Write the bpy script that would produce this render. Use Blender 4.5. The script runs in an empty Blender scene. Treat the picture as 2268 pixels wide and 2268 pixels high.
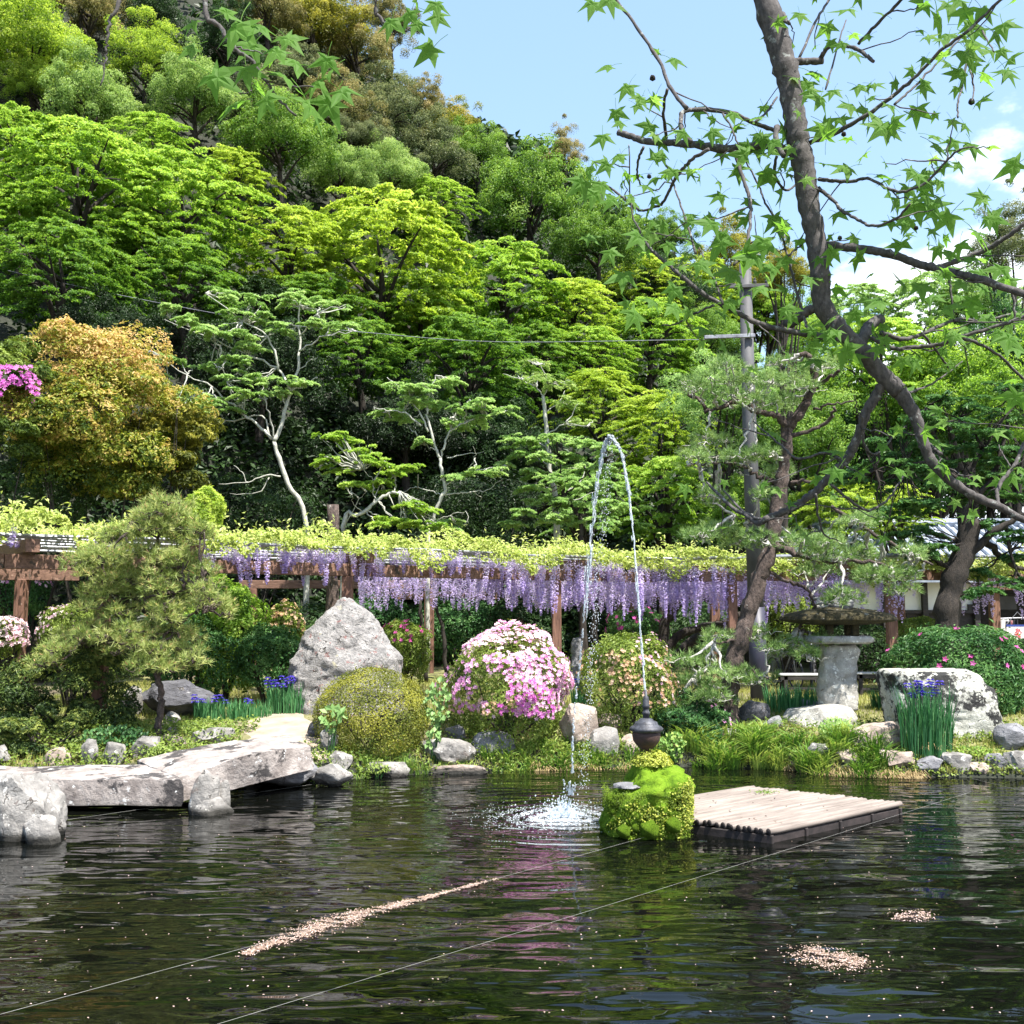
import bpy, bmesh, math, random
import numpy as np
from mathutils import Vector, Matrix

# ------------------------------------------------------------------ camera, world, sun, exposure
S = bpy.context.scene
F = 2268.0                      # focal length in photo pixels (the photo is 2268 px wide)
CX = 1134.0
CAMZ = 2.3                      # eye height above the pond
PITCH = math.atan((1350.0 - 1134.0) / F)
cam_d = bpy.data.cameras.new('camera')
cam = bpy.data.objects.new('camera', cam_d)
S.collection.objects.link(cam)
S.camera = cam
cam.location = (0, 0, CAMZ)
cam.rotation_euler = (math.pi / 2 + PITCH, 0, 0)
cam_d.sensor_width = 36.0
cam_d.lens = 36.0
cam_d.clip_start = 0.05
cam_d.clip_end = 3000.0
S.render.resolution_x = S.render.resolution_y = 1024

SUN_DIR = Vector((0.40, -0.42, 1.12)).normalized()      # towards the sun
sun_el = math.asin(SUN_DIR.z)
sun_az = math.atan2(SUN_DIR.x, SUN_DIR.y)
W = bpy.data.worlds.new('World')
S.world = W
W.use_nodes = True
wn, wl = W.node_tree.nodes, W.node_tree.links
wn.clear()
wo = wn.new('ShaderNodeOutputWorld'); bg = wn.new('ShaderNodeBackground'); sky = wn.new('ShaderNodeTexSky')
sky.sky_type = 'NISHITA'; sky.sun_disc = False
sky.sun_elevation = sun_el; sky.sun_rotation = sun_az
sky.air_density = 1.0; sky.dust_density = 1.2; sky.ozone_density = 1.0
bg.inputs['Strength'].default_value = 0.125
# low cumulus bank in the sky, by direction
tc = wn.new('ShaderNodeTexCoord'); sep = wn.new('ShaderNodeSeparateXYZ')
wl.new(tc.outputs['Generated'], sep.inputs[0])
mp = wn.new('ShaderNodeMapping'); mp.inputs['Scale'].default_value = (1, 1, 1.7)
wl.new(tc.outputs['Generated'], mp.inputs['Vector'])
nz = wn.new('ShaderNodeTexNoise'); nz.inputs['Scale'].default_value = 3.2; nz.inputs['Detail'].default_value = 8; nz.inputs['Roughness'].default_value = 0.55
wl.new(mp.outputs[0], nz.inputs['Vector'])
m1 = wn.new('ShaderNodeMapRange'); m1.inputs['From Min'].default_value = 0.50; m1.inputs['From Max'].default_value = 0.16
m1.inputs['To Min'].default_value = -0.22; m1.inputs['To Max'].default_value = 0.22
wl.new(sep.outputs['Z'], m1.inputs['Value'])
m1b = wn.new('ShaderNodeMapRange'); m1b.inputs['From Min'].default_value = 0.0; m1b.inputs['From Max'].default_value = 0.45
m1b.inputs['To Min'].default_value = -0.14; m1b.inputs['To Max'].default_value = 0.155
wl.new(sep.outputs['X'], m1b.inputs['Value'])
ad = wn.new('ShaderNodeMath'); ad.operation = 'ADD'
wl.new(nz.outputs['Fac'], ad.inputs[0]); wl.new(m1.outputs[0], ad.inputs[1])
ad2 = wn.new('ShaderNodeMath'); ad2.operation = 'ADD'
wl.new(ad.outputs[0], ad2.inputs[0]); wl.new(m1b.outputs[0], ad2.inputs[1])
m2 = wn.new('ShaderNodeMapRange'); m2.inputs['From Min'].default_value = 0.56; m2.inputs['From Max'].default_value = 0.63
m2.interpolation_type = 'SMOOTHSTEP'
wl.new(ad2.outputs[0], m2.inputs['Value'])
mx = wn.new('ShaderNodeMix'); mx.data_type = 'RGBA'
wl.new(m2.outputs[0], mx.inputs['Factor'])
hz = wn.new('ShaderNodeMix'); hz.data_type = 'RGBA'; hz.inputs[0].default_value = 0.36
wl.new(sky.outputs[0], hz.inputs[6]); hz.inputs[7].default_value = (1.8, 2.8, 3.7, 1)
wl.new(hz.outputs[2], mx.inputs[6]); mx.inputs[7].default_value = (5.2, 5.5, 6.0, 1)
wl.new(mx.outputs[2], bg.inputs['Color']); wl.new(bg.outputs[0], wo.inputs[0])

sd = bpy.data.lights.new('sun', 'SUN'); sd.energy = 5.0; sd.angle = math.radians(0.55); sd.color = (1.0, 0.95, 0.86)
so = bpy.data.objects.new('sun', sd); S.collection.objects.link(so)
so.rotation_euler = SUN_DIR.to_track_quat('Z', 'Y').to_euler()
so.location = (0, 0, 60)
S.view_settings.view_transform = 'Standard'; S.view_settings.look = 'None'
S.view_settings.exposure = 1.5; S.view_settings.gamma = 1.0
S.view_settings.use_curve_mapping = False
S.cycles.max_bounces = 8; S.cycles.diffuse_bounces = 3; S.cycles.transparent_max_bounces = 8

# ------------------------------------------------------------------ helpers
rng = np.random.default_rng(7)
random.seed(7)
cP, sP = math.cos(PITCH), math.sin(PITCH)

def U(px, py, Y):
    """world point at depth Y seen at photo pixel (px, py)"""
    u = (px - CX) / F; v = (CX - py) / F
    dy = cP - v * sP; dz = sP + v * cP
    return np.array([u * Y / dy, Y, CAMZ + dz * Y / dy])

def nrm(a):
    return a / np.maximum(np.linalg.norm(a, axis=-1, keepdims=True), 1e-9)

def mesh(name, V, polys, tint=None, smooth=False, mats=None, midx=None, sharp=None):
    me = bpy.data.meshes.new(name)
    V = np.asarray(V, np.float32)
    polys = [np.asarray(p, np.int32) for p in polys if len(p)]
    starts, tot, loops = [], 0, []
    n = 0
    for p in polys:
        k = p.shape[1]
        starts.append(tot + np.arange(len(p)) * k); tot += p.size; loops.append(p.ravel()); n += len(p)
    me.vertices.add(len(V)); me.vertices.foreach_set('co', V.ravel())
    me.loops.add(tot); me.loops.foreach_set('vertex_index', np.concatenate(loops))
    me.polygons.add(n); me.polygons.foreach_set('loop_start', np.concatenate(starts).astype(np.int32))
    me.polygons.foreach_set('use_smooth', np.full(n, bool(smooth)))
    for m in mats or []: me.materials.append(m)
    if midx is not None: me.polygons.foreach_set('material_index', np.asarray(midx, np.int32))
    if tint is not None:
        a = me.attributes.new('tint', 'FLOAT', 'FACE'); a.data.foreach_set('value', np.asarray(tint, np.float32))
    me.update(calc_edges=True)
    if sharp: me.set_sharp_from_angle(angle=sharp)
    return me

def link(name, me, parent=None, loc=None, mat=None):
    o = bpy.data.objects.new(name, me); S.collection.objects.link(o)
    if parent is not None: o.parent = parent
    if loc is not None: o.location = tuple(float(c) for c in loc)
    if mat is not None:
        if me is not None and len(me.materials) == 0: me.materials.append(mat)
        elif me.materials[0] != mat:
            o.material_slots[0].link = 'OBJECT'; o.material_slots[0].material = mat
    return o

def tag(o, label, cat, group=None, kind=None):
    if label: o['label'] = label
    if cat: o['category'] = cat
    if group: o['group'] = group
    if kind: o['kind'] = kind
    return o

def empty(name, loc, label, cat, group=None):
    o = bpy.data.objects.new(name, None); S.collection.objects.link(o)
    o.location = tuple(float(c) for c in loc); o.empty_display_size = 0.2
    return tag(o, label, cat, group)

class G:
    """geometry collector with per-face tint and material index"""
    def __init__(s): s.V = []; s.P = {}; s.T = {}; s.M = {}; s.n = 0
    def add(s, V, polys, tint=0.5, mi=0):
        V = np.asarray(V, float).reshape(-1, 3)
        for p in polys:
            p = np.asarray(p, int)
            if not len(p): continue
            k = p.shape[1]
            s.P.setdefault(k, []).append(p + s.n)
            t = np.broadcast_to(np.asarray(tint, float), (len(p),))
            s.T.setdefault(k, []).append(t); s.M.setdefault(k, []).append(np.full(len(p), mi))
        s.V.append(V); s.n += len(V)
    def mesh(s, name, mats=None, smooth=False, origin=None):
        V = np.concatenate(s.V)
        if origin is not None: V = V - np.asarray(origin)
        ks = sorted(s.P)
        return mesh(name, V, [np.concatenate(s.P[k]) for k in ks], np.concatenate([np.concatenate(s.T[k]) for k in ks]),
                    smooth, mats, np.concatenate([np.concatenate(s.M[k]) for k in ks]))

def sinnoise(P, seed, freq=1.0, octs=4, gain=0.55):
    r = np.random.default_rng(seed); out = np.zeros(len(P)); a = 1.0; f = freq
    for o in range(octs):
        for k in range(5):
            d = r.normal(size=3); d /= np.linalg.norm(d)
            out += a * 0.45 * np.sin(P @ d * f * r.uniform(0.8, 1.3) * 2 + r.uniform(0, 6.28))
        a *= gain; f *= 2.05
    return out

_ico = {}
def ico(sub):
    if sub not in _ico:
        bm = bmesh.new(); bmesh.ops.create_icosphere(bm, subdivisions=sub, radius=1.0)
        V = np.array([v.co[:] for v in bm.verts]); Fc = np.array([[v.index for v in f.verts] for f in bm.faces]); bm.free()
        _ico[sub] = (V, Fc)
    return _ico[sub]

def rock_geo(size, seed, sub=4, planes=9, cut=0.78, rough=0.07, square=0.0):
    """faceted stone inside a box of the given size, base at z=0"""
    V, Fc = ico(sub); V = V.copy(); r = np.random.default_rng(seed)
    if square > 0:
        Q = V / np.abs(V).max(1, keepdims=True); V = V * (1 - square) + Q * square * 0.86
    for k in range(planes):
        d = r.normal(size=3); d /= np.linalg.norm(d)
        if k == 0: d = np.array([r.normal() * .15, r.normal() * .15, 1.0]); d /= np.linalg.norm(d)
        c = cut * r.uniform(0.82, 1.08)
        p = V @ d; ex = np.maximum(p - c, 0); V -= np.outer(ex * 0.93, d)
    N = nrm(V)
    dsp = sinnoise(V, seed + 11, 1.3, 5, 0.62)
    dsp = dsp * rough + np.abs(sinnoise(V, seed + 5, 3.5, 3)) * -rough * 0.5
    V = V + N * dsp[:, None]
    mn, mxx = V.min(0), V.max(0)
    V = (V - (mn + mxx) / 2) / (mxx - mn)
    V[:, 2] += 0.5
    V = V * np.array(size)
    return V, Fc

def loft_rock(levels, seed, depth_c=0.0, n=44, sup=2.6, rough=0.03, rows=34, freq=2.2, facets=0):
    """levels: (z, xl, xr, y_half, y_centre) from base to top; closed rock surface"""
    L = np.array(levels, float); zs = np.linspace(L[0, 0], L[-1, 0], rows)
    A = [np.interp(zs, L[:, 0], L[:, k]) for k in range(1, 5)]
    a = np.linspace(0, 2 * np.pi, n, endpoint=False); ca, sa = np.cos(a), np.sin(a)
    rr = (np.abs(ca) ** sup + np.abs(sa) ** sup) ** (-1 / sup)
    V = []
    for i, z in enumerate(zs):
        xc = (A[0][i] + A[1][i]) / 2; xh = (A[1][i] - A[0][i]) / 2
        V.append(np.c_[xc + xh * rr * ca, A[3][i] + A[2][i] * rr * sa, np.full(n, z)])
    V = np.concatenate(V)
    ctr = np.array([[(V[:, 0].min() + V[:, 0].max()) / 2, 0, 0]])
    V2 = np.concatenate([V, [V[:n].mean(0)], [V[-n:].mean(0) + np.array([0, 0, 0.0])]])
    rf = np.random.default_rng(seed + 77)
    for k in range(facets):
        d_ = np.array([rf.normal(), rf.normal() - .5, abs(rf.normal()) * .6]); d_ /= np.linalg.norm(d_); pr = (V2 - V2.mean(0)) @ d_; c_ = np.quantile(pr, rf.uniform(.955, .985)); V2 = V2 - np.outer(np.maximum(pr - c_, 0) * .85, d_)
    N = nrm((V2 - V2.mean(0)) * np.array([1, 1, 0.35]))
    d = sinnoise(V2, seed, freq, 5, 0.62) * rough - np.abs(sinnoise(V2, seed + 3, freq * 2.7, 3)) * rough * 0.6
    V2 = V2 + N * d[:, None]
    q = []
    for i in range(rows - 1):
        for j in range(n):
            k = (j + 1) % n
            q.append((i * n + j, i * n + k, (i + 1) * n + k, (i + 1) * n + j))
    b = len(V); t = [(b, (j + 1) % n, j) for j in range(n)] + [(b + 1, (rows - 1) * n + j, (rows - 1) * n + (j + 1) % n) for j in range(n)]
    return V2, np.array(q), np.array(t)

def box(g, a, b, mi=0, tint=0.5, bev=0.0, M=None):
    x0, y0, z0 = a; x1, y1, z1 = b
    if bev <= 0:
        V = np.array([(x, y, z) for z in (z0, z1) for y in (y0, y1) for x in (x0, x1)], float)
        Fq = [(0, 2, 3, 1), (4, 5, 7, 6), (0, 1, 5, 4), (2, 6, 7, 3), (0, 4, 6, 2), (1, 3, 7, 5)]
        if M is not None: V = V @ np.array(M)[:3, :3].T + np.array(M)[:3, 3]
        g.add(V, [Fq], tint, mi)
        return
    bm = bmesh.new(); bmesh.ops.create_cube(bm, size=1)
    for v in bm.verts: v.co = Vector(((x0 + x1) / 2 + v.co.x * (x1 - x0), (y0 + y1) / 2 + v.co.y * (y1 - y0), (z0 + z1) / 2 + v.co.z * (z1 - z0)))
    bmesh.ops.bevel(bm, geom=bm.edges[:], offset=bev, segments=1, affect='EDGES')
    V = np.array([v.co[:] for v in bm.verts]); 
    if M is not None: V = V @ np.array(M)[:3, :3].T + np.array(M)[:3, 3]
    P = {}
    for f in bm.faces: P.setdefault(len(f.verts), []).append([v.index for v in f.verts])
    bm.free(); g.add(V, list(P.values()), tint, mi)

def beam(g, p0, p1, w, h, mi=0, bev=0.008, tint=0.5):
    """rectangular bar from p0 to p1, h tall (z), w wide"""
    p0, p1 = Vector(p0), Vector(p1); d = p1 - p0; L = d.length; x = d.normalized()
    up = Vector((0, 0, 1)) if abs(x.z) < 0.9 else Vector((0, 1, 0))
    y = up.cross(x).normalized(); z = x.cross(y)
    M = Matrix((x, y, z)).transposed().to_4x4(); M.translation = p0
    box(g, (0, -w / 2, -h / 2), (L, w / 2, h / 2), mi, tint, bev, M)

def smooth_path(P, R, k=4, jit=0.0):
    P = np.asarray(P, float); R = np.asarray(R, float); n = len(P)
    if n < 3 or k < 2:
        return P, R
    out, ro = [], []
    E = np.concatenate([[2 * P[0] - P[1]], P, [2 * P[-1] - P[-2]]])
    for i in range(n - 1):
        p0, p1, p2, p3 = E[i:i + 4]
        for s in range(k):
            t = s / k
            out.append(0.5 * ((2 * p1) + (-p0 + p2) * t + (2 * p0 - 5 * p1 + 4 * p2 - p3) * t * t + (-p0 + 3 * p1 - 3 * p2 + p3) * t ** 3))
            ro.append(R[i] * (1 - t) + R[i + 1] * t)
    out.append(P[-1]); ro.append(R[-1])
    out = np.array(out); ro = np.array(ro)
    if jit: 
        J = rng.normal(size=out.shape) * jit; J[0] = J[-1] = 0; out = out + J
        ro = ro * (1 + rng.normal(size=len(ro)) * 0.06)
    return out, ro

def tube(g, P, R, sides=6, mi=0, tint=0.5, k=4, jit=0.0, rough=0.0):
    P, R = smooth_path(P, np.broadcast_to(np.asarray(R, float), (len(P),)) if np.ndim(R) == 0 else R, k, jit)
    n = len(P); T = np.gradient(P, axis=0); T = nrm(T)
    ref = np.array([0, 0, 1.0]) if abs(T[:, 2]).mean() < 0.8 else np.array([0, 1.0, 0])
    X = nrm(np.cross(T, ref)); Y = nrm(np.cross(T, X))
    a = np.linspace(0, 2 * np.pi, sides, endpoint=False)
    rr = R[:, None] * np.ones((n, sides))
    if rough: rr = rr * (1 + rng.normal(size=rr.shape) * rough)
    V = P[:, None, :] + (np.cos(a)[None, :, None] * X[:, None, :] + np.sin(a)[None, :, None] * Y[:, None, :]) * rr[:, :, None]
    V = V.reshape(-1, 3)
    i = np.arange(n - 1)[:, None] * sides; j = np.arange(sides)[None, :]; k2 = (j + 1) % sides
    q = np.stack([i + j, i + k2, i + sides + k2, i + sides + j], -1).reshape(-1, 4)
    V = np.concatenate([V, [P[0]], [P[-1]]])
    jj = np.arange(sides); t1 = np.stack([np.full(sides, n * sides), (jj + 1) % sides, jj], -1)
    b = (n - 1) * sides; t2 = np.stack([np.full(sides, n * sides + 1), b + jj, b + (jj + 1) % sides], -1)
    g.add(V, [q, np.concatenate([t1, t2])], tint, mi)
    return P, R

def lathe(g, prof, seg=28, centre=(0, 0, 0), mi=0, tint=0.5):
    prof = np.asarray(prof, float); a = np.linspace(0, 2 * np.pi, seg, endpoint=False)
    V = np.concatenate([np.c_[r * np.cos(a), r * np.sin(a), np.full(seg, z)] for r, z in prof]) + np.array(centre)
    n = len(prof); i = np.arange(n - 1)[:, None] * seg; j = np.arange(seg)[None, :]; k = (j + 1) % seg
    g.add(V, [np.stack([i + j, i + k, i + seg + k, i + seg + j], -1).reshape(-1, 4)], tint, mi)

def leaves(g, C, N, L, Wd, tint, mi=0, droop=0.15, D=None, fold=False):
    """diamond leaves at C with normals N"""
    n = len(C); N = nrm(N)
    if D is None:
        D = nrm(np.cross(N, rng.normal(size=(n, 3))))
    else:
        D = nrm(D - (D * N).sum(1, keepdims=True) * N)
    Sd = np.cross(D, N); L = np.broadcast_to(L, (n,))[:, None]; Wd = np.broadcast_to(Wd, (n,))[:, None]
    V = np.empty((n, 4, 3))
    V[:, 0] = C - D * L * 0.5
    V[:, 1] = C + Sd * Wd * 0.5 + N * L * droop * 0.5
    V[:, 2] = C + D * L * 0.5 - N * L * droop
    V[:, 3] = C - Sd * Wd * 0.5 + N * L * droop * 0.5
    q = np.arange(n * 4).reshape(n, 4)
    g.add(V.reshape(-1, 3), [q], tint, mi)

UP = np.array([0, 0, 1.0])
def pad(g, c, rx, ry, th, n, L, Wd, t0, mi=0, jit=0.5, droop=0.35, tv=0.35):
    """a flat spray of leaves drooping at its rim"""
    a = rng.uniform(0, 2 * np.pi, n); r = np.sqrt(rng.uniform(0, 1, n))
    edge = 1 + 0.22 * np.sin(a * 3 + rng.uniform(0, 6)) + 0.15 * np.sin(a * 7 + rng.uniform(0, 6))
    x = rx * r * np.cos(a) * edge; y = ry * r * np.sin(a) * edge
    z = -droop * min(rx, ry) * r ** 2 + rng.normal(size=n) * th
    C = np.c_[x, y, z] + c
    N = np.c_[x / rx * 0.5, y / ry * 0.5, np.ones(n)] + rng.normal(size=(n, 3)) * jit
    tint = np.clip(t0 + rng.normal(size=n) * tv * 0.5, 0, 1)
    sc = rng.uniform(0.7, 1.25, n)
    leaves(g, C, N, L * sc, Wd * sc, tint, mi)

def needles(g, C, D, n_per, L, Wd, tint, spread=0.75, mi=0):
    """tufts of thin needles at points C, opening round directions D"""
    m = len(C); D = nrm(D)
    C2 = np.repeat(C, n_per, 0); D2 = nrm(np.repeat(D, n_per, 0) + rng.normal(size=(m * n_per, 3)) * spread)
    Sd = nrm(np.cross(D2, rng.normal(size=D2.shape))); Ln = L * rng.uniform(0.7, 1.15, (m * n_per, 1))
    V = np.empty((m * n_per, 3, 3)); V[:, 0] = C2 - Sd * Wd / 2; V[:, 1] = C2 + Sd * Wd / 2; V[:, 2] = C2 + D2 * Ln
    t = np.repeat(tint, n_per) + rng.normal(size=m * n_per) * 0.12
    g.add(V.reshape(-1, 3), [np.arange(m * n_per * 3).reshape(-1, 3)], np.clip(t, 0, 1), mi)

def needle_pad(g, c, rx, ry, th, n, L=0.11, Wd=0.0105, npt=15, t0=0.5, droop=0.3, candles=None):
    a = rng.uniform(0, 2 * np.pi, n); r = np.sqrt(rng.uniform(0, 1, n))
    x = rx * r * np.cos(a); y = ry * r * np.sin(a); z = -droop * min(rx, ry) * r ** 2 + rng.normal(size=n) * th
    C = np.c_[x, y, z] + c
    D = np.c_[x / rx * 0.9, y / ry * 0.9, np.full(n, 0.8)] + rng.normal(size=(n, 3)) * 0.25
    t = np.clip(t0 + rng.normal(size=n) * 0.18, 0, 1)
    needles(g, C, D, npt, L, Wd, t)
    if candles is not None:
        k = rng.random(n) < 0.4
        tip = nrm(D[k]); needles(candles, C[k] + tip * L * 0.25, tip, 3, L * 0.5, 0.012, np.full(k.sum(), 0.5), 0.12)

def dome(g, R, n, L, Wd, seed=0, mi=0, lump=0.10, jit=0.45, low=-0.35, thick=0.16, t0=0.5, tv=0.45, fr=3.2, st=1.0):
    """clipped shrub: leaf shell over a lumpy ellipsoid of half-axes R"""
    R = np.asarray(R, float); P = nrm(rng.normal(size=(int(n * 1.7), 3))); P = P[P[:, 2] > low][:n]; m = len(P)
    b = 1 + lump * sinnoise(P, seed, fr, 3)
    dep = rng.uniform(0, 1, m) ** 2 * thick
    out = np.where(rng.random(m) < .10, rng.uniform(0, .11, m), 0)
    C = P * R * (b * (1 - dep + out))[:, None]
    if st > 1: C[:, 2] = np.where(C[:, 2] < 0, C[:, 2] * st, C[:, 2])
    N = nrm(P / R) + rng.normal(size=(m, 3)) * jit + UP * 0.35
    t = np.clip(t0 + 0.25 * sinnoise(P, seed + 9, fr * 1.2, 2) + rng.normal(size=m) * tv * 0.4, 0, 1)
    sc = rng.uniform(0.7, 1.3, m)
    leaves(g, C, N, L * sc, Wd * sc, t, mi)
    return P, b

# ------------------------------------------------------------------ materials
def nodes(name):
    m = bpy.data.materials.new(name); m.use_nodes = True
    n, l = m.node_tree.nodes, m.node_tree.links; n.clear()
    return m, n, l

def ramp(n, l, src, stops):
    r = n.new('ShaderNodeValToRGB')
    e = r.color_ramp.elements
    while len(e) < len(stops): e.new(0.5)
    for i, (p, c) in enumerate(stops): e[i].position = p; e[i].color = (*c, 1)
    l.new(src, r.inputs[0]); return r

_lm = {}
def leaf_mat(name, cs, trans=0.4, rough=0.5, spec=0.3):
    if name in _lm: return _lm[name]
    m, n, l = nodes(name)
    at = n.new('ShaderNodeAttribute'); at.attribute_name = 'tint'
    oi = n.new('ShaderNodeObjectInfo')
    ma = n.new('ShaderNodeMath'); ma.operation = 'MULTIPLY_ADD'; l.new(oi.outputs['Random'], ma.inputs[0]); ma.inputs[1].default_value = 0.16
    l.new(at.outputs['Fac'], ma.inputs[2])
    sb = n.new('ShaderNodeMath'); sb.operation = 'SUBTRACT'; l.new(ma.outputs[0], sb.inputs[0]); sb.inputs[1].default_value = 0.08
    k = len(cs); r = ramp(n, l, sb.outputs[0], [(i / (k - 1), c) for i, c in enumerate(cs)])
    p = n.new('ShaderNodeBsdfPrincipled'); l.new(r.outputs[0], p.inputs['Base Color'])
    p.inputs['Roughness'].default_value = rough; p.inputs['Specular IOR Level'].default_value = spec
    t = n.new('ShaderNodeBsdfTranslucent')
    hs = n.new('ShaderNodeHueSaturation'); hs.inputs['Saturation'].default_value = 1.1; hs.inputs['Value'].default_value = 1.25; hs.inputs['Hue'].default_value = 0.49
    l.new(r.outputs[0], hs.inputs['Color']); l.new(hs.outputs[0], t.inputs['Color'])
    mxs = n.new('ShaderNodeMixShader'); mxs.inputs[0].default_value = trans
    l.new(p.outputs[0], mxs.inputs[1]); l.new(t.outputs[0], mxs.inputs[2])
    o = n.new('ShaderNodeOutputMaterial'); l.new(mxs.outputs[0], o.inputs[0])
    _lm[name] = m; return m

def solid_mat(name, c1, c2, scale=8, rough=0.7, bump=0.3, bdist=0.02, stretch=(1, 1, 1), metal=0.0, detail=8, spec=0.4, c3=None, patch=None, tide=False, crack=0):
    """two-tone noise material with bump; patch=(colour, scale, threshold)"""
    m, n, l = nodes(name)
    tc = n.new('ShaderNodeTexCoord'); mp = n.new('ShaderNodeMapping'); mp.inputs['Scale'].default_value = stretch
    l.new(tc.outputs['Object'], mp.inputs['Vector'])
    nz = n.new('ShaderNodeTexNoise'); nz.inputs['Scale'].default_value = scale; nz.inputs['Detail'].default_value = detail; nz.inputs['Roughness'].default_value = 0.62
    l.new(mp.outputs[0], nz.inputs['Vector'])
    st = [(0.32, c1), (0.68, c2)] if c3 is None else [(0.3, c1), (0.5, c2), (0.7, c3)]
    r = ramp(n, l, nz.outputs['Fac'], st); col = r.outputs[0]
    for k, pt in enumerate(patch or []):
        n2 = n.new('ShaderNodeTexNoise'); n2.inputs['Scale'].default_value = pt[1]; n2.inputs['Detail'].default_value = 9; n2.inputs['Roughness'].default_value = 0.68
        m3 = n.new('ShaderNodeMapping'); m3.inputs['Location'].default_value = (k * 7.3 + 3, k * 2.1, 1.7); l.new(tc.outputs['Object'], m3.inputs['Vector']); l.new(m3.outputs[0], n2.inputs['Vector'])
        mr = n.new('ShaderNodeMapRange'); mr.inputs['From Min'].default_value = pt[2]; mr.inputs['From Max'].default_value = pt[2] + 0.035
        l.new(n2.outputs['Fac'], mr.inputs['Value'])
        mx = n.new('ShaderNodeMix'); mx.data_type = 'RGBA'; l.new(mr.outputs[0], mx.inputs['Factor']); l.new(col, mx.inputs[6]); mx.inputs[7].default_value = (*pt[0], 1)
        col = mx.outputs[2]
    p = n.new('ShaderNodeBsdfPrincipled'); l.new(col, p.inputs['Base Color']); p.inputs['Roughness'].default_value = rough
    p.inputs['Metallic'].default_value = metal; p.inputs['Specular IOR Level'].default_value = spec
    if crack:
        nd = n.new('ShaderNodeTexNoise'); nd.inputs['Scale'].default_value = 2.5; nd.inputs['Detail'].default_value = 4; l.new(tc.outputs['Object'], nd.inputs[0])
        vm = n.new('ShaderNodeVectorMath'); vm.operation = 'MULTIPLY_ADD'; l.new(nd.outputs['Color'], vm.inputs[0]); vm.inputs[1].default_value = (.55, .55, .55); l.new(tc.outputs['Object'], vm.inputs[2])
        m4 = n.new('ShaderNodeMapping'); m4.inputs['Scale'].default_value = (1, 1, 2.2); m4.inputs['Rotation'].default_value = (.25, .3, 0); l.new(vm.outputs[0], m4.inputs['Vector'])
        vo = n.new('ShaderNodeTexVoronoi'); vo.feature = 'DISTANCE_TO_EDGE'; vo.inputs['Scale'].default_value = crack; l.new(m4.outputs[0], vo.inputs['Vector'])
        mc = n.new('ShaderNodeMapRange'); mc.inputs['From Min'].default_value = .0; mc.inputs['From Max'].default_value = .022
        av = n.new('ShaderNodeMapRange'); av.inputs['From Min'].default_value = .46; av.inputs['From Max'].default_value = .56; av.inputs['To Min'].default_value = .05; av.inputs['To Max'].default_value = 0; l.new(nz.outputs['Fac'], av.inputs['Value'])
        aa = n.new('ShaderNodeMath'); aa.operation = 'ADD'; l.new(vo.outputs['Distance'], aa.inputs[0]); l.new(av.outputs[0], aa.inputs[1]); l.new(aa.outputs[0], mc.inputs['Value'])
        mk = n.new('ShaderNodeMix'); mk.data_type = 'RGBA'; l.new(mc.outputs[0], mk.inputs['Factor']); mk.inputs[6].default_value = (.09, .08, .07, 1); l.new(col, mk.inputs[7]); col = mk.outputs[2]; l.new(col, p.inputs['Base Color'])
    if tide:
        ge = n.new('ShaderNodeNewGeometry'); sx = n.new('ShaderNodeSeparateXYZ'); l.new(ge.outputs['Position'], sx.inputs[0]); mr = n.new('ShaderNodeMapRange'); mr.inputs['From Min'].default_value = .10; mr.inputs['From Max'].default_value = .04; l.new(sx.outputs['Z'], mr.inputs['Value'])
        mx = n.new('ShaderNodeMix'); mx.data_type = 'RGBA'; l.new(mr.outputs[0], mx.inputs['Factor']); l.new(col, mx.inputs[6]); mx.inputs[7].default_value = (.03, .028, .024, 1); col = mx.outputs[2]; l.new(col, p.inputs['Base Color'])
    if bump:
        n3 = n.new('ShaderNodeTexNoise'); n3.inputs['Scale'].default_value = scale * 3.1; n3.inputs['Detail'].default_value = 6; n3.inputs['Roughness'].default_value = 0.7
        l.new(mp.outputs[0], n3.inputs['Vector'])
        b = n.new('ShaderNodeBump'); b.inputs['Strength'].default_value = bump; b.inputs['Distance'].default_value = bdist
        hh = n3.outputs['Fac']
        if crack:
            mh = n.new('ShaderNodeMath'); mh.operation = 'MULTIPLY_ADD'; l.new(mc.outputs[0], mh.inputs[0]); mh.inputs[1].default_value = .8; l.new(hh, mh.inputs[2]); hh = mh.outputs[0]
        l.new(hh, b.inputs['Height']); l.new(b.outputs[0], p.inputs['Normal'])
    o = n.new('ShaderNodeOutputMaterial'); l.new(p.outputs[0], o.inputs[0])
    return m

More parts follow.
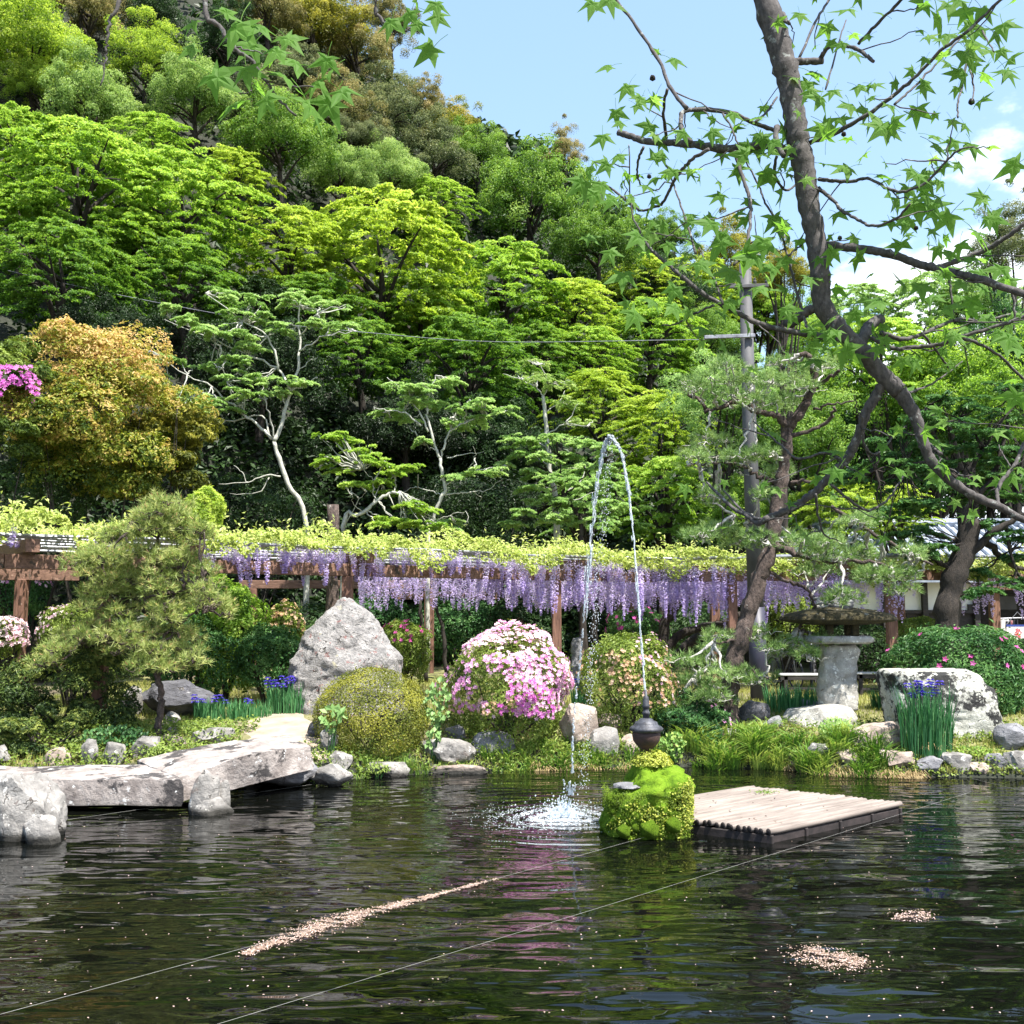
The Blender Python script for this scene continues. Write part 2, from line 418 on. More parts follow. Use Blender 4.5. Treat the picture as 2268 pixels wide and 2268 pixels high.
K = dict(
 maple_y=leaf_mat('maple_yellow_green', [(.07, .14, .02), (.29, .42, .06), (.50, .60, .14)], .55),
 maple_g=leaf_mat('maple_green', [(.06, .14, .02), (.23, .39, .06), (.44, .58, .14)], .55),
 maple_d=leaf_mat('maple_deep_green', [(.03, .08, .015), (.11, .23, .035), (.26, .41, .08)], .5),
 pale=leaf_mat('pale_green_leaf', [(.09, .17, .04), (.27, .40, .11), (.46, .56, .22)], .45),
 cherry=leaf_mat('cherry_leaf', [(.10, .21, .05), (.27, .43, .13), (.46, .60, .25)], .5),
 camphor=leaf_mat('camphor_leaf', [(.04, .10, .015), (.15, .28, .045), (.32, .45, .11)], .4),
 brown=leaf_mat('brown_green_leaf', [(.06, .075, .02), (.24, .23, .08), (.50, .42, .20)], .35),
 gold=leaf_mat('golden_leaf', [(.05, .09, .012), (.22, .27, .035), (.44, .38, .09), (.62, .44, .20)], .4),
 goldtop=leaf_mat('golden_green_leaf', [(.07, .09, .015), (.28, .28, .04), (.54, .50, .12)], .4),
 grey=leaf_mat('grey_green_leaf', [(.05, .07, .03), (.15, .19, .08), (.32, .33, .15)], .35),
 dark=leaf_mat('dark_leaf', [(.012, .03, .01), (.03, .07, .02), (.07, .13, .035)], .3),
 shade=leaf_mat('shaded_understorey_leaf', [(.006, .014, .004), (.014, .034, .008), (.035, .075, .018)], .2),  # the shade under the canopy is painted into this leaf colour
 pine=leaf_mat('pine_needle', [(.09, .15, .035), (.27, .34, .095), (.54, .56, .23)], .35),
 pine2=leaf_mat('pine_needle_cool', [(.06, .13, .035), (.16, .27, .075), (.34, .46, .17)], .3),
 candle=leaf_mat('pine_candle', [(.42, .26, .12), (.5, .33, .16)], .1),
 azl=leaf_mat('azalea_leaf', [(.05, .09, .015), (.15, .22, .035), (.30, .38, .09)], .35),
 azd=leaf_mat('azalea_dark_leaf', [(.015, .05, .015), (.045, .13, .035), (.12, .24, .07)], .3),
 olive=leaf_mat('olive_leaf', [(.04, .055, .010), (.14, .165, .022), (.31, .31, .045)], .3),
 hedge=leaf_mat('hedge_leaf', [(.02, .045, .012), (.09, .14, .03), (.30, .34, .08)], .3),
 wis=leaf_mat('wisteria_leaf', [(.16, .24, .04), (.38, .46, .11), (.62, .66, .28)], .45),
 grass=leaf_mat('grass_blade', [(.05, .13, .02), (.15, .28, .05), (.32, .40, .10)], .35),
 straw=leaf_mat('straw_blade', [(.22, .17, .08), (.40, .30, .15), (.45, .36, .2)], .3),
 iris=leaf_mat('iris_blade', [(.03, .12, .045), (.08, .24, .09), (.18, .36, .14)], .3),
 irisf=leaf_mat('iris_petal', [(.04, .03, .22), (.09, .06, .42), (.16, .12, .5)], .3),
 fuki=leaf_mat('broad_leaf', [(.10, .20, .06), (.2, .34, .11), (.28, .44, .16)], .4),
 pink=leaf_mat('pink_petal', [(.55, .20, .46), (.74, .36, .62), (.85, .62, .74)], .4),
 rose=leaf_mat('blush_petal', [(.70, .38, .55), (.85, .62, .70), (.90, .80, .80)], .4),
 mag=leaf_mat('magenta_petal', [(.42, .05, .22), (.56, .08, .34), (.62, .15, .45)], .4),
 viv=leaf_mat('vivid_pink_petal', [(.50, .10, .42), (.66, .18, .55), (.75, .32, .66)], .4),
 peach=leaf_mat('peach_petal', [(.55, .34, .18), (.72, .48, .32), (.78, .6, .5)], .4),
 purp=leaf_mat('wisteria_petal', [(.38, .29, .56), (.62, .52, .78), (.88, .82, .93)], .5),
 petal=leaf_mat('fallen_petal', [(.20, .13, .09), (.42, .31, .24), (.66, .50, .48)], .2),
 moss=leaf_mat('moss_tuft', [(.06, .08, .012), (.12, .20, .018), (.25, .35, .03)], .25),
 small=leaf_mat('creeper_leaf', [(.08, .13, .02), (.24, .30, .04), (.46, .48, .09)], .35),
 gum=leaf_mat('sweetgum_leaf', [(.06, .15, .03), (.13, .27, .05), (.22, .37, .09)], .62, .6, .2),
)
M_bark = solid_mat('dark_bark', (.012, .010, .009), (.045, .036, .030), 14, .9, .9, .03, (1, 1, .35))
M_pbark = solid_mat('pine_bark', (.03, .022, .02), (.15, .11, .095), 16, .9, 1.0, .05, (1, 1, .5), patch=[((.32, .30, .28), 9, .62)])
M_pale = solid_mat('pale_bark', (.22, .22, .19), (.48, .48, .43), 14, .85, .6, .02, (1, 1, .5))
M_gum = solid_mat('sweetgum_bark', (.028, .025, .026), (.10, .09, .09), 55, .85, .7, .004, (1, 1, .6), patch=[((.19, .20, .195), 24, .60)])
M_lich = solid_mat('lichen_twig', (.2, .19, .17), (.55, .54, .5), 30, .9, .6, .01)
M_wood = solid_mat('red_brown_timber', (.075, .038, .026), (.22, .125, .09), 5, .75, .5, .01, (1, 6, 6), patch=[((.05, .04, .03), 3.5, .60), ((.36, .24, .19), 5, .62)])
M_woodp = solid_mat('red_brown_post', (.075, .034, .024), (.22, .115, .08), 6, .75, .5, .01, (6, 6, .6), patch=[((.40, .28, .22), 8, .64)])
M_metal = solid_mat('grey_pipe', (.12, .12, .14), (.34, .35, .39), 9, .4, .1, .002, metal=.3)
M_stone = solid_mat('pale_stone', (.10, .095, .09), (.33, .315, .30), 4.5, .85, .8, .04, patch=[((.14, .12, .11), 6, .60), ((.60, .58, .54), 9, .60)], tide=True, crack=2.6)
M_big = solid_mat('white_quartz_stone', (.16, .155, .155), (.42, .40, .39), 7, .85, 1.0, .08, patch=[((.24, .13, .12), 8, .60), ((.08, .09, .09), 11, .60), ((.52, .48, .32), 3, .63)], crack=2.4)
M_grey = solid_mat('blue_grey_stone', (.09, .09, .10), (.26, .26, .28), 4, .85, .8, .05, (1, 1, 2.5), patch=[((.45, .45, .46), 7, .63)], tide=True, crack=1.8)
M_dgrey = solid_mat('dark_slate_stone', (.04, .04, .045), (.13, .13, .15), 4, .85, .8, .05, (1, 1, 2.5), patch=[((.30, .30, .31), 6, .64)], crack=1.5)
M_tan = solid_mat('tan_stone', (.17, .13, .11), (.42, .35, .30), 4, .85, .7, .04, patch=[((.20, .17, .13), 8, .62)], tide=True, crack=2.2)
M_lich_rock = solid_mat('lichened_stone', (.26, .26, .23), (.50, .50, .45), 7, .9, .9, .03, patch=[((.02, .02, .02), 1.5, .50), ((.66, .66, .60), 12, .6)], crack=2.0)
M_slabm = solid_mat('bridge_stone', (.16, .135, .125), (.38, .34, .32), 5, .85, .9, .03, patch=[((.05, .045, .045), 1.6, .53), ((.62, .62, .62), 7, .6)], tide=True, crack=0)
M_lan = solid_mat('lantern_stone', (.20, .19, .17), (.42, .41, .38), 6, .9, .9, .03, patch=[((.16, .13, .10), 10, .62), ((.62, .61, .56), 14, .58), ((.22, .08, .03), 5, .70)])
M_mossy = solid_mat('mossy_stone', (.018, .017, .010), (.065, .052, .02), 9, .95, 1.0, .03, patch=[((.2, .2, .18), 9, .62)])
M_mossball = solid_mat('moss_cushion', (.03, .07, .008), (.13, .23, .015), 7, .95, 1.0, .04, c3=(.17, .26, .025), spec=.1)
M_bam = solid_mat('weathered_bamboo', (.11, .09, .078), (.26, .22, .195), 2, .7, .5, .004, (.7, 9, 9), patch=[((.10, .07, .05), 5, .63), ((.10, .07, .05), 12, .66)])
M_bamend = solid_mat('dark_bamboo_end', (.012, .01, .01), (.04, .03, .03), 9, .8, .2)
M_iron = solid_mat('cast_iron', (.02, .02, .024), (.085, .09, .11), 18, .55, .5, .004, metal=.2)
M_rust = solid_mat('rusty_iron', (.02, .015, .014), (.08, .04, .032), 14, .7, .5, .004)
M_pole = solid_mat('utility_pole_concrete', (.035, .035, .04), (.10, .10, .108), 3, .7, .2, .004, (1, 1, .4))
M_plaster = solid_mat('white_plaster', (.66, .66, .68), (.78, .78, .78), 2, .8, .1, .002)
M_dwood = solid_mat('black_timber', (.012, .011, .012), (.04, .035, .035), 7, .7, .3, .004, (1, 1, 4))
M_tile = solid_mat('blue_grey_roof_tile', (.16, .19, .25), (.32, .36, .44), 5, .5, .2, .004)
M_dark = solid_mat('black_cloth', (.012, .012, .016), (.04, .04, .05), 9, .8, .1)
M_blue = solid_mat('blue_hem', (.02, .04, .2), (.03, .06, .28), 9, .8, 0)
M_white = solid_mat('white_cloth', (.7, .7, .72), (.82, .82, .82), 4, .8, .1)
M_red = solid_mat('red_ink', (.55, .02, .04), (.65, .04, .06), 4, .8, 0)
M_salmon = solid_mat('salmon_cloth', (.5, .26, .2), (.62, .35, .28), 8, .8, .1)
M_wire = solid_mat('pale_line', (.16, .16, .15), (.26, .26, .24), 8, .5, 0)
M_sand = solid_mat('sandy_path', (.20, .16, .12), (.36, .30, .24), 3, .95, .4, .01, detail=12)

def ground_mat():
    m, n, l = nodes('garden_ground')
    tc = n.new('ShaderNodeTexCoord')
    n1 = n.new('ShaderNodeTexNoise'); n1.inputs['Scale'].default_value = .6; n1.inputs['Detail'].default_value = 10; n1.inputs['Roughness'].default_value = .65
    n2 = n.new('ShaderNodeTexNoise'); n2.inputs['Scale'].default_value = 9; n2.inputs['Detail'].default_value = 8
    l.new(tc.outputs['Object'], n1.inputs[0]); l.new(tc.outputs['Object'], n2.inputs[0])
    r1 = ramp(n, l, n1.outputs['Fac'], [(.35, (.20, .22, .05)), (.5, (.16, .15, .07)), (.62, (.10, .08, .05))])
    r2 = ramp(n, l, n2.outputs['Fac'], [(.3, (.55, .55, .55)), (.7, (1.3, 1.3, 1.3))])
    mx = n.new('ShaderNodeMix'); mx.data_type = 'RGBA'; mx.blend_type = 'MULTIPLY'; mx.inputs[0].default_value = 1
    l.new(r1.outputs[0], mx.inputs[6]); l.new(r2.outputs[0], mx.inputs[7])
    # rock and soil on steep faces, painted near-black as shade under the canopy
    ge = n.new('ShaderNodeNewGeometry'); sp = n.new('ShaderNodeSeparateXYZ'); l.new(ge.outputs['Normal'], sp.inputs[0])
    mr = n.new('ShaderNodeMapRange'); mr.inputs['From Min'].default_value = .93; mr.inputs['From Max'].default_value = .8; l.new(sp.outputs['Z'], mr.inputs['Value'])
    r3 = ramp(n, l, n2.outputs['Fac'], [(.3, (.008, .010, .006)), (.62, (.020, .024, .014)), (.78, (.05, .05, .04))])
    m2 = n.new('ShaderNodeMix'); m2.data_type = 'RGBA'; l.new(mr.outputs[0], m2.inputs[0]); l.new(mx.outputs[2], m2.inputs[6]); l.new(r3.outputs[0], m2.inputs[7])
    p = n.new('ShaderNodeBsdfPrincipled'); l.new(m2.outputs[2], p.inputs['Base Color']); p.inputs['Roughness'].default_value = .95
    b = n.new('ShaderNodeBump'); b.inputs['Strength'].default_value = .8; b.inputs['Distance'].default_value = .05
    l.new(n2.outputs['Fac'], b.inputs['Height']); l.new(b.outputs[0], p.inputs['Normal'])
    o = n.new('ShaderNodeOutputMaterial'); l.new(p.outputs[0], o.inputs[0]); return m

SPL = U(1248, 1798, 11.65); SPL[2] = 0
def water_mat():
    m, n, l = nodes('pond_water_surface')
    tc = n.new('ShaderNodeTexCoord')
    p = n.new('ShaderNodeBsdfPrincipled'); p.inputs['Base Color'].default_value = (.0022, .0026, .002, 1)
    p.inputs['Roughness'].default_value = .015; p.inputs['IOR'].default_value = 1.33
    def noise(sc, st, det, off):
        mp = n.new('ShaderNodeMapping'); mp.inputs['Scale'].default_value = st; mp.inputs['Location'].default_value = off
        l.new(tc.outputs['Object'], mp.inputs['Vector'])
        q = n.new('ShaderNodeTexNoise'); q.inputs['Scale'].default_value = sc; q.inputs['Detail'].default_value = det; q.inputs['Roughness'].default_value = .45
        q.inputs['Distortion'].default_value = .5; l.new(mp.outputs[0], q.inputs['Vector']); return q.outputs['Fac']
    def math_(op, a, b=None, c=None):
        q = n.new('ShaderNodeMath'); q.operation = op
        for i, v in enumerate((a, b, c)):
            if v is None: continue
            if isinstance(v, (int, float)): q.inputs[i].default_value = v
            else: l.new(v, q.inputs[i])
        return q.outputs[0]
    a = noise(1.3, (.6, 1.4, 1), 0.6, (0, 0, 0)); b = noise(4.6, (.5, 1.45, 1), 0.8, (4, 9, 0)); c = noise(12, (.4, 1.4, 1), 1, (1, 3, 0))
    vm = n.new('ShaderNodeVectorMath'); vm.operation = 'DISTANCE'; l.new(tc.outputs['Object'], vm.inputs[0]); vm.inputs[1].default_value = tuple(SPL)
    d = math_('ADD', vm.outputs['Value'], math_('MULTIPLY', a, .25))
    ring = math_('MULTIPLY', math_('SINE', math_('MULTIPLY', d, 26.0)), math_('DIVIDE', 1.0, math_('ADD', math_('MULTIPLY', math_('MULTIPLY', d, d), .28), .9)))
    h = math_('MULTIPLY', a, .048)
    big = noise(.28, (.6, 1.2, 1), 1, (7, 2, 0)); amp = math_('MULTIPLY_ADD', big, .034, -.004)
    h = math_('ADD', h, math_('MULTIPLY', b, amp))
    h = math_('ADD', h, math_('MULTIPLY', c, .0006))
    h = math_('ADD', h, math_('MULTIPLY', ring, math_('MULTIPLY', b, .0055)))
    bp = n.new('ShaderNodeBump'); bp.inputs['Strength'].default_value = 1.0; bp.inputs['Distance'].default_value = 1.0
    l.new(h, bp.inputs['Height']); l.new(bp.outputs[0], p.inputs['Normal'])
    o = n.new('ShaderNodeOutputMaterial'); l.new(p.outputs[0], o.inputs[0]); return m

def spray_mat():
    m, n, l = nodes('spraying_water')
    d = n.new('ShaderNodeBsdfPrincipled'); d.inputs['Base Color'].default_value = (.74, .80, .86, 1); d.inputs['Roughness'].default_value = .15
    t = n.new('ShaderNodeBsdfTranslucent'); t.inputs['Color'].default_value = (.8, .85, .9, 1)
    gl = n.new('ShaderNodeBsdfTransparent')
    a = n.new('ShaderNodeMixShader'); a.inputs[0].default_value = .45; l.new(d.outputs[0], a.inputs[1]); l.new(t.outputs[0], a.inputs[2])
    tc = n.new('ShaderNodeTexCoord'); q = n.new('ShaderNodeTexNoise'); q.inputs['Scale'].default_value = 14; q.inputs['Detail'].default_value = 4; l.new(tc.outputs['Object'], q.inputs[0])
    mr = n.new('ShaderNodeMapRange'); mr.inputs['From Min'].default_value = .42; mr.inputs['From Max'].default_value = .62; mr.inputs['To Min'].default_value = .55; mr.inputs['To Max'].default_value = .0
    l.new(q.outputs['Fac'], mr.inputs['Value'])
    b = n.new('ShaderNodeMixShader'); l.new(mr.outputs[0], b.inputs[0]); l.new(a.outputs[0], b.inputs[1]); l.new(gl.outputs[0], b.inputs[2])
    o = n.new('ShaderNodeOutputMaterial'); l.new(b.outputs[0], o.inputs[0]); return m
M_ground, M_water, M_spray = ground_mat(), water_mat(), spray_mat()

# ------------------------------------------------------------------ terrain
SH = np.array([(-60, 12.8), (-9, 13.3), (-4.6, 13.9), (-2.6, 13.85), (-1.8, 14.4), (-.87, 14.75), (0, 14.95), (1.1, 15.1), (2.1, 15.2), (2.7, 15.3), (3.77, 15.1), (4.55, 14.5), (5.46, 14.35), (7.1, 14.25), (9, 13.6), (12, 11), (16, 5)])
HB = np.array([(-60, 12), (-14, 21), (-9, 26.5), (-6, 31), (0, 33), (6, 36), (14, 43), (22, 52), (40, 75), (100, 120)])
HX = np.array([(-100, 75), (-45, 64), (-25, 50), (-11, 37), (4.6, 33), (12.5, 31), (18.5, 27), (30, 16), (60, 4)])
def sstep(t): t = np.clip(t, 0, 1); return t * t * (3 - 2 * t)
def ground_z(x, y):
    x = np.asarray(x, float); y = np.asarray(y, float)
    ts = y - np.interp(x, SH[:, 0], SH[:, 1])
    z = np.interp(ts, [-1.2, -.35, 0, .3, 1.1, 3], [-.9, -.5, -.06, .24, .46, .6])
    z = np.where(ts > 0, z + .03 * np.sin(x * 1.7 + y) * np.sin(y * 1.3 - x * .6) * np.clip(ts, 0, 1), z)
    near = 2.6 - y                                        # the viewer's own bank
    z = np.maximum(z, np.interp(near, [-.8, 0, .5, 1.5], [-.9, -.1, .45, .7]))
    t = y - np.interp(x, HB[:, 0], HB[:, 1])
    cl = np.interp(x, [-20, -8, 5, 20], [4.0, 6.0, 5.0, 1.5])
    hill = cl * sstep(t / 4.5) + np.interp(x, HX[:, 0], HX[:, 1]) * (.72 * sstep(t / 52) + .28 * np.clip(t / 52, 0, 1))
    hill = hill + np.clip(t / 8, 0, 1) * (.9 * np.sin(x * .31 + 1) * np.sin(y * .27) + .4 * np.sin(x * .8 + y * .5))
    return z + np.where(t > 0, hill, 0)

def grid_mesh(name, xs, ys, fz, mats):
    X, Y = np.meshgrid(xs, ys); Z = fz(X, Y)
    V = np.c_[X.ravel(), Y.ravel(), Z.ravel()]; nx = len(xs); i = (np.arange(len(ys) - 1)[:, None] * nx + np.arange(nx - 1)[None, :]).ravel()
    return mesh(name, V, [np.stack([i, i + 1, i + nx + 1, i + nx], -1)], None, True, mats)
xs = np.unique(np.concatenate([np.linspace(-900, -60, 12), np.linspace(-60, -14, 40), np.linspace(-14, 14, 190), np.linspace(14, 60, 50), np.linspace(60, 900, 12)]))
ys = np.unique(np.concatenate([np.linspace(-900, -6, 8), np.linspace(-6, 12.5, 40), np.linspace(12.5, 17, 70), np.linspace(17, 36, 80), np.linspace(36, 110, 100), np.linspace(110, 1500, 12)]))
tag(link('ground', grid_mesh('ground', xs, ys, ground_z, [M_ground])), 'planted garden ground behind the pond rising into the wooded hill', None, kind='structure')
wm = mesh('water', [(-60, -2, 0), (60, -2, 0), (60, 20, 0), (-60, 20, 0)], [[(0, 1, 2, 3)]], None, False, [M_water])
tag(link('water', wm), 'dark rippled pond water reflecting the garden', None, kind='structure')
# sandy path landing at the bridge
pc = [U(585, 1592, 16.4), U(640, 1615, 15.4), U(650, 1640, 14.6)]
pv = []; pf = []
for i, t in enumerate(np.linspace(0, 1, 12)):
    cx = np.interp(t, [0, .5, 1], [-2.95, -3.3, -4.1]); cy = np.interp(t, [0, .5, 1], [14.1, 15.2, 17.4]); w = np.interp(t, [0, .6, 1], [.75, .62, .35])
    for j, s in enumerate(np.linspace(-1, 1, 7)):
        x = cx + s * w * (1 + .15 * math.sin(i * 2.1 + s)); y = cy + .25 * s
        pv.append((x, y, float(ground_z(x, y)) + (.02 if abs(s) < .9 else -.02)))
for i in range(11):
    for j in range(6): a = i * 7 + j; pf.append((a, a + 1, a + 8, a + 7))
tag(link('path', mesh('path', pv, [pf], None, True, [M_sand])), 'bare sandy footpath meeting the end of the stone bridge', None, kind='structure')

def gz(x, y): return float(ground_z(x, y))

# ------------------------------------------------------------------ hillside trees
def spray(g, c, th, r1, r2, n, L, Wd, t0, tilt=-.15):
    """one flat feathery spray pointing outwards along the bearing th"""
    u = rng.uniform(0, 1, n) ** .8; v = rng.uniform(-1, 1, n) * (1 - u * .75) * (1 + .3 * np.sin(u * 14))
    R1 = np.array([math.cos(th), math.sin(th), 0]); R2 = np.array([-math.sin(th), math.cos(th), 0])
    C = c + np.outer(u * r1, R1) + np.outer(v * r2, R2) + np.outer(u * r1 * tilt - u * u * r1 * .25 - v * v * r2 * .15 + rng.normal(size=n) * .010, UP)
    N = UP + R1 * .25 + rng.normal(size=(n, 3)) * .5
    sc = rng.uniform(.6, 1.25, n); leaves(g, C, N, L * sc, Wd * sc, np.clip(t0 + u * .15 + rng.normal(size=n) * .13, 0, 1), D=R1 + rng.normal(size=(n, 3)) * .8)
def crown_maple(seed, npad=230, nl=165):
    g = G(); r = np.random.default_rng(seed); lv = np.linspace(-.62, .92, 11)
    for k in range(npad):
        th = r.uniform(0, 2 * np.pi); zl = lv[r.integers(11)] + r.normal() * .035; lob = 1 + .22 * math.sin(th * 3 + seed + zl * 2) + .12 * math.sin(th * 5 - seed)
        rad = math.sqrt(max(0.02, 1 - (max(zl, 0) ** 2) * 1.05 - .35 * min(zl, 0) ** 2)) * lob * r.uniform(.35, .95)
        c = np.array([rad * math.cos(th), rad * math.sin(th), zl * .78 - .12 * rad * rad])
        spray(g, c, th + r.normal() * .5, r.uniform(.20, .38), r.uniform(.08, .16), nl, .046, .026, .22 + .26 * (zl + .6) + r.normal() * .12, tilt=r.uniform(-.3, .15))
    return g.mesh('maple_crown')
def crown_round(seed, ncl=120, nl=230, tall=1.0, tw=0.0):
    g = G(); r = np.random.default_rng(seed)
    for k in range(ncl):
        d = r.normal(size=3); d[2] = abs(d[2]) * 1.1 - .35; d /= np.linalg.norm(d)
        c = d * r.uniform(.35, 1.08) * (1 + .2 * math.sin(math.atan2(d[1], d[0]) * 3 + seed)) * np.array([1 - tw * max(d[2], 0), 1 - tw * max(d[2], 0), tall])
        rc = r.uniform(.09, .25)
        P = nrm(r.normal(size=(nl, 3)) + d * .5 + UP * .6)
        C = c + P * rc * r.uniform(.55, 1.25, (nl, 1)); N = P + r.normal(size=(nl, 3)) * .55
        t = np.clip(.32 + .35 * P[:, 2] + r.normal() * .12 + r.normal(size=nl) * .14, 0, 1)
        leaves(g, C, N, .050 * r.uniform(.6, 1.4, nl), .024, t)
    return g.mesh('round_crown')
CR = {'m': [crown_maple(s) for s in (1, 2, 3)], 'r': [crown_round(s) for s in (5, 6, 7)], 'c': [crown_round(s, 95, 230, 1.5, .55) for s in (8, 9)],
      't': [crown_round(11, 26, 260, 1.7, .4)]}

def hill_depth(px, py, Rpx, y0=24, y1=112, off=.95, add=1.5):
    best = (1e9, y1)
    for Y in np.arange(y0, y1, .5):
        p = U(px, py, Y); R = Rpx / F * Y
        gap = p[2] - (gz(p[0], p[1]) + off * R + add)
        if gap <= 0: return Y
        if gap < best[0]: best = (gap, Y)
    return best[1]

def hill_tree(px, py, Rpx, kind, mat, label, flat=.8, name='hillside_tree', Y=None, bark=None, i=[0]):
    i[0] += 1
    if Y is None: Y = hill_depth(px, py, Rpx)
    c = U(px, py, Y); R = Rpx / F * Y; zb = gz(c[0], c[1] + .3 * R)
    base = np.array([c[0], c[1] + .3 * R, zb])
    root = empty(name, base, label, 'tree')
    me = CR[kind][i[0] % len(CR[kind])]
    o = link('crown', me, root, c - base, None)
    if len(me.materials) == 0: me.materials.append(K['maple_g'])
    o.material_slots[0].link = 'OBJECT'; o.material_slots[0].material = K[mat]
    o.scale = (R, R, R * flat / .8); o.rotation_euler = (0, 0, rng.uniform(0, 6.28))
    g = G(); h = c[2] - zb
    top = np.array([c[0], c[1], c[2] + .3 * R]) - base
    r0 = .045 * R + .08
    tube(g, [(0, 0, -.5), top * .3 + rng.normal(size=3) * .1, top * .65 + rng.normal(size=3) * .15, top], [r0, r0 * .8, r0 * .5, r0 * .15], 7)
    for q in range(9):
        a = rng.uniform(0, 6.28); f = rng.uniform(.35, .85); s = top * f; e = (c - base) + np.array([math.cos(a) * R * .75, math.sin(a) * R * .75, rng.uniform(-.2, .5) * R])
        tube(g, [s, (s + e) / 2 + np.array([0, 0, .12 * R]), e], [r0 * .45, r0 * .25, r0 * .06], 5)
    link('trunk', g.mesh('trunk', [bark or M_bark], True), root)
    return root

T = [
 # px, py, R, kind, material, label
 (835, 590, 215, 'm', 'maple_y', 'huge yellow-green maple spreading in flat layers in the middle of the hillside'),
 (1110, 660, 165, 'm', 'maple_g', 'green layered maple overhanging on the right shoulder of the biggest maple'),
 (640, 560, 130, 'm', 'maple_y', 'yellow-green maple tucked left of the biggest maple'),
 (1040, 820, 160, 'm', 'maple_d', 'deep green maple drooping above the dark hollow in the middle'),
 (800, 800, 120, 'm', 'maple_d', 'dark low maple boughs above the two pale cherry trees'),
 (170, 430, 210, 'm', 'maple_g', 'bright green maple filling the left side of the hillside'),
 (400, 470, 175, 'm', 'maple_g', 'bright green maple between the left maple and the dark laurel'),
 (130, 620, 165, 'm', 'maple_d', 'deep green maple bough low on the left above the golden shrub'),
 (400, 640, 140, 'm', 'maple_d', 'deep green maple leaning over the black hollow at left'),
 (30, 330, 120, 'm', 'maple_g', 'green maple cut by the left edge of the picture halfway up the hill'),
 (200, 250, 110, 'r', 'pale', 'pale green rounded tree high on the left'),
 (320, 150, 95, 'c', 'maple_y', 'yellow-green pointed tree high on the left'),
 (60, 120, 140, 'r', 'maple_y', 'yellow-green rounded tree at the top left corner'),
 (190, 30, 90, 'r', 'brown', 'dull brown-green tree on the top edge beside the corner tree'),
 (430, 230, 100, 'r', 'pale', 'pale green tree right of the pointed yellow one'),
 (620, 330, 125, 'r', 'camphor', 'dark laurel with pale leaf tips behind the hanging star leaves'),
 (500, 110, 90, 'r', 'dark', 'dark evergreen high up behind the hanging twig'),
 (690, 60, 110, 'r', 'goldtop', 'golden-topped evergreen near the ridge at the top'),
 (590, 30, 80, 'r', 'brown', 'brown-leaved tree against the top edge'),
 (790, 130, 95, 'c', 'brown', 'rusty brown tree on the steep ridge edge against the sky'),
 (740, 250, 90, 'r', 'brown', 'brown and green tree below the steep ridge edge'),
 (850, 270, 95, 'c', 'grey', 'grey-green pointed tree below the ridge'),
 (930, 230, 60, 'r', 'brown', 'small brown-topped tree on the ridge line'),
 (860, 60, 70, 'c', 'brown', 'feathery brown tree on the skyline at the top'),
 (1000, 290, 65, 'r', 'gold', 'orange-gold rounded tree on the ridge line'),
 (960, 370, 90, 'c', 'grey', 'grey-brown pointed tree in front of the orange-gold one'),
 (1060, 360, 80, 'r', 'camphor', 'fresh green tree just under the ridge'),
 (860, 400, 90, 'r', 'pale', 'pale green tree above the biggest maple'),
 (1180, 460, 130, 'r', 'camphor', 'large glossy green camphor tree right of the biggest maple'),
 (1330, 560, 110, 'r', 'camphor', 'dark green camphor tree down the slope to the right'),
 (1250, 350, 55, 'c', 'brown', 'dark brown pointed tree standing on the skyline'),
 (1420, 640, 95, 'm', 'maple_y', 'yellow-green maple low behind the left twigs of the near tree'),
 (1440, 770, 140, 'm', 'maple_g', 'green layered maple behind the upper part of the utility pole'),
 (1540, 650, 110, 'm', 'maple_y', 'yellow-green maple left of the top of the utility pole'),
 (1480, 530, 60, 'r', 'camphor', 'small round green tree on the right end of the skyline'),
 (1730, 620, 70, 'r', 'goldtop', 'olive tree crown seen beside the leaning near bough'),
 (250, 760, 110, 'r', 'shade', 'shrubby tree coloured as canopy shade in the hollow behind the golden shrub'),
 (560, 850, 150, 'r', 'shade', 'tree mass coloured as canopy shade behind the tallest pale cherry tree'),
 (900, 980, 130, 'r', 'shade', 'tree mass coloured as canopy shade behind the second pale cherry tree'),
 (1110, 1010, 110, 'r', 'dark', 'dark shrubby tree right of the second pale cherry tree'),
]
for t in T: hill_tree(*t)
# lower trees standing behind the pergola
T2 = [
 (1330, 900, 110, 'm', 'maple_y', 'yellow maple glowing just left of the water jet top', 38),
 (1460, 960, 120, 'm', 'maple_y', 'yellow-green maple between the water jet and the utility pole', 36),
 (1480, 1110, 130, 'm', 'maple_g', 'green maple standing low behind the wisteria right of the jet', 33),
 (1300, 1110, 110, 'm', 'cherry', 'light green tree behind the falling side of the jet', 31),
 (1600, 900, 110, 'r', 'cherry', 'mid green tree behind the utility pole', 30),
 (1760, 1000, 150, 'r', 'camphor', 'green broadleaf tree behind the big pine', 30),
 (1950, 820, 150, 'm', 'maple_g', 'green tree crown behind the fork of the near bough', 32),
 (2130, 900, 170, 'r', 'maple_g', 'green tree crown behind the dark trunk at right', 31),
 (1850, 1150, 130, 'm', 'maple_y', 'yellow-green small tree low behind the pine boughs', 29),
 (1660, 1160, 100, 'r', 'maple_g', 'green small tree low behind the pine trunk', 30),
 (2240, 560, 90, 'c', 'grey', 'thin-leaved tree rising against the white cloud at right', 34),
 (2060, 680, 100, 'm', 'cherry', 'loose light green treetop against the cloud', 36),
]
for px, py, R, k, m, lb, Y in T2: hill_tree(px, py, R, k, m, lb, name='garden_tree', Y=Y)

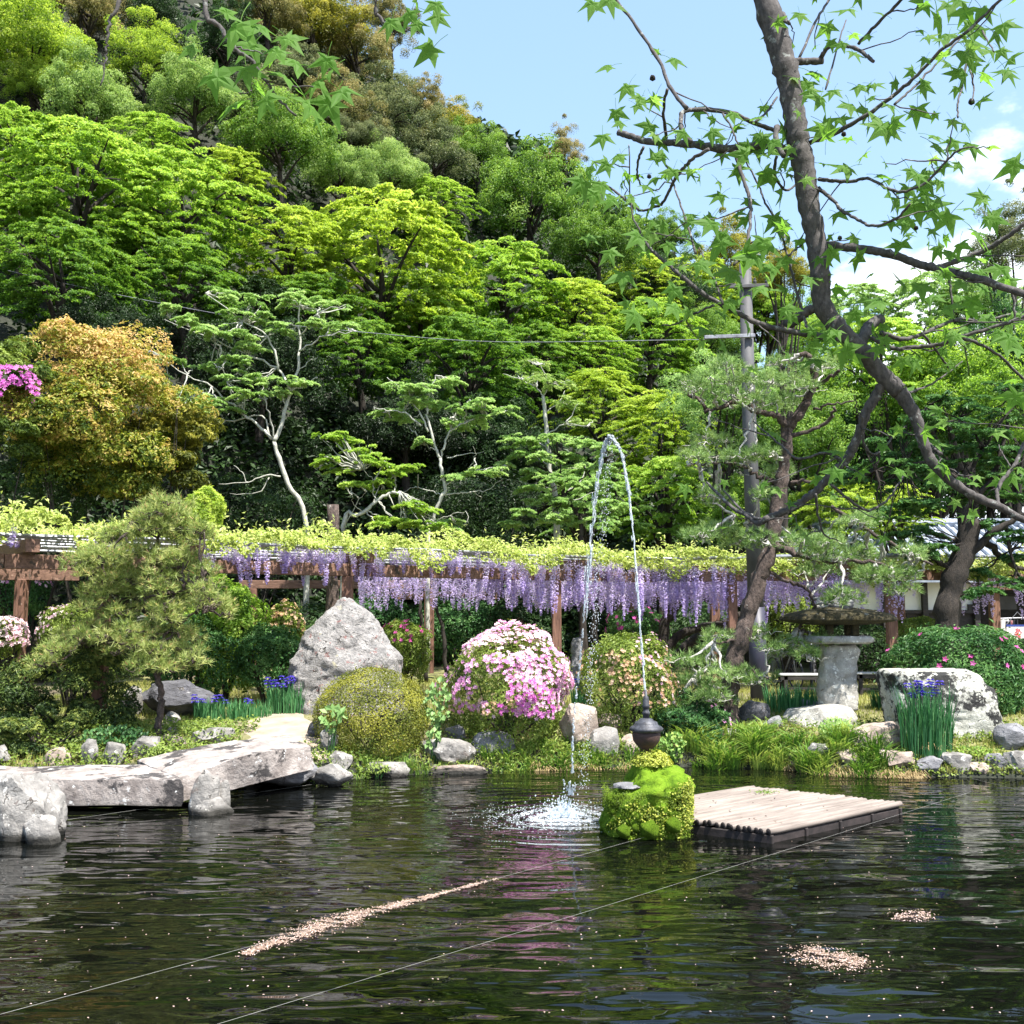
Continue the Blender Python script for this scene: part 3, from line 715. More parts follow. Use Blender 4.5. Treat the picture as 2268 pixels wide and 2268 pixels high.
for px, py, R_, k, m, lb, Y in [
 (1800, 880, 120, 'r', 'maple_d', 'deep green tree directly behind the pine top', 36), (1930, 1000, 130, 'r', 'azd', 'dark glossy tree behind the house roof on its left', 35), (2080, 1030, 130, 'r', 'camphor', 'green broad tree rising behind the house roof', 37),
 (2230, 1010, 140, 'r', 'maple_d', 'deep green tree behind the right end of the house roof', 36), (2240, 820, 130, 'r', 'azd', 'dark glossy treetop at the right edge under the cloud', 34), (2050, 860, 120, 'm', 'maple_g', 'fresh green maple crown behind the dark trunk fork', 38),
 (1900, 700, 90, 'm', 'cherry', 'light loose treetop right of the near bough fork', 36), (2180, 700, 100, 'r', 'cherry', 'light green treetop in front of the low cloud', 37), (2000, 960, 150, 'r', 'maple_d', 'far dark green tree filling the gap above the house roof', 46), (2180, 900, 150, 'm', 'maple_d', 'far deep green maple above the right end of the roof', 47), (2100, 1120, 130, 'r', 'azd', 'low dark tree behind the ridge of the house', 44), (2290, 1090, 130, 'r', 'azd', 'low dark tree behind the house at the right edge', 42), (1900, 1060, 130, 'r', 'maple_d', 'deep green tree behind the left gable of the house', 42),
 (1990, 1130, 75, 'm', 'maple_y', 'little yellow-green maple in front of the house roof', 23.8)]:
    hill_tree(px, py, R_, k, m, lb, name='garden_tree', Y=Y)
# undergrowth covering the banks between the trees (nobody could count it)
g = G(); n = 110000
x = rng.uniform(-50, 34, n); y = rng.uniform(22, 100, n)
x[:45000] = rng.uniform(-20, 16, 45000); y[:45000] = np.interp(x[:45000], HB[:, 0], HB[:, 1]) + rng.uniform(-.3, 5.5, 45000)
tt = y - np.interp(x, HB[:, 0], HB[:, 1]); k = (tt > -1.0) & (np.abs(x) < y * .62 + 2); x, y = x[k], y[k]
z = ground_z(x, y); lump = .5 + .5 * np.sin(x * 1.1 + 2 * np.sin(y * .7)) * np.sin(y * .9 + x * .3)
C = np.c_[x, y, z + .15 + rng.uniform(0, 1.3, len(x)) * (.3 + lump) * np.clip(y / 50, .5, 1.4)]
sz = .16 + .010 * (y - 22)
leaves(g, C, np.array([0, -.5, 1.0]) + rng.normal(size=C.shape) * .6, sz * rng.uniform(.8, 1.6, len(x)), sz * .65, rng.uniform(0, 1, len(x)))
tag(link('undergrowth', g.mesh('undergrowth', [K['shade']])), 'undergrowth coloured as canopy shade covering the wooded hill between its trees', None, kind='stuff')

# ------------------------------------------------------------------ trees and shrubs drawn from branch lines
def pxline(s, Y, off=(0, 0), sc=1.0, w=None, dy=0.0, dys=0.0):
    """'x,y x,y ...' in zoom pixels -> world polyline; w = (start, end) widths in photo px"""
    P = [tuple(float(c) for c in q.split(',')) for q in s.split()]
    n = len(P); out = []; R = []
    for i, (a, b) in enumerate(P):
        t = i / max(1, n - 1); Yi = Y + dys + dy * t
        out.append(U(off[0] + a * sc, off[1] + b * sc, Yi)); R.append((w[0] * (1 - t) + w[1] * t) / 2 / F * Yi)
    return np.array(out), np.array(R)

def branchy_tree(name, label, Y, off, sc, trunk, branches, pads, mleaf, mbark, leafL=.13, leafW=.07, dens=330, th=.045, thick=.28, base_y=None, trunk_w=(18, 10), twig=True):
    P, R = pxline(trunk, Y, off, sc, trunk_w)
    b = P[0].copy(); bz = gz(b[0], b[1]); base = np.array([b[0], b[1], bz])
    if b[2] > bz + .1:
        P = np.concatenate([[base - [0, 0, .2]], P]); R = np.concatenate([[R[0] * 1.25], R])
    root = empty(name, base, label, 'tree')
    g = G(); tube(g, P - base, R, 9, k=4, jit=.012)
    nodesP = [P]
    for br in branches:
        s, w0, w1 = br[:3]; w0 *= .75; w1 *= .75; dyy = rng.uniform(-.8, .8)
        Q, r = pxline(s, Y, off, sc, (w0, w1), dy=dyy); tube(g, Q - base, r, 6, k=4, jit=.02); nodesP.append(Q[1:])
    allP = np.concatenate(nodesP)
    link('trunk', g.mesh('trunk', [mbark], True), root)
    lg = G(); tg = G()
    for q in pads:
        cx, cy, rx = q[:3]; d0 = rng.uniform(-1.0, 1.0) * (rx * sc / F * Y) * .9
        c = U(off[0] + cx * sc, off[1] + cy * sc, Y + d0); rw = rx * sc / F * Y
        ns = max(2, int(rw / .28))
        for s in range(ns * 4 + 2):
            a = rng.uniform(0, 6.28); rr = math.sqrt(rng.random()) * rw * .95
            cc = c + np.array([math.cos(a) * rr, math.sin(a) * rr * .8, rng.normal() * rw * .13 - .1 * rr])
            pr = rng.uniform(.22, .48); aa = a + rng.normal() * .6
            spray(lg, cc - base - np.array([math.cos(aa), math.sin(aa), 0]) * pr * .5, aa, pr, pr * .4, int(dens * pr * pr * 2.6), leafL * .72, leafW * .66, rng.uniform(.35, .85), tilt=rng.uniform(-.2, .25))
            if twig and s % 2 == 0:
                j = np.argmin(np.linalg.norm(allP - cc, axis=1)); A = allP[j]; mid = (A + cc) / 2 + np.array([0, 0, -.05 * np.linalg.norm(cc - A)])
                if np.linalg.norm(cc - A) < 2.6: tube(tg, [A - base, mid - base, cc - base], [.022, .014, .006], 4, k=3, jit=.02)
    if tg.n: link('twigs', tg.mesh('twigs', [mbark], True), root)['kind'] = 'stuff'
    link('crown', lg.mesh('crown', [K[mleaf]]), root)
    return root

Z1 = ((0, 600), .4141)
branchy_tree('cherry_tree', 'tall pale-barked cherry tree with light green leaves behind the left half of the pergola', 27, *Z1,
 '1640,1370 1540,1140 1490,1000 1465,910',
 [('1465,910 1500,850 1530,720 1580,600 1600,450 1600,300 1600,190', 14, 4), ('1455,900 1400,840 1300,760 1200,690 1050,640 900,600', 11, 3), ('1200,690 1130,620 1000,560 800,430', 6, 2),
  ('1490,530 1430,350 1300,270 1100,120', 7, 2), ('1555,640 1480,520 1330,450 1180,380 1000,290 900,250', 8, 2), ('1180,480 1150,380 880,260', 6, 2), ('1600,430 1680,380 1750,345 1890,320', 6, 2), ('1600,350 1700,230 1850,180', 5, 2),
  ('1500,1100 1400,1100 1330,1130 1170,1140', 6, 2), ('1440,1105 1380,1180 1230,1190', 4, 1.5), ('1330,1130 1290,1080 1250,1040', 3, 1.5), ('1440,880 1400,780 1200,805 1100,775 950,730', 6, 2), ('1200,805 1160,870 1165,940', 3, 1.5),
  ('1470,900 1440,780 1420,690', 6, 3), ('1240,670 1215,590 1190,520', 5, 2), ('1560,640 1650,600 1700,570', 4, 2), ('1590,540 1640,490 1700,460', 3, 1)],
 [(1650, 160, 170), (1790, 170, 130), (1840, 290, 90), (1560, 120, 120), (1330, 130, 130), (1200, 110, 90), (1260, 220, 130), (1130, 300, 110), (1010, 240, 100), (930, 190, 70), (1400, 230, 100), (1520, 300, 90), (1700, 280, 100), (1250, 330, 120), (1340, 400, 90),
  (1110, 500, 110), (1230, 560, 160), (1440, 570, 150), (1600, 580, 110), (1350, 640, 130), (980, 640, 150), (860, 620, 120), (1100, 690, 160), (800, 540, 110), (900, 460, 90), (1280, 470, 90), (1020, 770, 90), (1180, 740, 110), (880, 700, 90), (1500, 650, 90), (760, 470, 70)],
 'cherry', M_pale, leafL=.15, leafW=.075, trunk_w=(11, 9))
Z2 = ((700, 600), .4141)
branchy_tree('cherry_tree', 'smaller pale-barked cherry tree right of the tallest one, its bare twigs reaching both ways', 27, *Z2,
 '600,1400 620,1350 660,1230 690,1170 675,1080 665,1000',
 [('665,1000 640,930 600,800 590,740 610,640 640,560', 9, 3), ('600,860 560,760 500,690 440,620 380,570', 6, 2), ('560,830 480,760 380,750 310,730', 6, 2), ('668,1000 690,930 720,860 800,810 900,780 1050,740', 8, 2), ('720,860 740,780 820,690', 5, 2),
  ('685,1170 740,1110 800,1080 900,1060 1010,1040', 6, 2), ('690,1200 760,1185 850,1180 930,1160 1000,1110', 5, 2), ('850,1180 880,1220 860,1260', 3, 1), ('690,1190 640,1185 590,1170 520,1160 440,1190', 5, 1.5), ('545,1165 545,1090', 3, 1), ('640,960 580,930 540,880', 4, 1.5),
  ('700,1000 800,980 900,965', 4, 1), ('650,1330 720,1310 800,1290 815,1350', 3, 1), ('800,1080 850,1000 840,940', 3, 1)],
 [(600, 590, 120), (700, 580, 80), (430, 610, 90), (500, 680, 90), (370, 740, 80), (470, 780, 90), (640, 690, 100), (560, 630, 80), (820, 720, 100), (940, 700, 110), (860, 780, 90), (1010, 740, 70), (900, 1060, 110), (980, 1040, 70), (760, 1090, 60), (770, 820, 70), (700, 1340, 70), (640, 1370, 60), (560, 900, 40), (690, 800, 50)],
 'cherry', M_pale, leafL=.14, leafW=.07, trunk_w=(9.5, 7))
branchy_tree('leaning_tree', 'leaning green sapling between the stump post and the smaller cherry tree', 26, *Z2,
 '150,1370 210,1310 270,1280 330,1225 390,1190 450,1180',
 [('330,1225 300,1180 310,1120 250,1060', 4, 1.5), ('250,1290 200,1250 190,1200', 3, 1), ('420,1185 420,1100 360,1010', 4, 1.5), ('300,1250 350,1140 480,1070', 4, 1), ('160,1350 230,1220 270,1180', 3, 1)],
 [(80, 880, 90), (180, 900, 90), (240, 950, 100), (300, 1010, 100), (140, 1050, 100), (400, 1060, 80), (500, 1040, 80), (60, 1000, 80), (200, 1130, 90), (330, 1120, 80), (400, 1180, 70), (480, 1240, 100), (580, 1260, 80), (380, 1320, 100), (520, 1340, 90), (180, 1000, 90), (650, 1360, 80)],
 'maple_g', M_pale, leafL=.14, leafW=.07, trunk_w=(10, 6))
branchy_tree('pale_tree', 'slim grey-trunked tree with silvery green twigs left of the jet', 28, *Z2,
 '1290,1400 1275,1200 1250,1050 1235,880 1225,760 1215,670',
 [('1215,670 1180,620 1100,580 1000,550', 5, 1.5), ('1215,670 1240,600 1200,500', 4, 1.5), ('1225,760 1300,700 1330,640', 4, 1), ('1235,880 1330,820 1450,830', 5, 1.5), ('1245,1000 1330,1050 1420,1060', 5, 1), ('1250,1050 1180,1000 1080,960', 5, 1.5), ('1240,950 1150,900 1040,900', 4, 1), ('1330,1250 1340,1180 1420,1120 1440,1030', 6, 1.5), ('1275,1200 1380,1220 1500,1180', 4, 1)],
 [(1120, 550, 110), (1210, 560, 110), (1180, 480, 80), (1290, 600, 90), (1330, 690, 90), (1420, 800, 90)],
 'pale', M_pale, leafL=.12, leafW=.055, dens=170, trunk_w=(13, 8))
branchy_tree('spreading_tree', 'broad fresh green tree spreading behind the rising water jet', 27, *Z2,
 '1420,1420 1400,1300 1330,1200 1320,1150',
 [('1320,1150 1250,1080 1150,1020 1040,940', 6, 2), ('1330,1200 1400,1140 1450,1080 1550,1000', 6, 2), ('1320,1150 1300,1000 1330,900', 5, 2), ('1380,1280 1480,1220 1600,1180', 5, 2)],
 [(1060, 890, 90), (1160, 900, 100), (1100, 970, 100), (1250, 880, 110), (1350, 900, 110), (1200, 980, 110), (1310, 990, 120), (1450, 920, 100), (1550, 940, 100), (1430, 1010, 120), (1540, 1040, 120), (1180, 1060, 100), (1290, 1100, 110), (1150, 1150, 80), (1400, 1120, 110), (1530, 1150, 110), (1210, 1210, 90), (1330, 1220, 90), (1470, 1230, 110), (1590, 1240, 100), (1100, 1280, 90), (1250, 1310, 110), (1400, 1330, 110), (1550, 1330, 110), (1050, 1340, 70)],
 'cherry', M_bark, leafL=.15, leafW=.07, trunk_w=(10, 8))
# big dark tree right of the lantern
Z3 = ((1300, 600), .501)
branchy_tree('dark_trunked_tree', 'large tree with a thick black forked trunk behind the clipped azalea at right', 20.5, *Z3,
 '1590,1660 1590,1540 1600,1440 1630,1330 1680,1200 1700,1100',
 [('1690,1130 1720,1000 1700,900 1760,780', 34, 8), ('1650,1300 1760,1180 1850,1120 1960,1060', 30, 14), ('1700,1050 1800,900 1850,700 1880,550', 20, 6), ('1660,1240 1630,1000 1560,900', 18, 5), ('1760,1190 1830,1260 1932,1320', 22, 14), ('1850,1120 1870,1240 1900,1330', 14, 8), ('1700,1000 1560,860 1400,860 1280,880', 14, 3), ('1760,780 1650,650 1500,600', 8, 2), ('1760,780 1850,640 1950,500', 8, 2)],
 [(1250, 850, 110), (1350, 820, 120), (1180, 900, 90), (1450, 850, 120), (1300, 930, 120), (1430, 930, 110), (1560, 830, 130), (1660, 780, 120), (1600, 930, 120), (1500, 750, 120), (1380, 720, 110), (1250, 760, 90), (1620, 670, 120), (1750, 700, 130), (1850, 780, 130), (1880, 620, 120), (1760, 850, 130), (1880, 900, 130), (1800, 980, 120), (1920, 1000, 120), (1700, 980, 90), (1480, 640, 110), (1700, 580, 110), (1850, 500, 110), (1560, 560, 100), (1750, 1330, 120), (1860, 1370, 110), (1730, 1400, 70), (1950, 1180, 90), (1420, 1170, 90), (1500, 1140, 100), (1560, 1210, 80), (1480, 1230, 80), (1780, 1120, 90), (1880, 1160, 110), (1930, 1260, 90), (1400, 1030, 110), (1520, 1020, 110), (1330, 1060, 100)],
 'azd', M_bark, leafL=.16, leafW=.07, dens=230, trunk_w=(58, 44))

# ------------------------------------------------------------------ pines
def pine(label, Y, off, sc, trunk, tw, branches, pads, mat, candles=True, rings=True, depth=.8, dens=95, L=.115):
    P, R = pxline(trunk, Y, off, sc, tw); bz = gz(P[0][0], P[0][1]); base = np.array([P[0][0], P[0][1], bz])
    P = np.concatenate([[[P[0][0], P[0][1], bz - .15]], P]); R = np.concatenate([[R[0] * 1.15], R])
    root = empty('pine_tree', base, label, 'tree')
    g = G(); tube(g, P - base, R, 12, k=7, jit=.012, rough=.07); allP = [smooth_path(P, R, 5)[0]]
    for s, w0, w1 in branches:
        Q, r = pxline(s, Y, off, sc, (w0, w1), dy=rng.uniform(-.6, .5)); tube(g, Q - base, r, 7, k=6, jit=.015, rough=.1); allP.append(smooth_path(Q, r, 4)[0])
    link('trunk', g.mesh('trunk', [M_pbark], True), root); allP = np.concatenate(allP)
    lg, cg, tg = G(), G(), G()
    for q in pads:
        cx, cy, rx = q[:3]; rw = rx * sc / F * Y
        for s in range(3):
            c = U(off[0] + cx * sc + rng.normal() * rx * sc * .35, off[1] + cy * sc + rng.normal() * rx * sc * .12, Y + rng.uniform(-1, 1) * depth * (q[3] if len(q) > 3 else 1))
            pr = rw * rng.uniform(.55, .8)
            needle_pad(lg, c - base, pr, pr * .9, .05, max(14, int(dens * pr * pr * 3.14 * 2.0)), L=L, t0=rng.uniform(.35, .65), candles=cg if candles else None)
            j = np.argmin(np.linalg.norm(allP - c, axis=1)); A = allP[j]
            tube(tg, [A - base, (A + c) / 2 - base + np.array([0, 0, -.06]), c - base - [0, 0, .03]], [.028, .018, .008], 5, k=4, jit=.025)
            for w in range(4):
                e = c + np.array([rng.normal() * pr * .6, rng.normal() * pr * .6, -.05]); tube(tg, [c - base - [0, 0, .03], (c + e) / 2 - base - [0, 0, .05], e - base], [.009, .007, .004], 3, k=3, jit=.02)
    link('branches', tg.mesh('branches', [M_lich if mat == 'pine2' else M_pbark], True), root)['kind'] = 'stuff'
    link('needles', lg.mesh('needles', [K[mat]]), root)
    if cg.n: link('candles', cg.mesh('candles', [K['candle']]), root)['kind'] = 'stuff'
    return root

ZL = ((0, 1050), .4141)
pine('clipped garden pine in yellowish cloud layers at left in front of the pergola', 14.9, *ZL,
 '850,1330 860,1200 845,1090 800,960 830,830 770,620 830,420 870,230', (15, 5),
 [('800,960 650,900 450,880 260,960', 9, 3), ('830,830 950,800 1080,720 1180,700', 7, 2), ('790,700 650,640 480,600', 7, 2), ('810,520 950,500 1080,500', 6, 2), ('820,450 650,420 480,420', 6, 2), ('850,330 950,300 1050,300', 5, 2), ('840,340 700,260', 5, 2), ('845,1080 950,1020 1050,960', 6, 2), ('780,660 900,640 1080,590', 6, 2)],
 [(870, 130, 140, .6), (780, 190, 140, .7), (950, 200, 130, .7), (690, 270, 150), (850, 280, 170), (1010, 320, 120), (1090, 290, 50), (600, 330, 110), (470, 430, 110), (610, 430, 150), (800, 400, 150), (950, 430, 130), (560, 520, 140), (720, 520, 150), (880, 520, 150), (1040, 500, 110), (500, 610, 110), (650, 620, 150), (820, 620, 150), (980, 600, 130), (1110, 590, 90), (1170, 680, 90), (1080, 660, 100), (450, 690, 60), (770, 720, 120), (900, 710, 120), (620, 720, 120), (760, 830, 120), (900, 820, 120), (1010, 860, 100), (530, 800, 90), (560, 870, 110), (440, 870, 120), (320, 920, 120), (240, 1000, 90), (420, 950, 130), (580, 940, 110), (680, 900, 90), (820, 940, 120), (950, 930, 110), (860, 1010, 130), (1010, 990, 100), (760, 1010, 80), (1230, 730, 40)],
 'pine', depth=.75)
ZC = ((1300, 600), .501)
pine('tall old pine with scaly leaning trunk in front of the utility pole', 16.4, *ZC,
 '625,1900 650,1740 700,1560 760,1380 810,1220 840,1050 860,930 880,800 890,690', (42, 24),
 [('890,690 960,600 1000,500 980,380 940,370', 26, 9), ('890,690 830,640 740,620', 20, 9), ('1000,520 1060,480 1120,440', 12, 6), ('740,620 690,570 600,600 530,620 500,570 420,530', 13, 6), ('850,930 780,920 700,870 620,850 450,860', 11, 4), ('900,940 960,930 1040,940', 11, 5), ('900,730 1000,700 1080,650 1090,600', 11, 6),
  ('820,1200 900,1240 1050,1280 1200,1280 1350,1310', 18, 6), ('1080,1040 1250,1150 1400,1230 1530,1300', 9, 5), ('800,1330 900,1380 960,1400 1000,1450 1000,1520 930,1580 1000,1600', 8, 6), ('700,1600 620,1640 560,1640', 8, 3), ('640,1750 560,1760 480,1790', 8, 3), ('650,1740 740,1780 800,1800', 6, 3), ('1000,610 1080,590 1180,575', 7, 3), ('840,1100 740,1110 650,1080', 6, 2)],
 [(640, 400, 100), (700, 470, 100), (560, 480, 110), (480, 500, 90), (800, 480, 100), (620, 550, 90), (860, 570, 120), (780, 560, 110), (920, 470, 90), (1040, 420, 90), (860, 400, 80), (560, 740, 100), (640, 800, 110), (500, 800, 100), (800, 800, 90), (860, 870, 90), (600, 1000, 90), (530, 980, 60), (760, 980, 80), (640, 1140, 140), (520, 1150, 100), (800, 1170, 110), (920, 1160, 110), (1000, 1220, 100), (1100, 1200, 110), (1200, 1220, 110), (1300, 1300, 120), (1420, 1330, 100), (1240, 1350, 100), (1120, 1280, 90), (1380, 1400, 80), (1150, 1420, 80), (1080, 1450, 70), (1450, 1250, 90), (720, 1600, 90, .5), (620, 1600, 90), (560, 1660, 80), (480, 1700, 100), (820, 1680, 80, .5), (900, 1640, 90, .5), (980, 1700, 90, .5), (1040, 1620, 70, .5), (560, 1780, 90), (440, 1800, 110), (660, 1780, 80, .5), (760, 1800, 70, .5), (400, 1880, 110), (500, 1880, 100), (620, 1880, 70, .5), (1200, 1090, 100), (1010, 1330, 70)],
 'pine2', candles=False, depth=.9, dens=80)

# ------------------------------------------------------------------ clipped shrubs and azaleas
def ground_hit(px, py, y0=5.0, y1=40.0, water=True):
    for Y in np.arange(y0, y1, .04):
        p = U(px, py, Y)
        if p[2] <= max(gz(p[0], Y), 0.0 if water else -9): return np.array([p[0], Y, max(gz(p[0], Y), 0.0)])
    return U(px, py, y1)

def flowers(g, C, N, size, tint, petals=5, mi=0):
    """open five-petalled blossoms: one diamond per petal"""
    n = len(C); N = nrm(N); X = nrm(np.cross(N, rng.normal(size=(n, 3)))); Yv = np.cross(N, X)
    for k in range(petals):
        a = 2 * np.pi * k / petals; D = X * math.cos(a) + Yv * math.sin(a)
        leaves(g, C + D * size * .30 + N * size * .12, N + D * -.35, size * .62, size * .36, np.clip(tint + rng.normal(size=n) * .06, 0, 1), mi, .1, D=D)

def bush(label, px, py, rx, ry, Y, mat, n=9000, L=.05, Wd=.022, fl=None, name='azalea_bush', cat='bush', lump=.10, ryd=None, low=-.8, t0=.5, group=None, skirt=True, clumps=0, trunkm=None):
    c = U(px, py, Y); Rx = rx / F * Y; Rz = ry / F * Y; Ry = ryd or Rx * .9
    zb = gz(c[0], Y)
    base = np.array([c[0], Y, zb]); root = empty(name, base, label, cat, group)
    sd = int(rng.integers(1, 9999)); g = G(); st = min(1.7, max(1.0, (c[2] - zb) / (Rz * .75))) if skirt else 1.0
    if clumps:
        Q = nrm(rng.normal(size=(clumps * 3, 3))); Q = Q[Q[:, 2] > -.9][:clumps]; nn_ = n // len(Q)
        for q in Q:
            cc = q * np.array([Rx, Ry, Rz]) * rng.uniform(.5, .98); rc = rng.uniform(.16, .38) * min(Rx, Rz)
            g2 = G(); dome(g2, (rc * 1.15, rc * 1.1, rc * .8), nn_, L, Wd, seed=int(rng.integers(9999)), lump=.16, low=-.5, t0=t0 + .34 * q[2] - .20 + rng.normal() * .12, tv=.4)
            for kk in g2.P:
                g.add(np.concatenate(g2.V) + cc, [np.concatenate(g2.P[kk])], np.concatenate(g2.T[kk]))
    else:
        dome(g, (Rx, Ry, Rz), n, L, Wd, seed=sd, lump=lump, low=low, t0=t0, st=st)
    me = g.mesh('foliage', [K[mat]], origin=base - c)
    link('foliage', me, root)
    g = G()
    for k in range(9):
        a = rng.uniform(0, 6.28); e = (c - base) + np.array([math.cos(a) * Rx * .8, math.sin(a) * Ry * .8, rng.uniform(-.3, .7) * Rz])
        tube(g, [(rng.normal() * .05, rng.normal() * .05, -.05), e * .5 + rng.normal(size=3) * .05, e], [.025, .018, .006], 5, k=3, jit=.01)
    link('stems', g.mesh('stems', [trunkm or M_bark], True), root)
    for mt, nn, sz, fn in fl or []:
        P = nrm(rng.normal(size=(nn * 9, 3))); P = P[P[:, 2] > -.35]
        w = fn(P); P = P[rng.random(len(P)) < w][:nn]
        if not len(P): continue
        b = 1 + lump * sinnoise(P, sd, 3.2, 3); C = P * np.array([Rx, Ry, Rz]) * (b * 1.02)[:, None]; C[:, 2] = np.where(C[:, 2] < 0, C[:, 2] * st, C[:, 2]); C = C + (c - base)
        g = G(); flowers(g, C, P + rng.normal(size=P.shape) * .35 + np.array([0, -.2, .1]), sz, rng.uniform(.1, .9, len(P)))
        link('blossoms', g.mesh('blossoms', [K[mt]]), root)['kind'] = 'stuff'
    return root

one = lambda P: np.ones(len(P))
bush('azalea mound smothered in pink and blush flowers left of the falling jet', 1125, 1522, 138, 122, 15.75, 'azl', 15000, .055, .022,
     [('pink', 1150, .062, lambda P: (P[:, 2] > -.55) * (.06 + .94 * (sinnoise(P, 3, 3.5, 3) > .05))), ('rose', 1000, .062, lambda P: ((P[:, 0] > .15) | (P[:, 2] > .7)) * 1.0 * (P[:, 2] > -.4) * (.1 + .9 * (sinnoise(P, 8, 3.2, 3) > 0))),
      ('viv', 300, .068, lambda P: (np.linalg.norm(P - nrm(np.array([.28, -.9, -.20])), axis=1) < .42) * 1.0), ('peach', 240, .05, lambda P: (P[:, 2] < -.1) * 1.0 * (P[:, 0] < .2))], t0=.6)
bush('azalea mound with peach and fading pink flowers right of the jet', 1390, 1500, 98, 95, 16.2, 'azl', 11000, .055, .022,
     [('peach', 420, .055, lambda P: (P[:, 2] < .6) * (.2 + .8 * (sinnoise(P, 4, 2, 2) > 0))), ('rose', 120, .05, lambda P: (P[:, 0] > .1) * 1.0), ('pink', 40, .06, lambda P: (np.linalg.norm(P - nrm(np.array([.3, -.8, .5])), axis=1) < .3) * 1.0)], t0=.6)
bush('tightly clipped olive-gold shrub dome beside the stone bridge', 822, 1587, 124, 106, 15.1, 'olive', 21000, .034, .016, name='clipped_shrub', lump=.03, t0=.62)
bush('large dark hedge-like shrub under the left pine', 130, 1555, 190, 130, 15.6, 'hedge', 36000, .05, .024, name='clipped_shrub', ryd=1.0, t0=.5, clumps=48)
bush('dark low shrub with yellowish tips at the lower left edge', 90, 1640, 140, 70, 14.5, 'hedge', 18000, .045, .022, name='clipped_shrub', ryd=.5, t0=.6, clumps=24)
bush('big glossy green azalea with a few magenta flowers behind the lichened boulder', 2120, 1505, 158, 122, 17.6, 'azd', 17000, .085, .03,
     [('mag', 26, .09, lambda P: (sinnoise(P, 5, 3, 2) > .3) * (P[:, 1] < 0) * 1.0)], t0=.55, lump=.06)
bush('small yellowish clipped shrub left of the black trunk', 2030, 1412, 62, 45, 21.3, 'azl', 6000, .06, .025, name='clipped_shrub', lump=.04)
bush('pale azalea with a few blush flowers behind the left pine', 160, 1400, 68, 62, 18.2, 'azl', 6000, .055, .022, [('rose', 130, .06, lambda P: (P[:, 0] < -.1) * 1.0)], t0=.7)
bush('blush pink azalea cut by the left edge below the beam', 10, 1405, 46, 36, 18.0, 'azl', 4000, .055, .022, [('rose', 500, .07, one)])
bush('dark azalea with pink flowers high behind the left posts', 30, 1300, 75, 50, 23, 'azd', 5000, .08, .03, [('pink', 160, .09, lambda P: (P[:, 2] > 0) * 1.0)])
bush('bright green shrub right of the left pine below the beam', 500, 1385, 78, 95, 18.8, 'maple_g', 9000, .075, .035, name='leafy_shrub', lump=.14, t0=.55)
bush('dark green leafy shrub low beside the left pine trunk', 420, 1440, 90, 70, 18.3, 'azd', 8000, .07, .03, name='leafy_shrub', lump=.14)
bush('dark green shrub low between the bright one and the pointed stone', 590, 1440, 70, 55, 18.6, 'azd', 6000, .07, .03, name='leafy_shrub', lump=.12)
bush('pale shrub with fading peach flowers left of the pointed stone', 628, 1380, 42, 42, 19.6, 'azl', 4000, .06, .025, [('peach', 130, .07, one)], t0=.7)
bush('round green azalea with a few magenta flowers right of the pointed stone', 895, 1430, 58, 52, 22.5, 'azl', 6000, .07, .028, [('mag', 40, .09, lambda P: (P[:, 2] > .2) * 1.0)])
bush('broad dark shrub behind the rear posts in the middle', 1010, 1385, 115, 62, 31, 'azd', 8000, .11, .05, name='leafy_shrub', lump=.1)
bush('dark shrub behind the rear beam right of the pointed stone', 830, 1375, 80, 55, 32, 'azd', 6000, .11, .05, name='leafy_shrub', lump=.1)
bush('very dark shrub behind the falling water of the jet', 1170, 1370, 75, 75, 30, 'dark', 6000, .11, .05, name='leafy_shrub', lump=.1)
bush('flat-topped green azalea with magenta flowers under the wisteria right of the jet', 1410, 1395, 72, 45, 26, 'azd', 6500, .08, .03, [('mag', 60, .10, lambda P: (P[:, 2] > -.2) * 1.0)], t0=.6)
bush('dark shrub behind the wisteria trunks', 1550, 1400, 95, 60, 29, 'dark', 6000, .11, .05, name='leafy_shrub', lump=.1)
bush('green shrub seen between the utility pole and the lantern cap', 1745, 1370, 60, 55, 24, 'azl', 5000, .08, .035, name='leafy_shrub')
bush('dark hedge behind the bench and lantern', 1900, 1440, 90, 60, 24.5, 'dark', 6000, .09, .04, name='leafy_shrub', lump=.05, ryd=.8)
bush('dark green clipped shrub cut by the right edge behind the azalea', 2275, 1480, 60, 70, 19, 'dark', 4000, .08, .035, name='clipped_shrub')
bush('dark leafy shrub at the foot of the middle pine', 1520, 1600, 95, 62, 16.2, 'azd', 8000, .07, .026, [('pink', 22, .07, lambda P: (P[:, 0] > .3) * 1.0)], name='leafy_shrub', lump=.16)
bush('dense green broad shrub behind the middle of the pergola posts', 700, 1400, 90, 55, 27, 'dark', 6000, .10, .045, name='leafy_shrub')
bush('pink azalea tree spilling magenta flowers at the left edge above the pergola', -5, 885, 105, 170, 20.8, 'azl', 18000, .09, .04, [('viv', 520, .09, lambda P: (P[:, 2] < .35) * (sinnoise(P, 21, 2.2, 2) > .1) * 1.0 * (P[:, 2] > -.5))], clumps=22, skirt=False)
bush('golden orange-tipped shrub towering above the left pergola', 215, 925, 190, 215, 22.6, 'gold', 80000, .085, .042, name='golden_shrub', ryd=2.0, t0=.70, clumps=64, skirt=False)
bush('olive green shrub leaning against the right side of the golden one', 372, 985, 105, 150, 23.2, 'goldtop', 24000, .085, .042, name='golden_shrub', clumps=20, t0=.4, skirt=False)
bush('fresh lime-green little maple peeping out right of the left pine top', 455, 1125, 42, 45, 19.0, 'maple_y', 4500, .07, .03, name='small_maple', t0=.75)
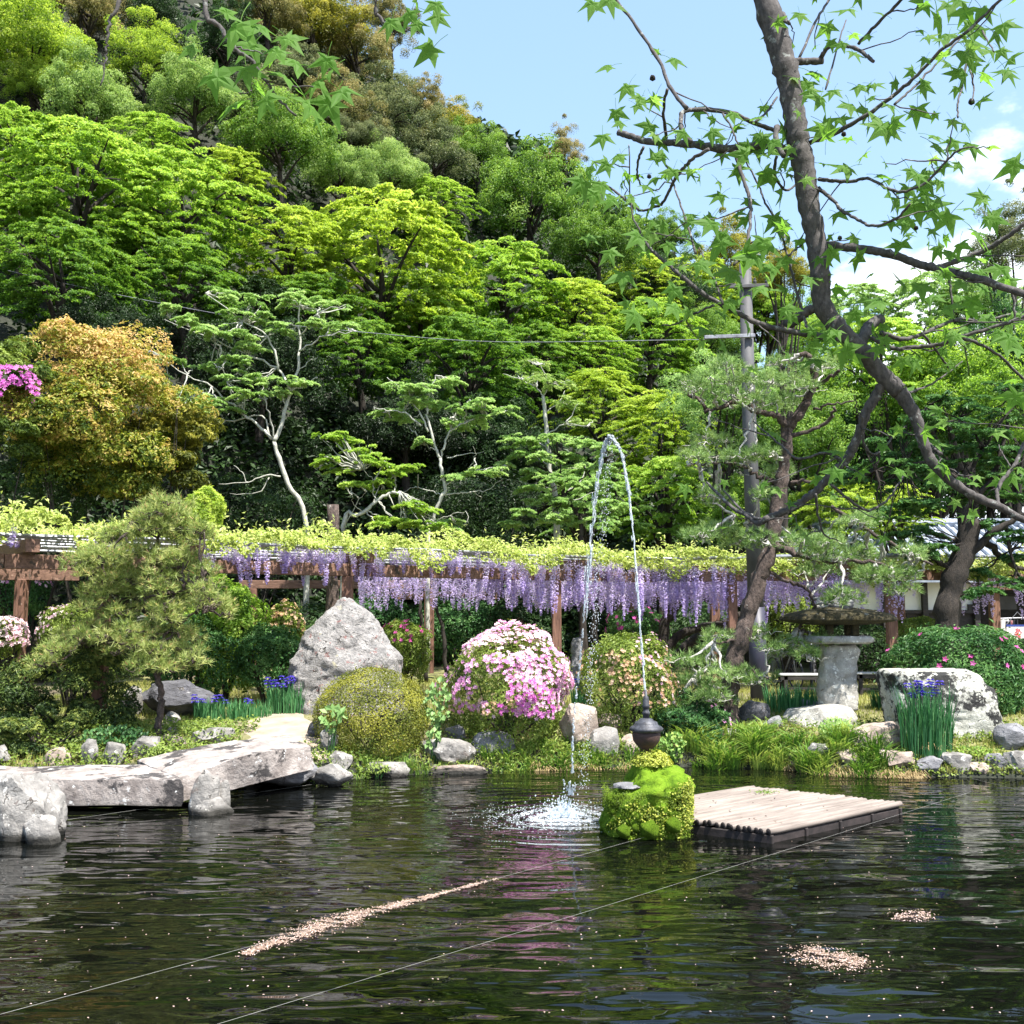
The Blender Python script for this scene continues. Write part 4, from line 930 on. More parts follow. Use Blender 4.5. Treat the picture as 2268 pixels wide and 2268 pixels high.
bush('dark leafy shrub filling the bank behind the left pergola', 60, 1090, 150, 75, 23, 'dark', 8000, .09, .04, name='leafy_shrub', lump=.15)
bush('leafy shrub coloured as deep shade under the tall cherry behind the pergola', 560, 1130, 130, 85, 29.5, 'shade', 8000, .12, .05, name='leafy_shrub', lump=.15)
bush('leafy shrub coloured as deep shade behind the pergola left of the jet', 1060, 1130, 150, 85, 31, 'shade', 9000, .12, .05, name='leafy_shrub', lump=.15)

# ------------------------------------------------------------------ pergola and wisteria
PL = np.array([(-10.2, 13.07), (-7.5, 15.1), (-2.97, 18.5), (2.86, 22.7), (7.66, 20.8), (13.2, 22.6)])
seg = np.linalg.norm(np.diff(PL, axis=0), axis=1); cum = np.concatenate([[0], np.cumsum(seg)])
def pl(s): return np.array([np.interp(s, cum, PL[:, 0]), np.interp(s, cum, PL[:, 1])])
def pl_px(px):
    ss = np.linspace(0, cum[-1], 3000); P = np.array([pl(s) for s in ss]); q = CX + P[:, 0] / P[:, 1] * F / (cP ** 0)
    return ss[np.argmin(np.abs(q - px))]
NB = np.array([-.592, .806])         # towards the back of the pergola
ZB = 2.9
root = empty('pergola', (pl(pl_px(770))[0], pl(pl_px(770))[1], gz(*pl(pl_px(770)))), 'long red-brown timber pergola carrying grey pipes and the flowering wisteria', 'pergola')
O = np.array(root.location)
def ppart(name, fn, mat):
    g = G(); fn(g); return link(name, g.mesh(name, [mat], origin=O), root)
for i in range(len(PL) - 1):
    a, b = PL[i], PL[i + 1]; m = (a + b) / 2
    zz = ZB + .11
    for (p, q) in ((a, m), (m, b)):
        d = (q - p) / np.linalg.norm(q - p) * .006
        ppart('beam', lambda g, p=p, q=q, d=d: beam(g, (p[0] + d[0], p[1] + d[1], zz), (q[0] - d[0], q[1] - d[1], zz), .14, .22), M_wood)
def post(x, y, w=.19, top=ZB, z0=None):
    z0 = gz(x, y) - .2 if z0 is None else z0
    ppart('post', lambda g: beam(g, (x, y, z0), (x, y, top - .003), w, w, bev=.012), M_woodp)
for px in (-60, 232, 770, 1232, 1620, 1970):
    s = pl_px(px); p = pl(s); post(p[0], p[1])
def bar(px0, Y0, px1, Y1, zb, h=.2, w=.13, nm='beam'):
    a = U(px0, 1300, Y0); b = U(px1, 1300, Y1)
    ppart(nm, lambda g: beam(g, (a[0], a[1], zb + h / 2), (b[0], b[1], zb + h / 2), w, h), M_wood)
bar(530, 27.5, 968, 27.5, 2.86, .22); bar(784, 33, 1225, 33, 2.62, .25); bar(-80, 18.6, 175, 19.4, 2.84, .22)
bar(1225, 33, 1520, 33, 2.62, .25)
for px, Y, w in ((48, 19, .19), (562, 27.5, .19), (951, 27.42, .25), (828, 33, .22), (1152, 33, .22), (1582, 26, .22), (1400, 33, .22), (1990, 22.2, .19)):
    c = U(px, 1300, Y); post(c[0], c[1], w, ZB - (.28 if Y == 33 else .04))
c2 = U(2200, 1300, 24.5); post(c2[0], c2[1], .2, 2.76); bar(2150, 24.4, 2330, 24.4, 2.763, .09, .2)
for px in (60, 420, 797, 1275, 1850):
    p = pl(pl_px(px)); a = p - NB * .35; b = p + NB * 5.2
    ppart('purlin', lambda g: beam(g, (a[0], a[1], ZB + .335), (b[0], b[1], ZB + .335), .2, .2), M_wood)
for k, (off, z) in enumerate([(-.12, .24), (.18, .25), (.55, .26), (.95, .25), (1.5, .26), (2.2, .26), (3.0, .25), (3.9, .26), (4.8, .25)]):
    def f(g):
        P = [(pl(s)[0] + NB[0] * off, pl(s)[1] + NB[1] * off, ZB + .27 + z + .02 * math.sin(s * 1.3 + k)) for s in np.linspace(0, cum[-1], 22)]
        tube(g, P, .027, 7, k=1)
    ppart('pipe', f, M_metal)

vroot_xy = U(1480, 1440, 24.5)
wr = empty('wisteria', (vroot_xy[0], vroot_xy[1], gz(vroot_xy[0], vroot_xy[1])), 'wisteria vine with yellow-green leaves and long purple flower clusters over the pergola', 'vine')
WO = np.array(wr.location)
def ztop(s): return np.interp(s, [0, cum[1], cum[2], cum[3], cum[4], cum[5]], [3.74, 3.74, 3.66, 3.62, 3.36, 3.36])
g = G(); n = 40000
s = rng.uniform(0, cum[-1], n); off = rng.uniform(0, 1, n) ** 2.2 * 6.4 - .55
P2 = np.array([np.interp(s, cum, PL[:, 0]), np.interp(s, cum, PL[:, 1])]).T + off[:, None] * NB
bump = .08 * np.sin(s * 2.3) + .07 * np.sin(s * 5.1 + 1) + .07 * np.sin(s * 9.7) + .05 * np.sin(s * 17)
zt = ztop(s) + bump * np.clip(1 - off / 3, .3, 1)
thick = (.21 + .09 * np.sin(s * 1.9 + 2) + .10 * np.sin(s * 4.3)) * np.clip(1.2 - off / 4, .4, 1)
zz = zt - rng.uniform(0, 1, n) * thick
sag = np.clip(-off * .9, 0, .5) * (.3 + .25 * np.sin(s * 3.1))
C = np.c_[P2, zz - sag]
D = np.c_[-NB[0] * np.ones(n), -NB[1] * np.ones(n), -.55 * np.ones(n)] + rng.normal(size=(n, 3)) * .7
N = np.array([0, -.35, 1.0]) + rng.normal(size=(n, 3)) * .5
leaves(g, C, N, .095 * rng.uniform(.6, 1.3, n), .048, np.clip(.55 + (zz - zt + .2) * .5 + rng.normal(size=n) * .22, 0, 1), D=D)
# upright shoots along the top
m = 160; s2 = rng.uniform(0, cum[-1], m); o2 = rng.uniform(-.2, 1.5, m)
B2 = np.array([np.interp(s2, cum, PL[:, 0]), np.interp(s2, cum, PL[:, 1])]).T + o2[:, None] * NB
for q in range(4):
    leaves(g, np.c_[B2, ztop(s2) + .04 + .07 * q + .12 * np.sin(s2 * 2.3)] + rng.normal(size=(m, 3)) * .03, UP + rng.normal(size=(m, 3)) * .8, .12, .035, rng.uniform(.5, 1, m))
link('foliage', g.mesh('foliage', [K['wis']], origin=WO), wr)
# racemes
RM = []
for v in range(5):
    g = G(); n = 150; t = rng.uniform(0, 1, n) ** .85; a = rng.uniform(0, 6.28, n); r = .062 * (1 - t) ** .6 + .008; r *= rng.uniform(.6, 1.1, n)
    C = np.c_[r * np.cos(a), r * np.sin(a), -t * 1.0]
    leaves(g, C, np.c_[np.cos(a), np.sin(a), .3 * np.ones(n)] + rng.normal(size=(n, 3)) * .5, .045, .03, np.clip(.75 - .55 * t + rng.normal(size=n) * .2, 0, 1))
    tube(g, [(0, 0, .1), (.005, 0, -.4), (0, .004, -.9)], [.004, .003, .002], 3, k=1, tint=.1)
    RM.append(g.mesh('raceme', [K['purp']]))
zones = [(-40, 60, 3, .3, 0), (170, 295, 16, .42, 0), (430, 470, 5, .35, 0), (495, 640, 30, .50, 0), (660, 705, 12, .46, 0), (725, 800, 16, .46, 0), (800, 860, 14, .46, 0), (868, 930, 13, .40, 0), (930, 1000, 16, .38, 0), (1000, 1050, 10, .5, 0),
         (1050, 1130, 26, .62, 0), (1130, 1240, 38, .85, 0), (1240, 1330, 22, .80, 0), (1330, 1480, 44, .95, 0), (1480, 1680, 66, 1.0, 0), (1680, 1990, 52, .85, 0), (2105, 2200, 18, .75, 0), (2240, 2268, 4, .8, 0)]
rac = []
for x0, x1, cnt, ln, o in zones:
    for k in range(cnt):
        px = rng.uniform(x0, x1); s = pl_px(px); of = rng.uniform(-.45, .35); p = pl(s) + NB * of
        L = ln * rng.uniform(.35, 1.25); zt = ztop(s) - rng.uniform(.22, .42) - (.05 if ln > .6 else 0)
        rac.append((p[0], p[1], zt, L))
for k, (x, y, z, L) in enumerate(rac[:300]):
    o = link('raceme', RM[k % 5], wr, np.array([x, y, z]) - WO); o.scale = (1.0 + .25 * rng.random(), 1.0, L); o.rotation_euler = (rng.normal() * .05, rng.normal() * .05, rng.uniform(0, 6.28))
rest = list(rac[300:])
for k in range(900):                                   # the crowd of racemes deeper under the roof
    px = rng.uniform(720, 1990); px = 1990 - (1990 - 720) * rng.random() ** 1.25
    s = pl_px(px) if k % 3 == 0 else s + rng.normal() * .3
    s = min(max(s, pl_px(720)), cum[-1]); of = rng.uniform(.4, 5.6); p = pl(s) + NB * of
    if CX + p[0] / p[1] * F < 790 or (CX + p[0] / p[1] * F < 1200 and rng.random() < .45): continue
    rest.append((p[0], p[1], rng.uniform(2.95, 3.25), rng.uniform(.35, .8)))
base = RM[0]; vb = np.empty(len(base.vertices) * 3, np.float32); base.vertices.foreach_get('co', vb); vb = vb.reshape(-1, 3)
tb = np.array([d.value for d in base.attributes['tint'].data]); keep = 4 * 110
g = G()
for x, y, z, L in rest:
    idx = rng.permutation(150)[:80]; V = vb[:600].reshape(150, 4, 3)[idx].reshape(-1, 3) * np.array([1.15, 1.15, L])
    a = rng.uniform(0, 6.28); ca, sa = math.cos(a), math.sin(a); V = np.c_[V[:, 0] * ca - V[:, 1] * sa, V[:, 0] * sa + V[:, 1] * ca, V[:, 2]]
    g.add(V + np.array([x, y, z]), [np.arange(320).reshape(-1, 4)], rng.uniform(.2, .7, 80))
link('raceme_mass', g.mesh('raceme_mass', [K['purp']], origin=WO), wr)['kind'] = 'stuff'
for str_, Y, w in [('1480,1450 1470,1400 1500,1340 1560,1290 1600,1240', 24.5, (26, 14)), ('1440,1450 1500,1410 1600,1380 1680,1345 1760,1330', 24.8, (24, 8)), ('1640,1400 1560,1390 1480,1420 1400,1400', 25.2, (12, 5)),
                   ('1320,1440 1315,1380 1330,1320 1320,1260', 25, (20, 10)), ('945,1500 935,1400 930,1330', 24, (9, 7)), ('990,1490 980,1400 960,1330', 26, (9, 7)), ('1390,1440 1370,1380 1385,1300', 27, (24, 12)), ('1760,1400 1700,1360 1660,1370', 24, (9, 4)), ('1455,1430 1560,1400 1660,1400', 26.5, (22, 14))]:
    g = G(); Q, r = pxline(str_, Y, (0, 0), 1, w); Q[0, 2] = gz(Q[0, 0], Q[0, 1]) - .05 if Q[0, 2] < 1.6 else Q[0, 2]
    tube(g, Q - WO, r, 8, k=5, jit=.02, rough=.08); link('vine_trunk', g.mesh('vine_trunk', [M_bark], True), wr)

# ------------------------------------------------------------------ stones
def stone(label, x0, x1, yt, yb, mat, seed, Y=None, dep=.8, sub=4, planes=9, cut=.78, rough=.07, square=0.0, name='rock', sink=.08, cat='rock', rot=0.0, group=None):
    pb = ground_hit((x0 + x1) / 2, yb) if Y is None else U((x0 + x1) / 2, yb, Y)
    Yc = pb[1] if Y is None else Y
    w = (x1 - x0) / F * Yc; h = (U(0, yt, Yc)[2] - U(0, yb, Yc)[2])
    V, Fc = rock_geo((w, w * dep, h + sink), seed, sub, planes, cut, rough, square)
    ca, sa = math.cos(rot), math.sin(rot); V = np.c_[V[:, 0] * ca - V[:, 1] * sa, V[:, 0] * sa + V[:, 1] * ca, V[:, 2]]
    me = mesh(name, V, [Fc], None, True, [mat], sharp=.42)
    o = link(name, me, None, (pb[0], Yc + w * dep * .35, pb[2] - sink)); tag(o, label, cat, group)
    return o
big = [(-.1, -1.02, 1.0, .66, 0), (.56, -.99, .98, .62, 0), (.86, -.95, .96, .58, 0), (1.09, -.80, .76, .50, .02), (1.32, -.64, .58, .42, .02), (1.47, -.52, .47, .36, .04), (1.70, -.33, .28, .25, .06), (1.84, -.18, .15, .15, .08), (1.93, -.03, .05, .06, .08)]
V, q, t = loft_rock(big, 12, rough=.030, rows=70, n=100, sup=2.3, freq=3.2, facets=0)
bp = U(758, 1530, 17.0)
tag(link('standing_stone', mesh('standing_stone', V, [q, t], None, True, [M_big], sharp=.5), None, (bp[0], 17.3, gz(bp[0], 17.3))), 'tall pointed whitish standing stone behind the clipped olive shrub', 'rock')
cube = [(-.12, -.70, .80, .5, 0), (.05, -.74, .83, .52, 0), (.45, -.77, .80, .5, 0), (.78, -.80, .70, .46, 0), (1.0, -.82, .56, .42, .02), (1.05, -.79, .45, .36, .05)]
V, q, t = loft_rock(cube, 21, rough=.02, rows=50, n=80, sup=6, freq=3.2)
bp = U(2110, 1655, 15.3)
tag(link('lichened_boulder', mesh('lichened_boulder', V, [q, t], None, True, [M_lich_rock], sharp=.8), None, (bp[0], 15.75, gz(bp[0], 15.6) - .12)), 'squarish boulder with white lichen and a black patch behind the right iris clump', 'rock')

ST = [
 ('dark blue-grey boulder behind the left pine trunk', 285, 462, 1506, 1592, M_dgrey, 31, None, .7),
 ('white weathered stone beside the dark boulder', 262, 310, 1520, 1590, M_stone, 32, None, .8),
 ('small squared stone leaning at the left pine trunk', 357, 396, 1577, 1612, M_stone, 33, None, .8),
 ('small flat stone below the squared one', 358, 392, 1611, 1632, M_stone, 34, None, .9),
 ('flat layered stone lying beside the sandy path', 412, 515, 1614, 1650, M_stone, 35, None, .6),
 ('pointed white stone on the bank left of the bridge joint', 172, 212, 1640, 1695, M_stone, 36, None, .8),
 ('rounded white stone on the bank right of the pointed one', 218, 272, 1650, 1698, M_stone, 37, None, .8),
 ('low pale stone half hidden in creepers on the left bank', 280, 345, 1632, 1680, M_stone, 38, None, .7),
 ('low tan stone at the far left of the bank', 92, 150, 1660, 1695, M_tan, 39, None, .8),
 ('flat tan stone behind the pale bank stones', 345, 420, 1630, 1660, M_tan, 40, None, .7),
 ('pale stone tip at the left picture edge behind the bridge', -40, 18, 1655, 1700, M_stone, 41, None, .8),
 ('white angular stone right of the bridge end', 706, 746, 1618, 1668, M_stone, 42, None, .8),
 ('dark brown stone between the path and the clipped shrub', 678, 722, 1598, 1636, M_dgrey, 43, None, .8),
 ('white stone at the shore below the clipped shrub', 716, 778, 1668, 1708, M_stone, 44, None, .7),
 ('broad grey shore stone under the clipped shrub', 780, 905, 1690, 1722, M_stone, 46, None, .5),
 ('large sloping grey shore stone left of the pink azalea', 922, 1052, 1640, 1704, M_stone, 47, None, .6),
 ('grey stone under the pink azalea', 1040, 1142, 1624, 1672, M_grey, 48, None, .6),
 ('small dark stone behind the climbing leafy plant', 985, 1032, 1608, 1640, M_grey, 49, None, .8),
 ('long low ledge stone at the waterline below the pink azalea', 940, 1080, 1694, 1714, M_tan, 50, None, .4),
 ('large tan sunlit rock where the falling water passes', 1240, 1328, 1560, 1662, M_tan, 51, None, .8),
 ('round pale boulder beside the tan rock', 1325, 1380, 1583, 1624, M_tan, 52, None, .9),
 ('blocky pale stone below the round boulder', 1306, 1374, 1618, 1678, M_stone, 53, None, .8),
 ('small pale stone left of the fountain bowl', 1374, 1412, 1628, 1652, M_tan, 54, None, .8),
 ('orange-tinted stone just behind the fountain bowl', 1384, 1424, 1640, 1674, M_tan, 55, None, .8),
 ('rough brown rock at the foot of the middle pine', 1540, 1604, 1528, 1592, M_tan, 56, None, .8),
 ('mossy rounded boulder right of the middle pine foot', 1636, 1712, 1553, 1606, M_dgrey, 57, None, .8),
 ('blue-grey stone in front of the mossy boulder', 1690, 1738, 1588, 1616, M_grey, 58, None, .8),
 ('dark speckled stone beside the lantern foot', 1770, 1820, 1550, 1580, M_grey, 59, None, .8),
 ('long squared step stone right of the lantern base', 1880, 2012, 1602, 1664, M_tan, 61, None, .5),
 ('grey stone half under grass at the waterline', 1796, 1852, 1652, 1684, M_stone, 62, None, .7),
 ('tan flat stone at the waterline beside the yellow grass', 1850, 1930, 1662, 1690, M_tan, 63, None, .6),
 ('reddish flat slab on the right shore', 1952, 2034, 1668, 1708, M_tan, 64, None, .6),
 ('grey blocky shore stone below the right irises', 2032, 2096, 1676, 1712, M_grey, 65, None, .7),
 ('whitish cracked shore stone right of the irises', 2092, 2160, 1672, 1712, M_stone, 66, None, .6),
 ('small slate-dark shore stone at right', 2186, 2236, 1676, 1702, M_grey, 67, None, .7),
 ('pale shore stone cut by the right edge', 2226, 2300, 1672, 1714, M_stone, 68, None, .6),
 ('pale stone wedge low between the right shore stones', 2150, 2200, 1690, 1714, M_tan, 69, None, .6),
 ('layered grey stone behind the lichened boulder at the right edge', 2215, 2310, 1605, 1662, M_grey, 70, None, .6),
 ('low pale stone lying in the bank grass left of the lantern base', 1560, 1650, 1616, 1640, M_stone, 71, None, .6),
]
for i, (lb, x0, x1, yt, yb, mt, sd, Y, dp) in enumerate(ST):
    w = x1 - x0
    stone(lb, x0, x1, yt, yb, mt, sd, Y, dp, sub=4 if w > 44 else 3, planes=5 if 'round' in lb else 15, cut=.8 if 'round' in lb else .7, square=.55 if 'squared' in lb or 'block' in lb or 'slab' in lb or 'step' in lb else .15, rough=.03 if 'round' in lb else .06)
# bridge: two long slabs on rough piers
def slab(name, label, corners, z0, z1, seed, mat, nseg=26, arch=0.0):
    """corners near-left, near-right, far-right, far-left; z0 bottoms, z1 tops"""
    c = np.array(corners, float); nu, nv, nw = nseg, 9, 5; top, V, q = None, [], []
    ul = np.linspace(0, 1, nu); vl = np.linspace(0, 1, nv); wl_ = np.linspace(0, 1, nw)
    bm = bmesh.new(); bmesh.ops.create_grid(bm, x_segments=1, y_segments=1, size=1); bm.free()
    idx = {}; Fq = []
    def vid(i, j, k):
        if (i, j, k) in idx: return idx[(i, j, k)]
        u, v, w = ul[i], vl[j], wl_[k]
        xy = (c[0] * (1 - u) + c[1] * u) * (1 - v) + (c[3] * (1 - u) + c[2] * u) * v
        zb = np.interp(u, [0, 1], z0); zt = np.interp(u, [0, 1], z1) + arch * math.sin(math.pi * u)
        rnd = .012 * ((2 * w - 1) ** 6)
        p = np.array([xy[0], xy[1], zb * (1 - w) + zt * w])
        ctr = (c.mean(0)); p[:2] += (ctr - p[:2]) * rnd
        idx[(i, j, k)] = len(V); V.append(p); return idx[(i, j, k)]
    def face(f): Fq.append([vid(*t) for t in f])
    for i in range(nu - 1):
        for j in range(nv - 1):
            face([(i, j, nw - 1), (i + 1, j, nw - 1), (i + 1, j + 1, nw - 1), (i, j + 1, nw - 1)]); face([(i, j, 0), (i, j + 1, 0), (i + 1, j + 1, 0), (i + 1, j, 0)])
        for k in range(nw - 1):
            face([(i, 0, k), (i + 1, 0, k), (i + 1, 0, k + 1), (i, 0, k + 1)]); face([(i, nv - 1, k), (i, nv - 1, k + 1), (i + 1, nv - 1, k + 1), (i + 1, nv - 1, k)])
    for j in range(nv - 1):
        for k in range(nw - 1):
            face([(0, j, k), (0, j, k + 1), (0, j + 1, k + 1), (0, j + 1, k)]); face([(nu - 1, j, k), (nu - 1, j + 1, k), (nu - 1, j + 1, k + 1), (nu - 1, j, k + 1)])
    V = np.array(V); o = V.mean(0); d = nrm(V - o)
    nn = sinnoise(V, seed, 2.2, 5, .65) * .034; V[:, :2] += d[:, :2] * nn[:, None]; V[:, 2] += nn * .35
    return mesh(name, V - o, [Fq], None, True, [mat], sharp=.7), o
br = empty('stone_bridge', (-3.75, 12.3, 0), 'low stone bridge of two long slabs leading to the garden path at left', 'bridge')
BO = np.array([-3.75, 12.3, 0])
me, o = slab('slab', '', [(-9.5, 11.9), (-3.72, 11.95), (-4.25, 12.95), (-9.6, 13.0)], (.13, .07), (.35, .37), 3, M_slabm); link('slab', me, br, o - BO)
me, o = slab('slab', '', [(-3.85, 12.02), (-2.55, 13.35), (-3.15, 14.35), (-4.75, 13.25)], (.10, .26), (.38, .56), 5, M_slabm, arch=.06); link('slab', me, br, o - BO)
def pier(x0, x1, yt, yb, Y, seed, mat=M_stone, sq=.3):
    w = (x1 - x0) / F * Y; zt = U(0, yt, Y)[2]; zb = min(U(0, yb, Y)[2], -.02) - .25 if yb > 1740 else U(0, yb, Y)[2] - .1
    V, Fc = rock_geo((w, w * .9, zt - zb), seed, 4, 8, .8, .08, sq); c = U((x0 + x1) / 2, yb, Y)
    link('pier_stone', mesh('pier_stone', V, [Fc], None, True, [mat]), br, np.array([c[0], Y + w * .2, zb]) - BO)
pier(416, 480, 1704, 1770, 11.85, 81); pier(470, 508, 1728, 1760, 12.0, 82); pier(403, 512, 1752, 1792, 11.85, 83)
pier(560, 700, 1690, 1728, 13.6, 84, M_grey); pier(690, 778, 1694, 1730, 13.6, 85)
stone('big pale layered rock at the left edge in front of the bridge', -70, 122, 1716, 1846, M_stone, 91, 10.55, .8, 5, 10, .8, .06, .35, sink=.4)
stone('low wet rock at the foot of the big left edge rock', 38, 126, 1808, 1858, M_stone, 92, 10.35, .7, 4, 10, .8, .08, .2, sink=.3)

# ------------------------------------------------------------------ stone lantern
LY = 16.6
lc = U(1860, 1562, LY); lz = U(0, 1562, LY)[2]; px_ = LY / F
ln = empty('stone_lantern', (lc[0], LY, lz), 'rustic stone lantern with a wide mossy mushroom cap in front of the pergola', 'lantern')
def lpart(name, lv, mat, seed, sup=3.5, rough=.02, rows=30, n=56):
    V, q, t = loft_rock(lv, seed, sup=sup, rough=rough, rows=rows, n=n, freq=4.0); link(name, mesh(name, V, [q, t], None, True, [mat]), ln)
h = lambda y: (1562 - y) * px_
lpart('pillar', [(-.06, -.33, .27, .22, 0), (h(1530), -.32, .27, .22, 0), (h(1500), -.30, .29, .21, 0), (h(1470), -.31, .29, .21, 0), (h(1440), -.29, .30, .21, 0), (h(1429), -.27, .27, .2, 0)], M_lan, 7)
lpart('platform', [(h(1428), -.46, .44, .38, 0), (h(1424), -.53, .52, .42, 0), (h(1416), -.54, .53, .42, 0), (h(1411), -.5, .47, .4, 0)], M_lan, 8, rows=12, rough=.01)
g = G()
for a, b in (((-.24, -.22), (-.13, -.12)), ((.17, -.22), (.28, -.12)), ((-.24, .12), (-.13, .22)), ((.17, .12), (.28, .22))): box(g, (a[0], a[1], h(1411)), (b[0], b[1], h(1383)), bev=.01)
box(g, (-.26, -.24, h(1383) + .002), (.30, .24, h(1370)), bev=.012)
link('fire_box', g.mesh('fire_box', [M_mossy]), ln)
cap = []
for f, z in ((0, h(1386)), (.0, h(1383)), (.06, h(1376)), (.18, h(1369)), (.45, h(1362)), (.75, h(1355)), (.95, h(1350)), (1, h(1348))):
    sx = math.sqrt(max(0, 1 - f ** 1.6)) if f > 0 else .93
    cap.append((z, -.93 * max(sx, .12), .94 * max(sx, .12) + .0, .62 * max(sx, .12), 0))
cap[0] = (h(1387), -.42, .42, .34, 0); cap[1] = (h(1380), -.86, .86, .56, 0)
lpart('cap', cap, M_mossy, 9, sup=2.3, rough=.022, rows=26, n=80)
lpart('finial', [(h(1351), -.10, .2, .14, 0), (h(1345), -.12, .24, .16, 0), (h(1336), -.08, .25, .15, 0), (h(1328), .0, .2, .1, 0), (h(1325), .05, .13, .04, 0)], M_grey, 10, sup=2.3)
stone('smooth pale flat boulder carrying the lantern pillar', 1752, 1915, 1563, 1630, M_lan, 77, 15.95, .85, 5, 7, .86, .025, .25, sink=.15)
c = U(1278, 1445, 23.5); V, q, t = loft_rock([(-.1, -.17, .17, .12, 0), (.5, -.16, .15, .12, 0), (1.0, -.14, .13, .1, 0), (1.1, -.1, .1, .08, 0)], 33, rough=.02)
tag(link('stone_post', mesh('stone_post', V, [q, t], None, True, [M_grey]), None, (c[0], c[1], gz(c[0], c[1]))), 'upright grey stone marker behind the falling water', 'stone')
c = U(737, 1165, 24); g = G(); tube(g, [(0, 0, -.2), (0.02, 0, 2.5), (.0, 0, U(0, 1118, 24)[2] - gz(c[0], 24))], [.17, .15, .14], 10, k=5, jit=.01, rough=.05)
tag(link('tree_stump', g.mesh('tree_stump', [M_pbark], True), None, (c[0], c[1], gz(c[0], c[1]))), 'tall cut trunk stump poking up above the wisteria roof', 'stump')

# ------------------------------------------------------------------ fountain
FY = 11.0
fz = lambda y: U(0, y, FY)[2]
fc = U(1432, 1672, FY)
mrz = 0
mr = empty('moss_covered_rock', (U(1432, 1835, 10.95)[0], 10.95, 0), 'blocky rock island wrapped in bright green moss below the fountain', 'rock')
RO = np.array(mr.location)
lv = [(-.35, -.40, .40, .36, 0), (0, -.42, .39, .36, 0), (.12, -.45, .38, .37, 0), (.3, -.45, .41, .38, 0), (.43, -.38, .46, .36, .0), (.50, -.26, .47, .33, .01), (.58, -.18, .40, .28, .02), (.68, -.12, .24, .2, .03), (.76, -.04, .14, .12, .03), (.80, .02, .08, .05, .03)]
V, q, t = loft_rock(lv, 44, rough=.045, rows=60, n=80, sup=2.7, freq=4)
link('stone_core', mesh('stone_core', V, [q, t], None, True, [M_mossball]), mr)
V2, F2 = rock_geo((.32, .28, .07), 17, 4, 9, .8, .05); link('bare_stone', mesh('bare_stone', V2, [F2], None, True, [M_grey]), mr, (-.20, -.16, .445))
balls = []
for v in range(3):
    Vb, Fb = ico(3); Vb = Vb * (1 + .10 * sinnoise(Vb, 60 + v, 2.5, 4)[:, None]); balls.append(mesh('moss_cushion', Vb, [Fb], None, True, [M_mossball]))
for k in range(170):
    a = rng.uniform(-2.9, .3) if k % 4 else rng.uniform(0, 6.28); z = rng.uniform(-.02, .44); r = .385 if z > .12 else .375
    s = rng.uniform(.022, .062) * (1.25 if z < .15 else 1)
    rr = (abs(math.cos(a)) ** 3.2 + abs(math.sin(a)) ** 3.2) ** (-1 / 3.2)
    o = link('moss_cushion', balls[k % 3], mr, (r * rr * math.cos(a) * 1.0, .34 * rr * math.sin(a), z)); o.scale = (s, s, s * rng.uniform(.8, 1.3)); o.rotation_euler = rng.uniform(0, 3, 3)
for (x, z, s) in ((-.02, .10, .10), (.22, .14, .08), (-.28, .08, .07)):
    o = link('moss_cushion', balls[0], mr, (x, -.40, z)); o.scale = (s, s, s)
g = G()
for k in range(26):                                    # loose trailing tufts over the front right of the moss
    a0 = rng.normal() * .55 - .75; z0 = rng.uniform(.10, .50) - .12 * (a0 < -1.3); m_ = int(rng.uniform(50, 130)); a = a0 + rng.normal(size=m_) * .16; z = np.clip(z0 + rng.normal(size=m_) * .045 - np.abs(rng.normal(size=m_)) * .03, -.02, .62)
    rr = (np.abs(np.cos(a)) ** 2.7 + np.abs(np.sin(a)) ** 2.7) ** (-1 / 2.7); C = np.c_[.44 * rr * np.cos(a), .39 * rr * np.sin(a), z] * np.c_[np.full((m_, 2), 1.0) * rng.uniform(.97, 1.10, (m_, 1)), np.ones(m_)]
    leaves(g, C, np.array([.1, -.6, .8]) + rng.normal(size=C.shape) * .6, .026 * rng.uniform(.6, 1.3, m_), .02, rng.uniform(0, 1, m_))
n = 1500; P = nrm(rng.normal(size=(n, 3))); P[:, 2] = np.abs(P[:, 2]); C = P * np.array([.22, .2, .16]) * rng.uniform(.6, 1.05, (n, 1)) + np.array([.06, .02, .68])
leaves(g, C, P + rng.normal(size=C.shape) * .4 + UP * .4, .028, .022, rng.uniform(.4, 1, n))
link('creeper', g.mesh('creeper', [K['small']]), mr)['kind'] = 'stuff'
# moss fuzz
g = G(); n = 20000; a = rng.uniform(0, 6.28, n); z = rng.uniform(-.02, .45, n); rr = (np.abs(np.cos(a)) ** 3.2 + np.abs(np.sin(a)) ** 3.2) ** (-1 / 3.2)
C = np.c_[.41 * rr * np.cos(a), .375 * rr * np.sin(a), z] * (1 + .06 * rng.normal(size=(n, 1)))
leaves(g, C, np.c_[np.cos(a), np.sin(a), .5 * np.ones(n)] + rng.normal(size=(n, 3)) * .7, .012, .008, rng.uniform(0, 1, n)); 
link('moss_fuzz', g.mesh('moss_fuzz', [K['moss']]), mr)['kind'] = 'stuff'

